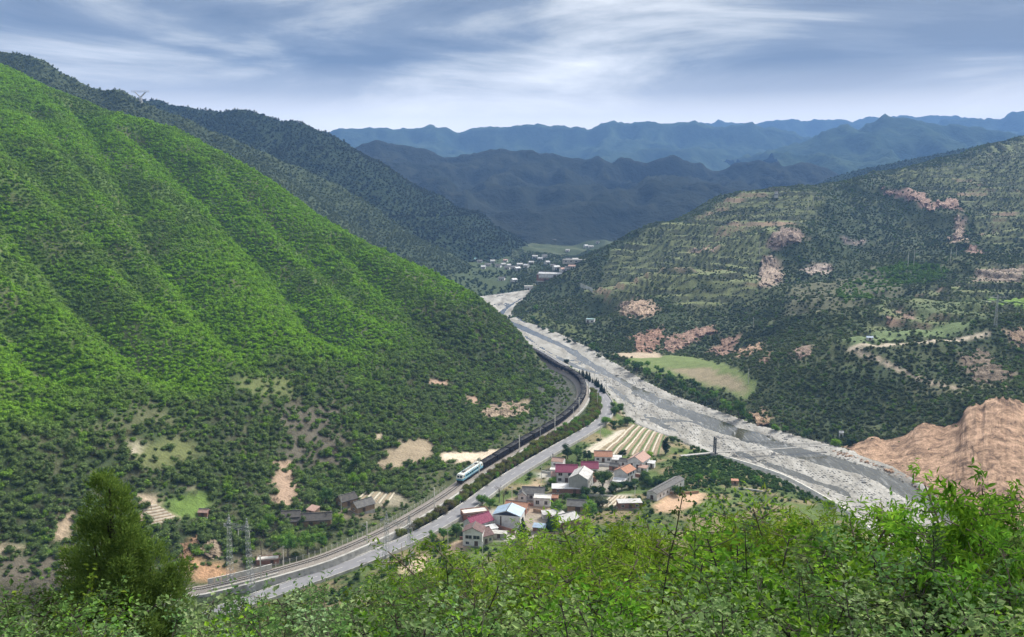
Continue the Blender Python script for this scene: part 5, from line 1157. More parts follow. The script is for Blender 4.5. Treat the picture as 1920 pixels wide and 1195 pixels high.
house('low brick trackside hut with white coping by the rail bridge', 502, 1060, 7.5, 3.0, 1.9, 10, roof='flat', wall='brick', tile='concrete_pale', para=0.15, doors=[('s', 1.5, 0.9, 1.5)], name='trackside_hut', cat='shed')
# --- scattered buildings across the river
house('small white and teal hut on the far right bank', 1106, 606, 8.0, 4.5, 3.4, -20, roof='flat', wall='plaster_white', tile='teal_paint', para=0.3, wins=[('s', 2.0, 1.0, 1.6, 1.4)], doors=[('s', -2.0, 1.6, 2.4)], name='hut', cat='hut')
house('tiny white hut with blue roof on the plateau path', 1631, 640, 4.0, 3.2, 2.0, -12, rise=0.8, wall='plaster_white', tile='metal_blue', over=0.2, doors=[('s', 0, 1.0, 1.6)], name='hut', cat='hut')
house('little white gatehouse at the far end of the footbridge', 1577, 823, 2.2, 2.2, 3.0, -15, rise=0.7, wall='plaster_white', tile='metal_white', over=0.15, doors=[('s', 0, 0.9, 1.9)], name='gatehouse', cat='hut')

# --- yard walls
def wall_line(label, px, h, mat, th=0.3, name='yard_wall'):
    pl = np.array([ground(u, v) for u, v in px]); pl = resample(pl, 1.5); pl[:, 2] = hgt(pl[:, 0], pl[:, 1])
    o = sweep(name, pl, [(-th / 2, -0.8), (-th / 2, h), (th / 2, h), (th / 2, -0.8)], MAT[mat], None, True); tag(o, label, 'wall')
wall_line('brick yard wall beside the white warehouse', [(925, 990), (965, 1003)], 1.8, 'brick')
wall_line('pale wall along the lane below the round tree', [(1100, 931), (1150, 933)], 0.8, 'concrete_pale')
wall_line('tan earth wall below the flat roofed box house', [(1000, 960), (1038, 965)], 1.4, 'mud_brick')
wall_line('low brick wall left of the near white gable house', [(862, 1012), (884, 1014)], 1.0, 'brick')
wall_line('white kerb wall along the village entrance lane', [(1016, 886), (1032, 889)], 0.9, 'concrete_pale')

wall_line('white courtyard wall in front of the two-storey maroon house', [(1045, 912), (1072, 914)], 1.6, 'plaster_white')
wall_line('brick courtyard wall below the white gabled house', [(1176, 892), (1204, 896)], 1.4, 'brick')
wall_line('grey courtyard wall in front of the white maroon-roofed house', [(1094, 897), (1122, 898)], 1.4, 'plaster_grey')
wall_line('white yard wall in front of the pale orange house', [(1114, 874), (1146, 876)], 1.3, 'plaster_white')
wall_line('brick yard wall under the grey tiled house', [(978, 948), (1000, 951)], 1.2, 'brick')
wall_line('tan earth bank wall behind the tan yard', [(1240, 928), (1310, 926)], 1.2, 'mud_brick')
wall_line('white wall stub beside the small orange hut', [(1384, 918), (1430, 924)], 0.8, 'concrete_pale')
# --- field plots with ridges, each ridge a part
def plot(label, corners, n, mats, hgt_=0.22, w=0.7, name='field_plot', cat='field'):
    """corners: photo pixels a b c d; ridges run from side a-d to side b-c"""
    A, B, C_, D = [ground(*p) for p in corners]; r = empty(name, tuple((A + B + C_ + D) / 4)); tag(r, label, cat); off = np.array(r.location)
    for k in range(n):
        f = (k + 0.5) / n; p = A + (D - A) * f; q = B + (C_ - B) * f; pl = resample(np.array([p, q]), 2.5); pl[:, 2] = hgt(pl[:, 0], pl[:, 1]) + 0.02; pl -= off
        sweep('ridge', pl, [(-w / 2, -0.15), (-w / 4, hgt_), (w / 4, hgt_), (w / 2, -0.15)], MAT[mats[k % len(mats)]], r)
plot('striped vegetable field of pale ridges beside the river', [(1128, 850), (1186, 797), (1250, 816), (1236, 856)], 18, ['film_row', 'soil_row', 'crop_row'], 0.25, 1.1)
plot('pale film covered strip left of the striped vegetable field', [(1094, 852), (1158, 810), (1172, 806), (1116, 850)], 6, ['film_row'], 0.2, 0.9)
plot('small striped white plot below the round tree', [(1122, 950), (1146, 930), (1180, 932), (1162, 954)], 10, ['film_row', 'soil_row'], 0.22, 0.7)
plot('white ridged plot on the slope above the railway', [(664, 938), (684, 923), (742, 925), (728, 946)], 9, ['film_row', 'soil_row'], 0.2, 0.8)
plot('ploughed tan plot beside the big cypress', [(264, 950), (292, 946), (340, 977), (280, 990)], 14, ['film_row', 'soil_row'], 0.18, 0.8)
plot('bright green terraced crop plot on the right hill', [(1850, 560), (1930, 557), (1935, 579), (1866, 572)], 6, ['crop_row'], 0.6, 2.6)

# ------------------------------------------------------------------ far village
def far_village():
    g = np.random.default_rng(31)
    L = [(886, 490, 'teal'), (900, 493, 'w'), (912, 482, 'w'), (924, 494, 'w'), (933, 502, 'w'), (947, 492, 'r'), (955, 502, 'w'), (963, 506, 'w'), (972, 508, 'w'), (944, 500, 'w'), (915, 500, 'w'), (906, 505, 'w'), (975, 500, 'w'), (950, 506, 'w'), (985, 503, 'w'),
         (1028, 497, 'w'), (1036, 502, 'w'), (1012, 489, 'w'), (1003, 485, 'w'), (1022, 484, 'w'), (1045, 506, 'w'), (996, 496, 'w'), (940, 527, 'w'), (966, 529, 'w'), (1058, 510, 'r'), (1064, 508, 'w'), (1072, 505, 'r'), (1080, 492, 'w'), (1066, 492, 'w'), (1100, 465, 'w'), (1064, 473, 'w'), (1040, 454, 'w'), (975, 462, 'w'), (1108, 466, 'w'), (1120, 458, 'w')]
    beside = ['beside the shared lane', 'among dark trees', 'near the river flat', 'below the wooded spur']
    for i, (u, v, c) in enumerate(L):
        w = g.uniform(6, 9.5); rot = g.uniform(-35, 35); tile = {'w': ['sheet_white', 'tile_grey', 'metal_white'][i % 3], 'r': 'tile_pink', 'teal': 'teal_paint'}[c]
        P = ground(u, v); Y = P[1]; FAR_CLEAR.append((P[0], P[1]))
        house('tiny far village house, %s from the left among the distant white houses' % ordinal(int(np.argsort(np.argsort([q[0] * 1000 + q[1] for q in L]))[i])), u, v, w, 6.5, g.uniform(2.8, 4.0), rot, rise=1.6, tile=tile, wins=[('s', -w * 0.28, 1.2, 1.2, 1.3), ('s', w * 0.28, 1.2, 1.2, 1.3)], doors=[('s', 0, 1.2, 2.1)], group='far village houses', base=P)
    house('big brick factory shed with grey roof near the far river bend', 1022, 528, 26, 14, 8, -35, rise=4, wall='brick', tile='tile_grey', wins=[('s', -8, 3, 3, 2), ('s', 8, 3, 3, 2)], doors=[('s', 0, 4, 5)], name='factory', cat='factory')
    house('long low white roofed shed beside the brick factory', 1040, 521, 40, 8, 4.5, -12, rise=1.5, wall='plaster_white', tile='metal_white', doors=[('s', 0, 3, 3)], name='long_shed', cat='shed')
    house('white tank-like block on the far river flat', 991, 546, 11, 6, 5, 0, roof='flat', tile='concrete_pale', wall='plaster_white', para=0.2, doors=[('s', 0, 1.4, 2.2)], name='white_block', cat='building')
    house('long white terrace block in the distance beside the right hill', 1085, 494, 40, 8, 4.0, -8, roof='flat', tile='concrete', wall='plaster_grey', para=0.3, wins=[('s', -16 + 6.4 * k, 1.4, 2.0, 1.5) for k in range(6)], name='terrace_block', cat='building')
far_village()
# pale slatted board standing on the hillside
def hill_board():
    a, b = ground(1088, 540), ground(1111, 551); r = empty('hillside_board', tuple(a)); tag(r, 'long pale slatted signboard frame on the right hillside', 'signboard'); d = b - a; n = 9
    for k in range(n):
        p = d * (k / n); q = d * ((k + 0.93) / n); m = MB(); m.add([(p[0], p[1], p[2] + 0.6), (q[0], q[1], q[2] + 0.6), (q[0], q[1], q[2] + 5.5), (p[0], p[1], p[2] + 5.5)] + [(p[0] + 0.1, p[1] + 0.2, p[2] + 0.6), (q[0] + 0.1, q[1] + 0.2, q[2] + 0.6), (q[0] + 0.1, q[1] + 0.2, q[2] + 5.5), (p[0] + 0.1, p[1] + 0.2, p[2] + 5.5)],
                                                                            [(0, 1, 2, 3), (7, 6, 5, 4), (3, 2, 6, 7), (0, 4, 5, 1), (1, 5, 6, 2), (0, 3, 7, 4)]); m.build('panel', MAT['metal_white'], r)
    m = MB()
    for k in range(0, n + 1, 3): p = d * (k / n); m.bar((p[0] + 0.2, p[1] + 0.4, p[2] - 1.0), (p[0] + 0.2, p[1] + 0.4, p[2] + 5.2), 0.12)
    m.build('support_posts', MAT['steel_galv'], r)['kind'] = 'stuff'
hill_board()
# little pagoda on the skyline of the terraced hill
def pagoda():
    P = ground(1455, 372); r = empty('hilltop_pavilion', tuple(P)); tag(r, 'small dark pavilion with upturned roofs on the terraced skyline', 'pavilion')
    for k in range(2):
        z = k * 4.0; s = 3.2 - k * 0.8; m = MB(); m.box(-s * 0.7, -s * 0.7, z - (0.8 if k == 0 else 0), s * 0.7, s * 0.7, z + 2.9); m.build('storey', MAT['plaster_white'], r)
        m = MB(); m.add([(-s - 0.6, -s - 0.6, z + 3.3), (s + 0.6, -s - 0.6, z + 3.3), (s + 0.6, s + 0.6, z + 3.3), (-s - 0.6, s + 0.6, z + 3.3), (-s * 0.5, -s * 0.5, z + 4.0), (s * 0.5, -s * 0.5, z + 4.0), (s * 0.5, s * 0.5, z + 4.0), (-s * 0.5, s * 0.5, z + 4.0), (-s * 0.72, -s * 0.72, z + 2.91), (s * 0.72, -s * 0.72, z + 2.91), (s * 0.72, s * 0.72, z + 2.91), (-s * 0.72, s * 0.72, z + 2.91)],
                        [(0, 1, 5, 4), (1, 2, 6, 5), (2, 3, 7, 6), (3, 0, 4, 7), (4, 5, 6, 7), (1, 0, 8, 9), (2, 1, 9, 10), (3, 2, 10, 11), (0, 3, 11, 8)]); m.build('roof', MAT['tile_dark'], r)
    m = MB(); m.bar((0, 0, 7.9), (0, 0, 10.2), 0.35, 0.05, 8); m.build('finial', MAT['tile_dark'], r)
pagoda()

# ------------------------------------------------------------------ suspension footbridge and embankment
mat_basic('deck', (0.36, 0.35, 0.33), 0.85, 0.12, 1.0); mat_basic('tower_dark', (0.07, 0.075, 0.085), 0.6, 0.2, 0.8)
def footbridge():
    A = np.array(atz(1340, 848, 3.4)); E = np.array(atz(1552, 834, 3.4)); S = np.array(atz(1276, 853, 3.4))
    r = empty('suspension_footbridge', tuple(A)); tag(r, 'narrow suspension footbridge with a dark tower crossing the riverbed', 'bridge')
    d = (E - A)[:2]; L = np.linalg.norm(d); d /= L; n = np.array([-d[1], d[0]]); Hh = 7.8
    def W(s, o, z): return (d[0] * s + n[0] * o, d[1] * s + n[1] * o, z)
    def tower(par, s, nm):
        t = None
        for o in (-1.0, 1.0):
            m = MB(); p = W(s, o, 0); m.box(p[0] - 0.3, p[1] - 0.3, -4.5, p[0] + 0.3, p[1] + 0.3, Hh); m.build('tower_leg', MAT['tower_dark'], par)
        for z in (2.6, 4.6, 6.6, Hh - 0.1):
            m = MB(); m.bar(W(s, -1.0, z), W(s, 1.0, z), 0.22); m.build('tower_brace', MAT['tower_dark'], par)
        m = MB(); p = W(s, 0, 0); m.box(p[0] - 1.8, p[1] - 1.5, -5, p[0] + 1.8, p[1] + 1.5, -0.7); m.build('abutment', MAT['concrete'], par)
    tower(r, 0, 'a')
    N = 40; sag = lambda f: 0.35 * (1 - (2 * f - 1) ** 2) * -1.0
    m = MB()
    for k in range(N): a, b = k / N, (k + 1) / N; za, zb = sag(a), sag(b); m.add([W(a * L, -0.8, za), W(b * L, -0.8, zb), W(b * L, 0.8, zb), W(a * L, 0.8, za), W(a * L, -0.8, za - 0.2), W(b * L, -0.8, zb - 0.2), W(b * L, 0.8, zb - 0.2), W(a * L, 0.8, za - 0.2)], [(0, 1, 2, 3), (7, 6, 5, 4), (0, 4, 5, 1), (2, 6, 7, 3)])
    m.build('deck', MAT['deck'], r)
    for o in (-0.9, 0.9):
        m = MB()
        for k in range(N): a, b = k / N, (k + 1) / N; f = lambda q: (Hh - 0.6) * (1 - q) ** 2 * 1.0 + 0.9; m.bar(W(a * L, o, f(a)), W(b * L, o, f(b)), 0.06)
        m.build('main_cable', MAT['steel_dark'], r); m = MB()
        for k in range(1, N): a = k / N; m.bar(W(a * L, o, sag(a)), W(a * L, o, (Hh - 0.6) * (1 - a) ** 2 + 0.9), 0.025, n=4)
        h = m.build('hangers', MAT['steel_galv'], r); h['kind'] = 'stuff'
        m = MB()
        for k in range(N): a, b = k / N, (k + 1) / N; m.bar(W(a * L, o, sag(a) + 0.95), W(b * L, o, sag(b) + 0.95), 0.035, n=4)
        m.build('handrail', MAT['steel_galv'], r)
    B = (S - A); e = B[:2] / np.linalg.norm(B[:2]); q = np.array([-e[1], e[0]]); LL = np.linalg.norm(B[:2])
    m = MB(); c = [(*(e * 0.6 - q * 0.9), 0.0), (*(e * LL - q * 1.2), -0.4), (*(e * LL + q * 1.2), -0.4), (*(e * 0.6 + q * 0.9), 0.0)]; m.slab(*c, 0.5); m.build('approach_ramp', MAT['deck'], r)
    m = MB()
    for k in range(5): p = e * (LL * (k + 0.5) / 5); m.box(p[0] - 0.3, p[1] - 0.3, -5, p[0] + 0.3, p[1] + 0.3, -0.55)
    m.build('ramp_piers', MAT['concrete'], r)['kind'] = 'stuff'
footbridge()
def embankment():
    pl = catmull([atz(u, v, 1.6) for u, v in [(1338, 851), (1370, 860), (1420, 875), (1475, 895), (1530, 924), (1575, 950), (1610, 973), (1640, 1000), (1670, 1030)]], 8); pl = resample(pl, 2.0)
    o = sweep('river_embankment', pl, [(2.2, -2.2), (0.35, 0.55), (-0.35, 0.55), (-0.4, -1.5)][::-1], MAT['concrete_pale']); tag(o, 'pale concrete flood embankment curving along the near river bank', 'embankment')
embankment()

# ------------------------------------------------------------------ pylons and poles
def lattice(m, p0, p1, w0, w1, n, r=0.055):
    """square lattice leg from p0 to p1"""
    p0 = np.array(p0, float); p1 = np.array(p1, float); prev = None
    for k in range(n + 1):
        f = k / n; c = p0 + (p1 - p0) * f; w = (w0 + (w1 - w0) * f) / 2; q = [c + np.array([sx * w, sy * w, 0]) for sx, sy in ((-1, -1), (1, -1), (1, 1), (-1, 1))]
        for i in range(4): m.bar(q[i], q[(i + 1) % 4], r * 0.7, n=4)
        if prev:
            for i in range(4): m.bar(prev[i], q[i], r, n=4); m.bar(prev[i], q[(i + 1) % 4], r * 0.7, n=4); m.bar(prev[(i + 1) % 4], q[i], r * 0.7, n=4)
        prev = q
def portal_pylon(label, P, Hh, span, rot, w0=2.6):
    r = empty('lattice_pylon', tuple(P), R(rot)); tag(r, label, 'pylon')
    for s in (-1, 1): m = MB(); lattice(m, (s * span * 0.62, 0, -2), (s * span / 2, 0, Hh), w0 * 0.8, 0.9, 11, 0.05); m.build('lattice_leg', MAT['steel_galv'], r)
    m = MB(); lattice(m, (-span * 0.75, 0, Hh + 0.2), (-span * 0.74, 0, Hh + 0.9), 0.5, 0.5, 1)
    n = 12
    for k in range(n):
        a = -span * 0.75 + 1.5 * span * k / n; b = -span * 0.75 + 1.5 * span * (k + 1) / n
        for yy in (-0.5, 0.5):
            m.bar((a, yy, Hh), (b, yy, Hh), 0.05, n=4); m.bar((a, yy, Hh + 1.3), (b, yy, Hh + 1.3), 0.05, n=4); m.bar((a, yy, Hh), (b, yy, Hh + 1.3), 0.035, n=4); m.bar((a, yy, Hh), (a, yy, Hh + 1.3), 0.035, n=4)
    m.build('cross_beam', MAT['steel_galv'], r)
    for s in (-1, 1): m = MB(); lattice(m, (s * span / 2, 0, Hh + 1.3), (s * span / 2, 0, Hh + 4.2), 1.0, 0.15, 3); m.build('peak', MAT['steel_galv'], r)
    for k in (-1, 0, 1): m = MB(); m.bar((k * span * 0.62, 0, Hh), (k * span * 0.62, 0, Hh - 2.2), 0.11); m.build('insulator_string', MAT['concrete_pale'], r)
    return r
pA = ground(452, 1106); portal_pylon('tall lattice portal pylon standing in front of the rail bridge parapet', pA, 21, 7.5, -25)
pB = ground(748, 1075); portal_pylon('lattice portal pylon standing beside the road', pB, 17, 9, -25)
def tee_pylon(label, P, Hh, arm, rot):
    r = empty('lattice_pylon', tuple(P), R(rot)); tag(r, label, 'pylon')
    m = MB(); lattice(m, (0, 0, -2), (0, 0, Hh), 2.0, 0.6, 9, 0.06); m.build('lattice_mast', MAT['steel_galv'], r)
    for z, f in ((Hh * 0.78, 1.0), (Hh * 0.92, 0.7)):
        for s in (-1, 1): m = MB(); m.bar((0, 0, z), (s * arm * f, 0, z + 0.2), 0.09); m.bar((0, 0, z + 1.5), (s * arm * f, 0, z + 0.2), 0.07); m.build('cross_arm', MAT['steel_galv'], r)
    return r
tee_pylon('slim lattice pylon on the plateau of the right hill', ground(1866, 614), 22, 8, -15)
def y_pylon(label, P, Hh):
    r = empty('lattice_pylon', tuple(P)); tag(r, label, 'pylon')
    m = MB(); lattice(m, (0, 0, -8), (0, 0, Hh * 0.45), 5, 2.2, 5, 0.22); m.build('lattice_mast', MAT['steel_galv'], r)
    for s in (-1, 1): m = MB(); lattice(m, (s * 0.6, 0, Hh * 0.45), (s * 7.0, 0, Hh), 1.6, 1.0, 6, 0.18); m.build('window_arm', MAT['steel_galv'], r)
    m = MB(); lattice(m, (0, 0, Hh), (0, 0, Hh + 0.01), 1, 1, 1)
    for k in range(10):
        a, b = -12 + 2.4 * k, -9.6 + 2.4 * k; m.bar((a, 0, Hh), (b, 0, Hh), 0.18, n=4); m.bar((a, 0, Hh + 1.6), (b, 0, Hh + 1.6), 0.18, n=4); m.bar((a, 0, Hh), (b, 0, Hh + 1.6), 0.14, n=4)
    m.build('top_beam', MAT['steel_galv'], r); return r
y_pylon('distant cup-shaped lattice pylon on the skyline above the green hill', aty(264, 189, 1198), 11)
def utility_poles():
    r0 = empty('utility_pole')
    m = MB(); m.bar((0, 0, -1.2), (0, 0, 9.0), 0.17, 0.11, 8); m.build('pole', MAT['concrete_pale'], r0)
    m = MB(); m.box(-0.8, -0.05, 8.3, 0.8, 0.05, 8.42); m.build('crossarm', MAT['steel_galv'], r0)
    for x in (-0.7, 0, 0.7): m = MB(); m.bar((x, 0, 8.42), (x, 0, 8.62), 0.06); m.build('insulator', MAT['plaster_white'], r0)
    L = [(840, 1032, 0.9, 'beside the bare plot left of the near white gable house'), (960, 952, 1.0, 'beside the grey tiled house yard'), (1015, 906, 0.9, 'at the village entrance lane'), (1126, 822, 1.0, 'below the road bend beside the field'), (1248, 852, 0.9, 'beside the dark poplar by the field'),
         (1190, 946, 0.9, 'beside the brick ruin'), (1091, 710, 1.3, 'on the far river bank at the road bend'), (1115, 722, 1.1, 'second on the river bank at the road bend'), (1137, 737, 1.1, 'third on the river bank at the road bend'), (1173, 772, 1.1, 'near the tip of the gravel bar'), (1192, 800, 1.0, 'on the bank above the striped field'),
         (1120, 765, 1.1, 'between the road bend and the railway'), (1075, 792, 1.0, 'in the shrubs between railway and road'), (1013, 832, 1.0, 'inside the hedge between railway and road'),
         (1412, 620, 1.2, 'alone on the lower terraced hill'), (1424, 480, 1.7, 'at the edge of the hill scar'), (1702, 503, 1.9, 'left of a pair above the plateau'), (1713, 501, 1.9, 'right of a pair above the plateau'), (1782, 492, 1.5, 'left of the upper pair near the red scar'), (1792, 490, 1.5, 'right of the upper pair near the red scar'), (1403, 720, 1.1, 'beside the pale field across the river'),
         (1515, 395, 1.8, 'left of the pair below the hilltop pavilion'), (1524, 392, 1.8, 'right of the pair below the hilltop pavilion'), (760, 1092, 1.0, 'beside the bare plot below the road pylon'), (905, 1062, 1.0, 'just below the near white gable house'), (532, 1062, 0.8, 'at the right end of the bridge parapet'), (640, 960, 0.8, 'between the mud brick gable houses')]
    for i, (u, v, s, w) in enumerate(L):
        o = r0 if i == 0 else copy_tree(r0); P = ground(u, v); o.location = tuple(P); o.scale = (s, s, s); o.rotation_euler = (0, 0, R(20 + 37 * i % 60))
        tag(o, 'pale utility pole ' + w, 'pole', 'utility poles')
utility_poles()
# roadside marker stones
def road_signs():
    t, n = frames(road3)
    for i, u in enumerate((700, 790, 880, 965, 1060)):
        k = arc_of(road3, u); p = road3[k, :2] + n[k] * 4.3; r = empty('kilometre_stone', (p[0], p[1], ROADZ - 0.2)); tag(r, 'white roadside marker stone by the hedge, %s from the lower road end' % ordinal(i), 'marker stone', 'roadside marker stones')
        m = MB(); m.prism([(-0.25, -0.4), (0.25, -0.4), (0.25, 0.75), (0.12, 0.95), (-0.12, 0.95), (-0.25, 0.75)][::-1], 'y', -0.12, 0.12); m.build('stone', MAT['plaster_white'], r); m = MB(); m.box(-0.4, -0.3, -0.6, 0.4, 0.3, -0.05); m.build('base', MAT['concrete'], r)
road_signs()
# ------------------------------------------------------------------ two people walking on the road edge
def person(label, u, v, top, trousers, phase, rot):
    k = arc_of(road3, u); t, n = frames(road3); P = np.array(atz(u, v, ROADZ)); 
    me = bpy.data.meshes.new('person'); a = 0.16 * phase
    J = {'pel': (0, 0, 0.95), 'spi': (0, 0, 1.18), 'che': (0, 0, 1.38), 'nec': (0, 0, 1.50), 'hea': (0, 0.01, 1.62), 'cro': (0, 0, 1.74),
         'hl': (-0.1, 0, 0.9), 'kl': (-0.1, -a - 0.03, 0.5), 'al': (-0.1, -a + 0.12 * (phase > 0), 0.08), 'tl': (-0.1, -a - 0.15, 0.04), 'hr': (0.1, 0, 0.9), 'kr': (0.1, a - 0.03, 0.5), 'ar': (0.1, a + 0.1, 0.08), 'tr': (0.1, a - 0.05, 0.04),
         'sl': (-0.2, 0, 1.42), 'el': (-0.25, a * 0.7, 1.14), 'wl': (-0.24, a - 0.1, 0.9), 'fl': (-0.23, a - 0.14, 0.8), 'sr': (0.2, 0, 1.42), 'er': (0.25, -a * 0.7, 1.14), 'wr': (0.24, -a - 0.1, 0.9), 'fr': (0.23, -a - 0.14, 0.8)}
    E = [('pel', 'spi'), ('spi', 'che'), ('che', 'nec'), ('nec', 'hea'), ('hea', 'cro'), ('pel', 'hl'), ('hl', 'kl'), ('kl', 'al'), ('al', 'tl'), ('pel', 'hr'), ('hr', 'kr'), ('kr', 'ar'), ('ar', 'tr'), ('che', 'sl'), ('sl', 'el'), ('el', 'wl'), ('wl', 'fl'), ('che', 'sr'), ('sr', 'er'), ('er', 'wr'), ('wr', 'fr')]
    rad = {'pel': 0.15, 'spi': 0.14, 'che': 0.17, 'nec': 0.06, 'hea': 0.105, 'cro': 0.07, 'hl': 0.1, 'hr': 0.1, 'kl': 0.07, 'kr': 0.07, 'al': 0.05, 'ar': 0.05, 'tl': 0.045, 'tr': 0.045, 'sl': 0.08, 'sr': 0.08, 'el': 0.05, 'er': 0.05, 'wl': 0.04, 'wr': 0.04, 'fl': 0.035, 'fr': 0.035}
    ks = list(J); me.from_pydata([J[k] for k in ks], [(ks.index(a_), ks.index(b_)) for a_, b_ in E], []); o = bpy.data.objects.new('person', me); COL.objects.link(o)
    sk = o.modifiers.new('skin', 'SKIN'); me.skin_vertices[0].data[0].use_root = True
    for i, k in enumerate(ks): me.skin_vertices[0].data[i].radius = (rad[k], rad[k] * 0.85)
    o.modifiers.new('sub', 'SUBSURF').levels = 1; o.modifiers['sub'].render_levels = 1
    m = bpy.data.materials.new('clothing'); m.use_nodes = True; tt = NT(m.node_tree); b = m.node_tree.nodes['Principled BSDF']; tc = tt.n('ShaderNodeTexCoord'); sp_ = tt.n('ShaderNodeSeparateXYZ'); tt.l(tc, 'Object', sp_, 0)
    c = tt.ramp(tt.math('DIVIDE', sp_.outputs[2], 1.8), [(0.0, (0.03, 0.03, 0.03)), (0.05, trousers), (0.53, top), (0.83, (0.42, 0.27, 0.2)), (0.93, (0.02, 0.018, 0.016))], 'CONSTANT'); tt.t.links.new(c, b.inputs['Base Color']); b.inputs['Roughness'].default_value = 0.85
    me.materials.append(m); o.location = (P[0], P[1], ROADZ + 0.02); o.rotation_euler = (0, 0, R(rot)); tag(o, label, 'person')
person('person in pale top walking along the road edge, nearer one', 1032, 860, (0.55, 0.55, 0.58), (0.05, 0.06, 0.10), 1, -25)
person('person in dark jacket walking along the road edge, farther one', 1036.5, 856.5, (0.06, 0.07, 0.10), (0.12, 0.12, 0.14), -1, -25)
# ================================================================== SHRUB AND TREE COVER
mat_leaf('leaf', 0.36, 0.30)
mat_leaf('leaf_near', 0.32, 0.32, 0.05)
def leaf_cloud(n, lobes, leaf, g, core=0.72, up=0.25, asp=0.62, nrm=0.72):
    """leaf-sized faces spread over several lobes (centre, radii) plus a small lumpy core in each"""
    VV, FF = [], []; b = 0
    w = np.array([l[1][0] * l[1][2] for l in lobes]); w /= w.sum(); pick = g.choice(len(lobes), n, p=w)
    c = np.array([l[0] for l in lobes])[pick]; r = np.array([l[1] for l in lobes])[pick]
    d = g.normal(size=(n, 3)); d[:, 2] += up; d /= np.linalg.norm(d, axis=1, keepdims=True)
    P = c + d * r * g.uniform(0.72, 1.08, (n, 1))
    m = d * nrm + g.normal(size=(n, 3)) * (1 - nrm) * 0.7; m /= np.linalg.norm(m, axis=1, keepdims=True)
    a = np.cross(m, g.normal(size=(n, 3))); a /= np.linalg.norm(a, axis=1, keepdims=True); e = np.cross(m, a)
    s = leaf * g.uniform(0.6, 1.35, (n, 1)); bend = m * s * 0.25
    q = np.stack([P - a * s, P - e * s * asp + bend, P + a * s, P + e * s * asp + bend], 1).reshape(-1, 3)
    i = np.arange(n)[:, None] * 4; FF.append(np.concatenate([i + np.array([[0, 1, 2]]), i + np.array([[0, 2, 3]])])); VV.append(q); b += len(q)
    if core:
        for cc, rr in lobes:
            V, F = ICO1; V = V * np.array(rr) * core * (1 + g.uniform(-0.2, 0.2, (len(V), 1))) + np.array(cc); VV.append(V); FF.append(F + b); b += len(V)
    return np.concatenate(VV), np.concatenate(FF)
PROTO = bpy.data.collections.new('plant_forms')               # forms used by the scattered cover only
def proto(name, V, F, mat='leaf'):
    me = np_mesh(name, V, F, False); me.materials.append(MAT[mat]); o = bpy.data.objects.new(name, me); PROTO.objects.link(o); return o
FORMS = []
for k in range(5):
    g = np.random.default_rng(100 + k); lob = []
    for j in range(4 + k % 2):
        a = g.uniform(0, 6.28); rr = g.uniform(0.15, 0.55) if j else 0.0
        q = g.uniform(0.45, 0.7); lob.append(((rr * math.cos(a), rr * math.sin(a), 0.45 + g.uniform(-0.1, 0.4)), (q, q, q * g.uniform(0.75, 1.05))))
    FORMS.append(proto('shrub_form', *leaf_cloud(150, lob, 0.15, g)))
for k in range(4):                                             # taller small trees
    g = np.random.default_rng(140 + k); lob = []
    for j in range(6):
        a = g.uniform(0, 6.28); rr = g.uniform(0.1, 0.5); zz = 0.6 + j * 0.24
        q = g.uniform(0.42, 0.62) * (1.0 - 0.05 * j); lob.append(((rr * math.cos(a), rr * math.sin(a), zz), (q, q, q * 0.9)))
    FORMS.append(proto('tree_form', *leaf_cloud(210, lob, 0.13, g)))
for k in range(3):                                             # thin leafless scrub
    g = np.random.default_rng(180 + k)
    lob = [((g.uniform(-0.4, 0.4), g.uniform(-0.4, 0.4), 0.4), (0.6, 0.6, 0.5)) for j in range(3)]
    FORMS.append(proto('scrub_form', *leaf_cloud(120, lob, 0.12, g, core=0, asp=0.16, nrm=0.1)))
for k in range(3):                                             # low grassy tufts
    g = np.random.default_rng(190 + k); VV = []; 
    for j in range(60):
        a = g.uniform(0, 6.28); r0 = g.uniform(0, 0.8); h = g.uniform(0.25, 0.6); t = g.uniform(0, 6.28); p = np.array([r0 * math.cos(a), r0 * math.sin(a), 0])
        sd = np.array([math.cos(t), math.sin(t), 0]) * 0.09; VV += [p - sd, p + sd, p + np.array([g.normal() * 0.2, g.normal() * 0.2, h])]
    VV = np.array(VV); FORMS.append(proto('tuft_form', VV, np.arange(len(VV)).reshape(-1, 3)))
SHRUB, TREE, SCRUB, TUFT = range(0, 5), range(5, 9), range(9, 12), range(12, 15)

def instancer_tree():
    ng = bpy.data.node_groups.new('scatter', 'GeometryNodeTree')
    ng.interface.new_socket('Geometry', in_out='INPUT', socket_type='NodeSocketGeometry')
    ng.interface.new_socket('Geometry', in_out='OUTPUT', socket_type='NodeSocketGeometry')
    N = ng.nodes; gi = N.new('NodeGroupInput'); go = N.new('NodeGroupOutput'); ip = N.new('GeometryNodeInstanceOnPoints')
    ci = N.new('GeometryNodeCollectionInfo'); ci.inputs['Collection'].default_value = PROTO; ci.inputs['Separate Children'].default_value = True; ci.inputs['Reset Children'].default_value = True
    def na(nm, t):
        a = N.new('GeometryNodeInputNamedAttribute'); a.data_type = t; a.inputs['Name'].default_value = nm; return a.outputs['Attribute']
    L = ng.links
    L.new(gi.outputs[0], ip.inputs['Points']); L.new(ci.outputs[0], ip.inputs['Instance']); ip.inputs['Pick Instance'].default_value = True
    L.new(na('form', 'INT'), ip.inputs['Instance Index']); L.new(na('scl', 'FLOAT_VECTOR'), ip.inputs['Scale'])
    rot = na('rot', 'FLOAT_VECTOR'); L.new(rot, ip.inputs['Rotation'])
    L.new(ip.outputs[0], go.inputs[0]); return ng
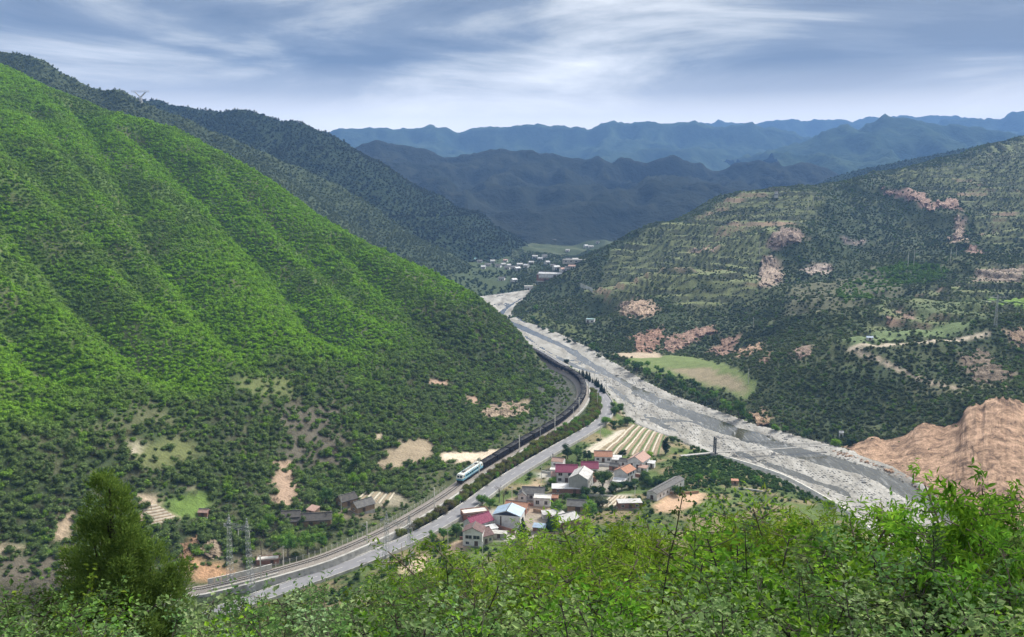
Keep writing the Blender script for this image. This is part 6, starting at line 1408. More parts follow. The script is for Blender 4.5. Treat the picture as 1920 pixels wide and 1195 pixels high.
# collection children are handed out in name order
names = sorted(o.name for o in PROTO.objects); ORDER = {f.name: names.index(f.name) for f in FORMS}
GN = instancer_tree()
def scatter(name, label, P, scl, tint, forms, kind='stuff', cat=None):
    n = len(P)
    if n == 0: return
    me = bpy.data.meshes.new(name); me.vertices.add(n); me.vertices.foreach_set('co', np.ascontiguousarray(P, np.float32).ravel())
    g = np.random.default_rng(n)
    idx = np.array([ORDER[FORMS[f].name] for f in forms], np.int32)
    a = me.attributes.new('form', 'INT', 'POINT'); a.data.foreach_set('value', idx)
    s3 = np.stack([scl * g.uniform(0.85, 1.2, n), scl * g.uniform(0.85, 1.2, n), scl * g.uniform(0.6, 1.05, n)], 1).astype(np.float32)
    a = me.attributes.new('scl', 'FLOAT_VECTOR', 'POINT'); a.data.foreach_set('vector', s3.ravel())
    r3 = np.stack([g.normal(0, 0.12, n), g.normal(0, 0.12, n), g.uniform(0, 6.283, n)], 1).astype(np.float32)
    a = me.attributes.new('rot', 'FLOAT_VECTOR', 'POINT'); a.data.foreach_set('vector', r3.ravel())
    t4 = np.ones((n, 4), np.float32); t4[:, :3] = tint
    a = me.attributes.new('tint', 'FLOAT_COLOR', 'POINT'); a.data.foreach_set('color', t4.ravel())
    o = link_mesh(name, me); md = o.modifiers.new('scatter', 'NODES'); md.node_group = GN
    tag(o, label, cat, None, kind); print('scatter', name, n); return o
def jgrid(x0, x1, y0, y1, sp, g):
    X, Y = np.meshgrid(np.arange(x0, x1, sp), np.arange(y0, y1, sp)); X = X.ravel(); Y = Y.ravel()
    return X + g.uniform(-0.5, 0.5, len(X)) * sp, Y + g.uniform(-0.5, 0.5, len(Y)) * sp
def gsamp(A, x, y): return bil(gx, gy, A, x, y)
def lerp(a, b, t): return np.array(a) * (1 - t[:, None]) + np.array(b) * t[:, None]
def pickform(g, n, w):
    """w: list of (range, weight)"""
    ks = [k for r, q in w for k in r]; ps = np.array([q / len(r) for r, q in w for k in r]); return g.choice(ks, n, p=ps / ps.sum())

def cover_left():
    g = np.random.default_rng(201); x, y = jgrid(-560, 60, 255, 900, 1.95, g)
    m = gsamp(left_zone.astype(float), x, y) > 0.6; x, y = x[m], y[m]
    s = (x - N0[0]) * nU[0] + (y - N0[1]) * nU[1]; T = (x - N0[0]) * tU[0] + (y - N0[1]) * tU[1]
    z = hgt(x, y); dr = gsamp(dl_rail, x, y)
    m = in_view(x, y, z) & (dr > 7.5) & (g.random(len(x)) < gsamp(VEG, x, y)) & (T < 12)
    x, y, z, s, T, dr = [q[m] for q in (x, y, z, s, T, dr)]
    m = visible(x, y, z); x, y, z, s, T, dr = [q[m] for q in (x, y, z, s, T, dr)]; n = len(x)
    big = fbm(x / 60, y / 60, 3, 61); sm = fbm(x / 14, y / 14, 2, 63); hi = sstep(35, 85, s + (big - 0.5) * 60)
    bright = np.clip(hi * (0.30 + 1.1 * (sstep(0.30, 0.70, big) * 0.6 + sstep(0.3, 0.7, sm) * 0.4)), 0, 1)
    tint = lerp((0.140, 0.205, 0.068), (0.215, 0.395, 0.036), bright)
    low = 1 - hi; warm = (g.random(n) < 0.26 * low); tint[warm] = (0.14, 0.125, 0.085)
    lime = g.random(n) < 0.05 + 0.10 * low; tint[lime] = (0.165, 0.28, 0.045)
    dark = g.random(n) < 0.10; tint[dark] *= 0.72
    tint *= g.uniform(0.8, 1.2, (n, 1))
    scl = g.uniform(0.8, 1.75, n) * (0.75 + 0.6 * sm) * (1 + 0.3 * (1 - hi)) ; scl[g.random(n) < 0.02] *= 1.5
    f = pickform(g, n, [(SHRUB, 5), (TREE, 1.3)]); f[warm] = g.choice(list(SCRUB), warm.sum())
    scl *= np.where(dr < 16, 0.7, 1)
    scatter('hillside_shrub_cover', 'dense bright green shrub cover on the left hillside', np.stack([x, y, z - 0.25], 1), scl, tint, f)
def cover_right():
    g = np.random.default_rng(202); x, y = jgrid(-5, 1000, 395, 1560, 2.2, g)
    m = gsamp(right_zone.astype(float), x, y) > 0.6; x, y = x[m], y[m]; z = hgt(x, y)
    far = sstep(500, 1100, y); m = (g.random(len(x)) < (1.0 - 0.35 * far)) & in_view(x, y, z); x, y, z = x[m], y[m], z[m]
    m = visible(x, y, z); x, y, z = x[m], y[m], z[m]
    tw = gsamp(TERW, x, y); ph = np.abs(((z + (fbm(x / 90, y / 90, 2, 9) - 0.5) * 0) / STEP) % 1 - 0.5)
    veg = gsamp(VEG, x, y) * (0.66 + 0.5 * sstep(0.35, 0.6, fbm(x / 34, y / 34, 3, 77))); m = g.random(len(x)) < veg; x, y, z, tw = x[m], y[m], z[m], tw[m]; n = len(x)
    big = fbm(x / 75, y / 75, 3, 71); sm = fbm(x / 18, y / 18, 2, 73)
    tint = lerp((0.078, 0.104, 0.056), (0.135, 0.175, 0.082), np.clip(sstep(0.35, 0.7, big) * 0.6 + sstep(0.35, 0.7, sm) * 0.5, 0, 1))
    front = sstep(640, 520, y); br = g.random(n) < 0.10 + 0.12 * front * sm; tint[br] = (0.115, 0.19, 0.05)
    grey = g.random(n) < 0.16; tint[grey] = (0.115, 0.112, 0.085)
    # the lush clump above the plateau
    lush = inpoly(x, y, LUSH); tint[lush] = np.array([0.13, 0.23, 0.045]) * g.uniform(0.7, 1.2, (lush.sum(), 1))
    tint *= g.uniform(0.8, 1.22, (n, 1))
    scl = g.uniform(0.85, 1.75, n) * (0.75 + 0.6 * sm); scl *= np.where(tw > 0.3, 0.8, 1.0); scl[lush] *= 1.3
    f = pickform(g, n, [(SHRUB, 5), (TREE, 1.2)]); f[grey] = g.choice(list(SCRUB), grey.sum())
    scatter('terrace_shrub_cover', 'dark green shrub cover on the right hillside', np.stack([x, y, z - 0.3], 1), scl, tint, f)
LUSH = gpoly([(1560, 545), (1620, 510), (1700, 490), (1780, 505), (1770, 525), (1690, 535), (1640, 560), (1580, 570)])
def cover_valley():
    g = np.random.default_rng(203); x, y = jgrid(-90, 330, 262, 720, 2.6, g)
    m = (gsamp((left_zone | right_zone | inbed).astype(float), x, y) < 0.3); x, y = x[m], y[m]; z = hgt(x, y)
    dro = gsamp(dl_road, x, y); dra = gsamp(dl_rail, x, y); veg = gsamp(VEG, x, y); clump = fbm(x / 26, y / 26, 3, 81)
    keep = (dro > 6) & (dra > 7) & (g.random(len(x)) < np.clip(veg * 1.2, 0, 0.95) * sstep(0.28, 0.55, clump)) & in_view(x, y, z)
    # keep roofs and yards clear
    for P in HOUSE_ZONES: keep &= ~inpoly(x, y, P)
    x, y, z, clump = x[keep], y[keep], z[keep], clump[keep]; n = len(x)
    tint = lerp((0.05, 0.09, 0.028), (0.095, 0.165, 0.04), g.random(n)); f = pickform(g, n, [(SHRUB, 3), (TUFT, 3), (SCRUB, 0.8)])
    scatter('valley_scrub', 'low green scrub and weeds between the village plots', np.stack([x, y, z - 0.1], 1), g.uniform(0.6, 1.5, n), tint, f)
    # dense scrub between village and river
    P = gpoly([(1230, 905), (1290, 850), (1345, 852), (1420, 880), (1500, 915), (1540, 945), (1480, 925), (1390, 905), (1330, 915), (1260, 925)])
    xs = [p[0] for p in P]; ys = [p[1] for p in P]; x, y = jgrid(min(xs), max(xs), min(ys), max(ys), 1.9, g); m = inpoly(x, y, P) & (gsamp(inbed.astype(float), x, y) < 0.1); x, y = x[m], y[m]; n = len(x)
    tint = lerp((0.05, 0.10, 0.03), (0.095, 0.175, 0.045), g.random(n)); scatter('riverside_scrub', 'thick green scrub between the village and the embankment', np.stack([x, y, hgt(x, y) - 0.1], 1), g.uniform(0.7, 1.5, n), tint, pickform(g, n, [(SHRUB, 4), (TUFT, 1)]))
def cover_far_valley():
    g = np.random.default_rng(204); x, y = jgrid(-340, 330, 905, 2000, 7.5, g)
    m = (gsamp((left_zone | right_zone | inbed).astype(float), x, y) < 0.3); x, y = x[m], y[m]; z = hgt(x, y)
    cl = fbm(x / 70, y / 45, 3, 91); m = (g.random(len(x)) < 0.15 + sstep(0.42, 0.60, cl)) & in_view(x, y, z) & (gsamp(d_out, x, y) > 12); x, y, z, cl = x[m], y[m], z[m], cl[m]
    m = visible(x, y, z, 12); x, y, z = x[m], y[m], z[m]; n = len(x)
    for (fx, fy) in FAR_CLEAR:
        m = ~((np.abs(x - fx * y / fy) < 7) & (y < fy + 3) & (y > fy - 30)); x, y, z = x[m], y[m], z[m]
    n = len(x); tint = lerp((0.055, 0.085, 0.045), (0.11, 0.155, 0.065), g.random(n))
    scatter('far_valley_woods', 'scattered trees and hedges around the far village', np.stack([x, y, z - 0.4], 1), g.uniform(1.4, 3.0, n), tint, pickform(g, n, [(TREE, 2), (SHRUB, 3)]))
def cover_range(name, label, key, sp, s0, s1, c1, c2, zlo=0.0, dens=1.0):
    xs, ys, Z = RANGE_PTS[key]; g = np.random.default_rng(len(name)); x, y = jgrid(xs[0], xs[-1], ys[0], ys[-1], sp, g)
    z = bil(xs, ys, Z, x, y); cl = fbm(x / (sp * 9), y / (sp * 9), 3, 95)
    m = (z > zlo) & in_view(x, y, z) & (g.random(len(x)) < dens * (0.6 + sstep(0.3, 0.6, cl))); x, y, z, cl = x[m], y[m], z[m], cl[m]
    m = visible(x, y, z, 25); x, y, z, cl = x[m], y[m], z[m], cl[m]; n = len(x)
    vis = np.ones(n, bool)
    for f in np.linspace(0.6, 0.98, 40):
        px, py = x * f, y * f; inside = (px > xs[0]) & (px < xs[-1]) & (py > ys[0]) & (py < ys[-1])
        vis &= ~(inside & (CAMZ + (z + 4 - CAMZ) * f < bil(xs, ys, Z, px, py) - 10))
    x, y, z, cl = x[vis], y[vis], z[vis], cl[vis]; n = len(x)
    tint = lerp(c1, c2, np.clip(cl + g.normal(0, 0.2, n), 0, 1))
    scatter(name, label, np.stack([x, y, z - 0.3], 1), g.uniform(s0, s1, n), tint, pickform(g, n, [(SHRUB, 3), (TREE, 2)]))

def cover_cliff():
    """scrub along the top of the orange cliff, tufts on the face and loose clods at its foot"""
    g = np.random.default_rng(210); T = resample(catmull(CTw, 10), 1.1); n = len(T); P = T + np.stack([g.uniform(-1, 4, n), g.uniform(0.5, 7, n), 0.0 * g.random(n)], 1); P[:, 2] = np.maximum(hgt(P[:, 0], P[:, 1]), T[:, 2] - 1.5) - 0.2
    B = catmull(CBw, 12); k = g.integers(0, len(B), 120); w = g.uniform(0.05, 0.95, 120); q = B[k] * (1 - w[:, None]) + np.array([T[min(int(a / len(B) * n), n - 1)] for a in k]) * w[:, None] + np.array([-1.5, -3.0, 1.0])
    m = (g.random(120) < 0.3); q = q[m]
    A = np.concatenate([P, q]); N = len(A); tint = lerp((0.09, 0.14, 0.045), (0.15, 0.22, 0.06), g.random(N)); scl = g.uniform(0.6, 1.5, N); scl[n:] *= 0.5
    scatter('cliff_top_scrub', 'green scrub fringing the top of the orange cliff', A, scl, tint, pickform(g, N, [(SHRUB, 4), (SCRUB, 1)]))
    V, F = [], []; b = 0
    for i in range(500):
        p = B[int(g.integers(0, len(B)))] + np.array([g.normal(-0.8, 1.2), g.normal(-1.2, 1.4), 0]); r = g.uniform(0.2, 0.8) * (1.8 if g.random() < 0.08 else 1); c = ICO1[0] * r * np.array([1.1, 0.9, 0.7]) * (1 + g.uniform(-0.3, 0.3, (len(ICO1[0]), 1))) + p + np.array([0, 0, r * 0.3]); V.append(c); F.append(ICO1[1] + b); b += len(c)
    tag(link_mesh('cliff_rubble', np_mesh('cliff_rubble', np.concatenate(V), np.concatenate(F)), MAT['cliff_orange']), 'fallen earth clods along the foot of the orange cliff', None, None, 'stuff')
cover_left(); cover_right(); cover_valley(); cover_far_valley()
cover_range('spur_woods', 'dark woodland covering the spur behind the green hillside', 'left_spur_hill', 4.0, 1.1, 2.4, (0.085, 0.118, 0.060), (0.155, 0.190, 0.085))
cover_range('left_ridge_woods', 'dark woodland covering the long left ridge', 'left_ridge', 5.8, 1.5, 3.2, (0.042, 0.056, 0.040), (0.080, 0.094, 0.055))
cover_range('rear_hill_woods', 'dark shrub cover on the smooth rear hill', 'right_rear_hill', 6.5, 1.5, 3.0, (0.040, 0.062, 0.036), (0.080, 0.105, 0.050))
cover_cliff()
# ================================================================== INDIVIDUAL TREES IN THE VALLEY
mat_basic('bark', (0.13, 0.105, 0.085), 0.95, 0.25, 2.0); mat_basic('bark_dark', (0.05, 0.043, 0.038), 0.95, 0.25, 3.0); mat_basic('bark_pale', (0.26, 0.24, 0.21), 0.95, 0.2, 2.0)
def wood(segs, n=6):
    m = MB()
    for p, q, r0, r1 in segs: m.bar(p, q, r0, r1, n)
    return m
def tree_form(seed, kind):
    """unit height tree: returns (wood mesh, crown mesh)"""
    g = np.random.default_rng(seed); segs = []; lob = []
    if kind == 'round':
        for j in range(9):
            a = g.uniform(0, 6.28); el = g.uniform(0, 1); rr = 0.27 * math.sqrt(1 - (el - 0.35) ** 2) * g.uniform(0.6, 1.0) if j else 0; c = (rr * math.cos(a), rr * math.sin(a), 0.38 + 0.42 * el); q = g.uniform(0.13, 0.20)
            lob.append((c, (q, q, q * 0.85))); segs.append(((0, 0, 0.18 + 0.25 * el), c, 0.014, 0.004))
        n, leaf, asp = 1500, 0.021, 0.7
    elif kind == 'poplar':
        for j in range(9):
            el = j / 8; a = g.uniform(0, 6.28); rr = 0.06; c = (rr * math.cos(a), rr * math.sin(a), 0.2 + 0.7 * el); q = 0.13 * (1.1 - 0.7 * abs(el - 0.35)); lob.append((c, (q, q, q * 1.2)))
        n, leaf, asp = 1200, 0.02, 0.7
    elif kind == 'spruce':
        for j in range(11):
            el = j / 10; q = 0.24 * (1 - el) + 0.025; c = (0, 0, 0.12 + 0.82 * el); lob.append((c, (q, q, 0.06)))
        n, leaf, asp = 1400, 0.03, 0.3
    elif kind == 'bush':
        for j in range(7):
            a = g.uniform(0, 6.28); rr = g.uniform(0.05, 0.35); c = (rr * math.cos(a), rr * math.sin(a), 0.3 + g.uniform(0, 0.4)); q = g.uniform(0.22, 0.32); lob.append((c, (q, q, q * 0.9))); segs.append(((0, 0, 0.05), c, 0.012, 0.004))
        n, leaf, asp = 1100, 0.04, 0.55
    segs.append(((0, 0, -0.08), (0.01, 0, 0.45 if kind != 'bush' else 0.25), 0.028, 0.012))
    if kind in ('poplar', 'spruce'): segs.append(((0.01, 0, 0.45), (0, 0, 0.92), 0.012, 0.003))
    V, F = leaf_cloud(n, lob, leaf, g, core=0.68, asp=asp, nrm=0.62)
    w = wood(segs).mesh('trunk'); w.materials.append(MAT['bark']); c = np_mesh('crown', V, F); c.materials.append(MAT['leaf']); return w, c
def bare_form(seed):
    g = np.random.default_rng(seed); segs = [((0, 0, -0.05), (0, 0, 0.55), 0.025, 0.014)]
    def grow(p, d, L, r, k):
        q = p + d * L; segs.append((tuple(p), tuple(q), r, r * 0.55))
        if k:
            for _ in range(3): e = d + g.normal(0, 0.42, 3); e[2] = abs(e[2]) * 0.8 + 0.25; e /= np.linalg.norm(e); grow(q, e, L * g.uniform(0.55, 0.8), r * 0.55, k - 1)
    for z in (0.3, 0.42, 0.55):
        for _ in range(2): d = g.normal(0, 0.5, 3); d[2] = 0.8; d /= np.linalg.norm(d); grow(np.array([0, 0, z]), d, 0.18, 0.012, 3)
    w = wood(segs, 4).mesh('trunk'); w.materials.append(MAT['bark']); return w
TF = {k: [tree_form(300 + 10 * i + j, k) for j in range(n)] for i, (k, n) in enumerate((('round', 4), ('poplar', 2), ('spruce', 2), ('bush', 4)))}
TINT = {'lime': (0.21, 0.36, 0.045), 'green': (0.135, 0.26, 0.045), 'mid': (0.092, 0.17, 0.05), 'dark': (0.045, 0.085, 0.038), 'spruce': (0.030, 0.060, 0.036), 'olive': (0.17, 0.20, 0.055), 'grey': (0.115, 0.145, 0.085), 'brown': (0.16, 0.14, 0.075)}
tcount = 0
def add_tree(P, h, kind, tint, label, group=None, wide=1.0, name=None, cat='tree'):
    global tcount
    g = np.random.default_rng(900 + tcount); w, c = TF[kind][tcount % len(TF[kind])]; tcount += 1
    r = empty(name or ('tree' if kind != 'bush' else 'shrub'), (P[0], P[1], P[2]), g.uniform(0, 6.28)); tag(r, label, cat, group); s = h
    t = np.array(TINT[tint]) * g.uniform(0.88, 1.14) * np.array([g.uniform(0.93, 1.07), 1, 1])
    for nm, me in (('trunk', w), ('crown', c)):
        o = bpy.data.objects.new(nm, me); COL.objects.link(o); o.parent = r; o.scale = (s * wide, s * wide, s); o['tint'] = [float(x) for x in t]
    return r
SINGLE = [(1130, 926, 11.0, 'round', 'mid', 'big round tree standing between the grey block and the two-storey house', 1.1), (1106, 977, 8.5, 'round', 'green', 'round light green tree between the dark barn and the woods', 1.15), (1045, 968, 7.0, 'round', 'green', 'leafy tree below the box house with two dark windows', 1.1),
          (1064, 862, 8.0, 'round', 'dark', 'dark bushy tree beside the road bend retaining wall', 1.2), (1082, 866, 7.0, 'round', 'mid', 'mid green tree between the dark tree and the orange house', 1.1), (1101, 868, 6.5, 'round', 'dark', 'dark tree just left of the pale orange roof', 1.1), (1166, 862, 5.5, 'round', 'dark', 'small dark tree between the two orange roofed houses', 1.2),
          (1248, 852, 9.5, 'poplar', 'dark', 'narrow dark poplar at the corner of the striped field', 1.3), (980, 1014, 9.5, 'spruce', 'spruce', 'dark pointed spruce right of the white warehouse', 1.15), (1040, 1002, 7.5, 'round', 'mid', 'tree hiding the corner of the patchy roofed shed', 1.0), (1030, 996, 6.5, 'spruce', 'dark', 'small blue green conifer beside the blue roofed shed', 1.3),
          (904, 948, 5.0, 'bush', 'green', 'leafy roadside shrub above the yard building', 1.1), (918, 952, 4.5, 'bush', 'green', 'second leafy shrub on the grassy yard bank', 1.1), (856, 1010, 6.0, 'round', 'mid', 'grey green tree left of the maroon roofed house', 1.2), (832, 1016, 6.0, 'round', 'green', 'bright tree beside the utility pole on the bare plot', 1.1), (812, 1018, 5.0, 'round', 'green', 'leafy tree between road and bare plot', 1.1),
          (1036, 910, 4.0, 'bush', 'green', 'shrub beside the entrance lane', 1.2), (1060, 940, 4.0, 'bush', 'mid', 'shrub below the long brick shed', 1.2), (1130, 950, 4.5, 'bush', 'grey', 'grey thicket above the small striped plot', 1.8), (1100, 1000, 6.0, 'round', 'lime', 'lime tree at the edge of the near woods', 1.1),
          (1385, 790, 13.5, 'round', 'mid', 'tallest dark tree at the lower end of the riverside row', 0.85), (1566, 846, 7.0, 'round', 'lime', 'bright round tree at the far end of the footbridge', 1.2), (1596, 838, 4.5, 'bush', 'dark', 'dark shrub on top of the orange cliff edge', 1.2), (1340, 905, 6.0, 'round', 'green', 'leafy tree in the scrub below the footbridge ramp', 1.1), (1310, 912, 6.0, 'round', 'green', 'pale leafy tree beside the tan yard', 1.1), (1360, 922, 7.0, 'round', 'mid', 'dark tree beside the small orange hut', 1.1), (1420, 912, 5.5, 'round', 'green', 'green tree right of the small orange hut', 1.1),
          (1270, 930, 5.0, 'bush', 'mid', 'bush at the river end of the long pale shed', 1.2), (664, 924, 9.0, 'round', 'lime', 'lime green tree above the white ridged plot', 0.75), (682, 916, 7.5, 'round', 'lime', 'second lime tree above the white ridged plot', 0.75), (612, 950, 8.5, 'round', 'mid', 'dark green tree above the mud brick hamlet', 0.9), (634, 992, 7.0, 'round', 'lime', 'bright tree in front of the mud brick gable houses', 1.0), (668, 886, 8.0, 'round', 'mid', 'tree on the slope above the lime trees', 0.9),
          (540, 1048, 9.5, 'round', 'green', 'big bright round tree left of a pair beside the railway', 1.1), (577, 1040, 9.0, 'round', 'green', 'big bright round tree right of a pair beside the railway', 1.1), (604, 1030, 6.5, 'round', 'green', 'smaller tree next to the bright round pair', 1.0), (494, 1010, 6.5, 'round', 'green', 'round tree left of the mud brick house, lower one', 1.0), (506, 996, 7.0, 'round', 'green', 'round tree left of the mud brick house, upper one', 0.9), (1062, 684, 5.0, 'round', 'dark', 'dark tree alone on the far river bank below the spur', 1.3),
          (1005, 585, 8.0, 'round', 'green', 'pale green tree on the tip of the right bank', 1.2), (1262, 830, 4.0, 'bush', 'mid', 'shrub on the bank right of the poplar', 1.3), (1218, 860, 4.0, 'bush', 'lime', 'light shrub at the lower corner of the striped field', 1.2), (1425, 1000, 6.0, 'bush', 'green', 'shrub below the embankment wall', 1.3), (1555, 952, 4.0, 'bush', 'lime', 'single lime shrub growing on the embankment', 1.2)]
for u, v, h, k, t, lab, w in SINGLE: add_tree(ground(u, v), h, k, t, lab, None, w, None, 'tree' if k != 'bush' else 'shrub')
def row(px, step, h, kind, tints, lab, group, jit=1.5, wide=1.0, cat='tree', hv=0.25, name=None):
    pl = resample(np.array([ground(u, v) for u, v in px]), step); g = np.random.default_rng(len(px) * 7 + int(step * 10))
    for i, p in enumerate(pl):
        x, y = p[0] + g.normal(0, jit), p[1] + g.normal(0, jit); add_tree((x, y, float(hgt(x, y))), h * g.uniform(1 - hv, 1 + hv), kind, tints[int(g.integers(len(tints)))], lab % ordinal(i), group, wide * g.uniform(0.9, 1.15), name, cat)
row([(1172, 688), (1220, 712), (1270, 735), (1320, 758), (1370, 782), (1400, 795)], 7.5, 8.0, 'round', ['mid', 'green', 'mid', 'grey'], 'round tree in the riverside row below the pale field, %s from the far end', 'riverside trees below the pale field')
row([(1200, 690), (1260, 712), (1310, 735), (1350, 752)], 10, 6.0, 'round', ['green', 'mid'], 'smaller tree behind the riverside row, %s from the far end', 'second row of riverside trees')
row([(1455, 812), (1480, 818), (1505, 824), (1520, 832)], 6, 5.5, 'round', ['grey', 'mid', 'green'], 'willow-like bush on the gravel edge below the spur, %s upstream of the footbridge end', 'bushes on the gravel edge', 1.0, 1.2)
row([(1086, 706), (1098, 712), (1112, 721), (1124, 730), (1132, 740)], 4.2, 5.5, 'spruce', ['spruce'], 'little dark spruce on the river side of the road bend, %s from the far end', 'little spruces at the road bend', 0.4)
row([(1150, 765), (1166, 785), (1180, 800), (1160, 800), (1140, 800)], 6.0, 4.5, 'bush', ['mid', 'green'], 'shrub on the bank between road bend and gravel, %s along', 'shrubs on the bank below the road bend', 1.5, 1.2, 'shrub')
row([(960, 598), (1000, 606), (1050, 628), (1100, 650), (1150, 680)], 12, 5.5, 'round', ['mid', 'grey', 'dark'], 'small bank tree along the upper right bank, %s from the upstream end', 'bank trees along the upper right bank', 3, 1.2)
row([(1200, 900), (1215, 915), (1232, 905), (1245, 912)], 4.0, 4.0, 'bush', ['mid', 'dark', 'mid'], 'shrub in the thicket beside the long pale shed, %s from the houses', 'thicket beside the long pale shed', 1.2, 1.2, 'shrub')
row([(1090, 945), (1110, 925), (1140, 930), (1170, 920), (1190, 912)], 4.2, 4.2, 'bush', ['mid', 'dark'], 'dark shrub in the belt below the big round tree, %s from the left', 'shrub belt below the big round tree', 1.0, 1.2, 'shrub')
# hedge between railway and road
def hedge():
    t, n = frames(road3); g = np.random.default_rng(55); a, b = arc_of(road3, 1120), arc_of(road3, 520); k = 0; s = a
    for i in range(b, a, -1) :
        for off in ((4.9, 6.6, 8.4)):
            p = road3[i, :2] + n[i] * (off + g.normal(0, 0.4)) + t[i] * g.normal(0, 0.4); dr = float(dist_poly(np.array([p[0]]), np.array([p[1]]), rail3[::3])[0][0])
            if dr < 4.9: continue
            add_tree((p[0], p[1], float(hgt(p[0], p[1])) - 0.1), g.uniform(3.2, 4.8), 'bush', ['olive', 'olive', 'green', 'olive', 'brown'][int(g.integers(5))], 'olive green hedge shrub between railway and road, %s from the lower end' % ordinal(k), 'hedge shrubs between railway and road', g.uniform(0.85, 1.05), 'hedge_shrub', 'shrub'); k += 1
    print('hedge', k)
hedge()
BARE = [bare_form(s) for s in (1, 2, 3)]
for i, (u, v, h, lab) in enumerate([(936, 944, 8.0, 'thin leafless tree beside the road above the yard, left of two'), (944, 946, 8.0, 'thin leafless tree beside the road above the yard, right of two'), (1054, 946, 7.0, 'leafless tree in front of the long brick shed'), (612, 985, 6.0, 'grey leafless tree beside the long mud brick house'), (490, 1040, 7.0, 'grey leafless tree above the trackside hut'), (284, 960, 4.0, 'small bare tree standing in the ploughed plot'), (826, 842, 6.0, 'bare twiggy tree on the slope above the locomotive')]):
    r = empty('bare_tree', tuple(ground(u, v)), i * 1.1); tag(r, lab, 'tree'); o = bpy.data.objects.new('trunk', BARE[i % 3]); COL.objects.link(o); o.parent = r; o.scale = (h, h, h)
# ================================================================== FOREGROUND PLANTS (leaf by leaf)
def leaves_mesh(name, P, D, Nn, L, Wd, mat, fold=0.18):
    """leaf faces: base point P, direction D, normal Nn, length L, width Wd -> folded diamonds (4 tris)"""
    D = D / (np.linalg.norm(D, axis=1, keepdims=True) + 1e-9); S = np.cross(D, Nn); S /= (np.linalg.norm(S, axis=1, keepdims=True) + 1e-9); U = np.cross(S, D)
    L = np.asarray(L).reshape(-1, 1); Wd = np.asarray(Wd).reshape(-1, 1)
    mid = P + D * L * 0.45; V = np.stack([P, mid + S * Wd * 0.5 + U * Wd * fold, P + D * L - U * L * 0.12, mid - S * Wd * 0.5 + U * Wd * fold], 1).reshape(-1, 3)
    i = np.arange(len(P))[:, None] * 4; F = np.concatenate([i + np.array([[0, 1, 2]]), i + np.array([[0, 2, 3]])]); me = np_mesh(name, V, F); me.materials.append(MAT[mat]); return me
mat_leaf('leaf_fore', 0.34, 0.36, 0.0)
def unit(v): return v / (np.linalg.norm(v, axis=-1, keepdims=True) + 1e-9)
def plant_form(seed, kind):
    """plants about 4 m tall, real leaf sizes; returns (wood mesh, leaf mesh, height)"""
    g = np.random.default_rng(seed); segs = []; tw = []            # twigs: base, direction, length
    if kind in ('feather', 'round', 'drape'):
        stems = {'feather': 9, 'round': 6, 'drape': 4}[kind]; H0 = 4.0
        for s in range(stems):
            a = g.uniform(0, 6.28); lean = g.uniform(0.08, 0.42); p = np.array([g.normal(0, 0.15), g.normal(0, 0.15), -0.3]); d = unit(np.array([math.cos(a) * lean, math.sin(a) * lean, 1.0])); r = 0.035; nseg = 9; L = H0 * g.uniform(0.75, 1.0) / nseg
            for k in range(nseg):
                q = p + d * L; segs.append((tuple(p), tuple(q), r, r * 0.86))
                if k > 1:
                    for _ in range({'feather': 5, 'round': 4, 'drape': 5}[kind]):
                        b = g.uniform(0, 6.28); e = unit(np.array([math.cos(b), math.sin(b), g.uniform(-0.05, 0.7)])); l = g.uniform(0.35, 0.95) * (1.15 - k / nseg * 0.6); o = p + d * L * g.uniform(0, 1)
                        segs.append((tuple(o), tuple(o + e * l), 0.009, 0.003)); tw.append((o, e, l))
                p = q; d = unit(d + g.normal(0, 0.10, 3) + np.array([math.cos(a), math.sin(a), 0]) * 0.05); r *= 0.86
            tw.append((p, d, 0.4))
    elif kind == 'sapling':
        p = np.array([0, 0, -0.3]); d = np.array([0.0, 0, 1]); r = 0.04
        for k in range(14):
            q = p + d * 0.31; segs.append((tuple(p), tuple(q), r, r * 0.9))
            if k > 4:
                for _ in range(3): b = g.uniform(0, 6.28); e = unit(np.array([math.cos(b), math.sin(b), g.uniform(0.2, 0.9)])); l = g.uniform(0.15, 0.5) * (1.25 - k / 14); segs.append((tuple(q), tuple(q + e * l), 0.010, 0.004)); tw.append((q, e, l))
            p = q; r *= 0.9; d = unit(d + g.normal(0, 0.05, 3))
    P, D, Nn, L, W = [], [], [], [], []
    for o, e, l in tw:
        if kind == 'feather': n, ll, ww, droop = 26, 0.105, 0.026, 0.55
        elif kind == 'drape': n, ll, ww, droop = 30, 0.135, 0.042, 0.75
        elif kind == 'round': n, ll, ww, droop = (15, 0.085, 0.062, 0.1) if seed % 2 else (11, 0.12, 0.075, 0.25)
        else: n, ll, ww, droop = 9, 0.07, 0.05, 0.0
        f = g.uniform(0.1, 1.05, n)[:, None]; base = o + e * l * f + np.array([0, 0, -1]) * (f ** 2) * l * droop * 0.35
        sd = g.normal(size=(n, 3)); dirn = unit(e * 0.55 + sd * 0.6 + np.array([0, 0, -droop * 0.7])); nr = unit(np.array([0, 0, 1.0]) + g.normal(0, 0.45, (n, 3)))
        base = base + g.normal(0, 0.05 if kind != 'round' else 0.07, (n, 3)); P.append(base); D.append(dirn); Nn.append(nr); sc = g.uniform(0.6, 1.3, n); L.append(ll * sc); W.append(ww * sc * g.uniform(0.8, 1.2, n))
    P, D, Nn, L, W = [np.concatenate(q) for q in (P, D, Nn, L, W)]
    w = wood(segs, 5).mesh('stems'); w.materials.append(MAT['bark_dark' if kind in ('sapling', 'round') else 'bark'])
    return w, leaves_mesh('leaves', P, D, Nn, L, W, 'leaf_fore'), P[::7].copy()
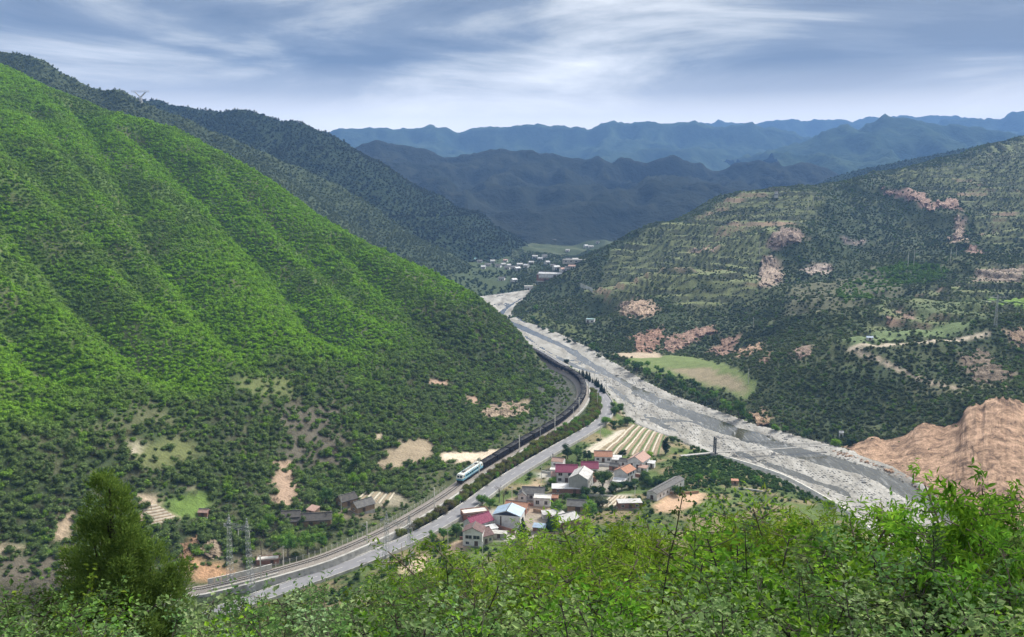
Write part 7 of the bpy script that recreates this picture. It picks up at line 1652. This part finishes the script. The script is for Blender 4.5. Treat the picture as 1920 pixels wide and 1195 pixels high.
def cypress_form():
    """broad juniper: upright sprays of scale leaves over several leading shoots"""
    g = np.random.default_rng(4); segs = [((0, 0, -0.6), (0.0, 0, 3.0), 0.13, 0.08), ((0, 0, 3.0), (0.0, 0, 5.9), 0.08, 0.02)]; P, D, L, W = [], [], [], []
    tips = [(-0.10, 0, 6.2, 0.55), (0.12, 0.2, 5.8, 0.5), (-0.35, -0.1, 5.2, 0.5), (0.35, -0.2, 5.0, 0.5), (0.95, -0.1, 3.7, 0.65), (-1.0, -0.1, 3.2, 0.6), (0.75, -0.1, 4.6, 0.6), (1.05, 0.2, 4.0, 0.6), (-0.8, 0.1, 4.3, 0.6), (-1.1, -0.2, 3.3, 0.55), (0.35, -0.6, 4.4, 0.6), (-0.35, -0.7, 3.9, 0.6), (1.35, -0.2, 3.0, 0.5), (0.0, 0.7, 4.6, 0.6), (-1.35, 0.2, 2.5, 0.5), (0.8, -0.8, 3.1, 0.55), (-0.8, -0.8, 2.9, 0.5), (1.5, 0.3, 2.2, 0.45), (0.3, -1.1, 2.8, 0.5), (-0.3, -1.15, 2.2, 0.5)]
    for tx, ty, tz, wd in tips:
        b = np.array([tx * 0.25, ty * 0.25, max(0.2, tz - 3.4)]); tip = np.array([tx, ty, tz]); segs.append((tuple(b), tuple(b + (tip - b) * 0.85), 0.04, 0.01)); n = 420
        f = g.uniform(0, 1, n) ** 0.85; c = b + (tip - b) * f[:, None]; rad = 1.25 * wd * (0.22 + 1.0 * np.sin(np.pi * np.clip(0.18 + 0.80 * f, 0, 1)) ** 0.8) * (1 - 0.55 * f); a = g.uniform(0, 6.28, n); out = np.stack([np.cos(a), np.sin(a), np.zeros(n)], 1)
        sp_ = c + out * (rad * np.sqrt(g.uniform(0.05, 1, n)))[:, None]
        for k in range(n):                                       # a spray: a fan of slim needles pointing up and out
            m = 15; dd = unit(out[k] * 0.55 + np.array([0, 0, 1.0]) + g.normal(0, 0.38, (m, 3))); P.append(sp_[k] + g.normal(0, 0.035, (m, 3)) + dd * g.uniform(0, 0.12, (m, 1))); D.append(dd); sc = g.uniform(0.6, 1.3, m); L.append(0.085 * sc); W.append(0.020 * sc)
    P, D, L, W = [np.concatenate(q) for q in (P, D, L, W)]; w = wood(segs, 7).mesh('trunk'); w.materials.append(MAT['bark_dark'])
    return w, leaves_mesh('crown', P, D, g.normal(size=P.shape), L, W, 'leaf_fore'), 6.3
PF = {k: [plant_form(500 + 17 * i + j, k) for j in range(n)] for i, (k, n) in enumerate((('feather', 4), ('round', 5), ('drape', 3), ('sapling', 3)))}
PT = {'feather': (0.20, 0.34, 0.040), 'olive': (0.185, 0.27, 0.035), 'round': (0.135, 0.245, 0.075), 'pale': (0.21, 0.31, 0.135), 'drape': (0.165, 0.35, 0.035), 'sap': (0.095, 0.16, 0.06), 'cyp': (0.155, 0.245, 0.055)}
pc = 0
def plant(u, vt, Y, kind, tint, label, group, wide=1.0, name='shrub', cat='shrub'):
    """plant whose top reaches photograph row vt at distance Y, rooted on the slope"""
    global pc
    g = np.random.default_rng(1500 + pc); T = aty(u, vt, Y); z0 = float(hgt(T[0], T[1])); w, l, Q = PF[kind][pc % len(PF[kind])]; pc += 1; rot = g.uniform(0, 6.28); cr, sr = math.cos(rot), math.sin(rot)
    s = 1.0
    for _ in range(14):                                          # size so that the crown's top stands at row vt
        sx = s * wide if s < 1.3 else (s ** 0.6) * wide * 1.17
        W_ = np.stack([T[0] + sx * (cr * Q[:, 0] - sr * Q[:, 1]), T[1] + sx * (sr * Q[:, 0] + cr * Q[:, 1]), z0 + s * Q[:, 2]], 1); vv = np.percentile(project(W_)[1], 0.25)
        s = float(np.clip(s * (1 + np.clip((vv - vt) / 260.0, -0.3, 0.3)), 0.22, 2.6))
    r = empty(name, (T[0], T[1], z0), rot); tag(r, label, cat, group); t = np.array(PT[tint]) * g.uniform(0.58, 1.2) * np.array([g.uniform(0.9, 1.12), 1, g.uniform(0.85, 1.15)]); sx = s * wide if s < 1.3 else (s ** 0.6) * wide * 1.17
    for nm, me in (('stems', w), ('leaves', l)):
        o = bpy.data.objects.new(nm, me); COL.objects.link(o); o.parent = r; o.scale = (sx, sx, s); o['tint'] = [float(x) for x in t]
    return s
def cypress():
    w, c, h0 = cypress_form(); T = aty(203, 884, 17.0); z0 = float(hgt(T[0], T[1])); s = (T[2] - z0) / h0; r = empty('juniper_tree', (T[0], T[1], z0)); tag(r, 'tall dark olive juniper tree standing alone at the lower left', 'tree')
    for nm, me in (('trunk', w), ('crown', c)): o = bpy.data.objects.new(nm, me); COL.objects.link(o); o.parent = r; o.scale = (s * 1.32, s * 1.1, s); o['tint'] = list(PT['cyp'])
    print('cypress scale', s)
cypress()
def foreground():
    g = np.random.default_rng(60)
    def band(us, vfun, Y, dY, kind, tint, what, group, wide=1.0, jv=12, name='shrub'):
        for i, u in enumerate(us):
            tt = tint if isinstance(tint, str) else tint[int(g.integers(len(tint)))]
            plant(u + g.normal(0, 8), vfun(u) + g.normal(0, jv), Y + g.uniform(-dY, dY), kind, tt, '%s, %s from the left' % (what, ordinal(i)), group, wide, name)
    I = lambda xs, ys: (lambda u: float(np.interp(u, xs, ys)))
    # bright feathery thicket right of the village
    band(np.arange(935, 1300, 33), I([930, 990, 1100, 1250, 1300], [1020, 998, 986, 992, 1005]), 22, 2, 'feather', 'feather', 'bright yellow green feathery shrub in the back row of the thicket', 'feathery thicket back row', 1.25, 8)
    band(np.arange(905, 1300, 46), I([900, 1000, 1300], [1060, 1035, 1035]), 17, 1.5, 'feather', 'feather', 'bright feathery shrub in the front row of the thicket', 'feathery thicket front row', 1.25, 10)
    band(np.arange(1290, 1680, 40), I([1290, 1400, 1450, 1520, 1570, 1620, 1680], [1000, 955, 935, 942, 980, 1020, 1020]), 21, 2, 'feather', ['olive', 'feather', 'olive'], 'olive feathery shrub left of the river view', 'olive feathery shrubs', 1.2, 10)
    band(np.arange(1310, 1720, 52), I([1300, 1500, 1600, 1720], [1010, 1000, 1030, 1010]), 15, 1.5, 'round', ['round', 'drape', 'pale'], 'leafy shrub in the middle row below the river view', 'middle row shrubs', 1.25, 12)
    band(np.arange(1655, 1760, 32), I([1650, 1700, 1760], [1010, 965, 950]), 17, 1, 'drape', ['drape', 'feather'], 'light green arching shrub beside the tall saplings', 'arching shrubs', 1.1, 8)
    band(np.arange(1770, 1990, 42), I([1770, 1830, 1900, 1990], [935, 905, 885, 880]), 16, 1.2, 'drape', 'drape', 'tall bright tree with drooping leaf sprays at the lower right', 'drooping leaf trees', 1.0, 8, 'leafy_tree')
    band(np.arange(1720, 1990, 44), I([1720, 1990], [1005, 985]), 12.5, 1.0, 'drape', ['drape', 'round'], 'leafy shrub under the drooping trees', 'shrubs under the drooping trees', 1.1, 12)
    # shrubs along the bottom
    band(np.arange(330, 930, 44), I([330, 420, 560, 640, 700, 800, 900, 930], [1135, 1128, 1110, 1090, 1105, 1105, 1075, 1070]), 19, 2, 'round', ['round', 'olive', 'round', 'pale'], 'small leaved shrub in the back row below the road', 'back row shrubs below the road', 1.15, 9)
    band(np.arange(-30, 130, 38), I([-30, 60, 130], [1075, 1070, 1105]), 14, 1.5, 'round', ['round', 'olive'], 'pale leafed shrub left of the juniper', 'shrubs left of the juniper', 1.15, 8)
    band(np.arange(-40, 1990, 66), I([0, 60, 100, 330, 360, 500, 900, 1200, 1600, 1990], [1110, 1120, 1155, 1155, 1120, 1125, 1100, 1080, 1055, 1045]), 11.5, 1.2, 'round', ['round', 'pale', 'round', 'olive', 'drape'], 'round leaved shrub in the second row from the viewer', 'second row of near shrubs', 1.2, 14)
    band(np.arange(-40, 1990, 84), I([0, 500, 1000, 1500, 1990], [1150, 1150, 1135, 1120, 1110]), 8.6, 0.8, 'round', ['pale', 'round', 'pale', 'drape'], 'broad leaved shrub nearest the viewer', 'nearest shrubs', 1.2, 14)
    band(np.arange(380, 900, 62), I([380, 640, 900], [1135, 1110, 1095]), 14.5, 1.5, 'feather', ['olive', 'round'], 'olive feathery shrub between the near rows', 'olive shrubs between the near rows', 1.15, 12)
    for i, (u, vt, Y, w) in enumerate([(1757, 886, 13, 'tallest dark sapling rising in front of the gravel'), (1240, 925, 15, 'dark sapling rising above the tan yard'), (1438, 985, 12.5, 'dark sapling in front of the olive shrubs'), (1322, 955, 16, 'slim sapling beside the small orange hut'), (1560, 1075, 10, 'dark sapling below the embankment end'), (868, 1038, 14, 'twisted dark sapling below the near white gable house')]):
        plant(u, vt, Y, 'sapling', 'sap', w, None, 0.85, 'sapling', 'sapling')
    print('foreground plants', pc)
foreground()
def cover_near():
    g = np.random.default_rng(205); x, y = jgrid(-200, 260, 24, 268, 2.4, g); z = hgt(x, y); u, v, d = project(np.stack([x, y, z + 2.2], 1)); m = in_view(x, y, z, 300) & (gsamp(dl_road, x, y) > 8) & (gsamp(dl_rail, x, y) > 9) & (gsamp(inbed.astype(float), x, y) < 0.2)
    x, y, z = x[m], y[m], z[m]; n = len(x); tint = lerp((0.06, 0.10, 0.03), (0.12, 0.19, 0.04), g.random(n)); scatter('near_slope_scrub', 'green scrub covering the slope below the viewpoint', np.stack([x, y, z - 0.3], 1), g.uniform(0.7, 1.3, n), tint, pickform(g, n, [(SHRUB, 4), (TUFT, 1)]))
cover_near()
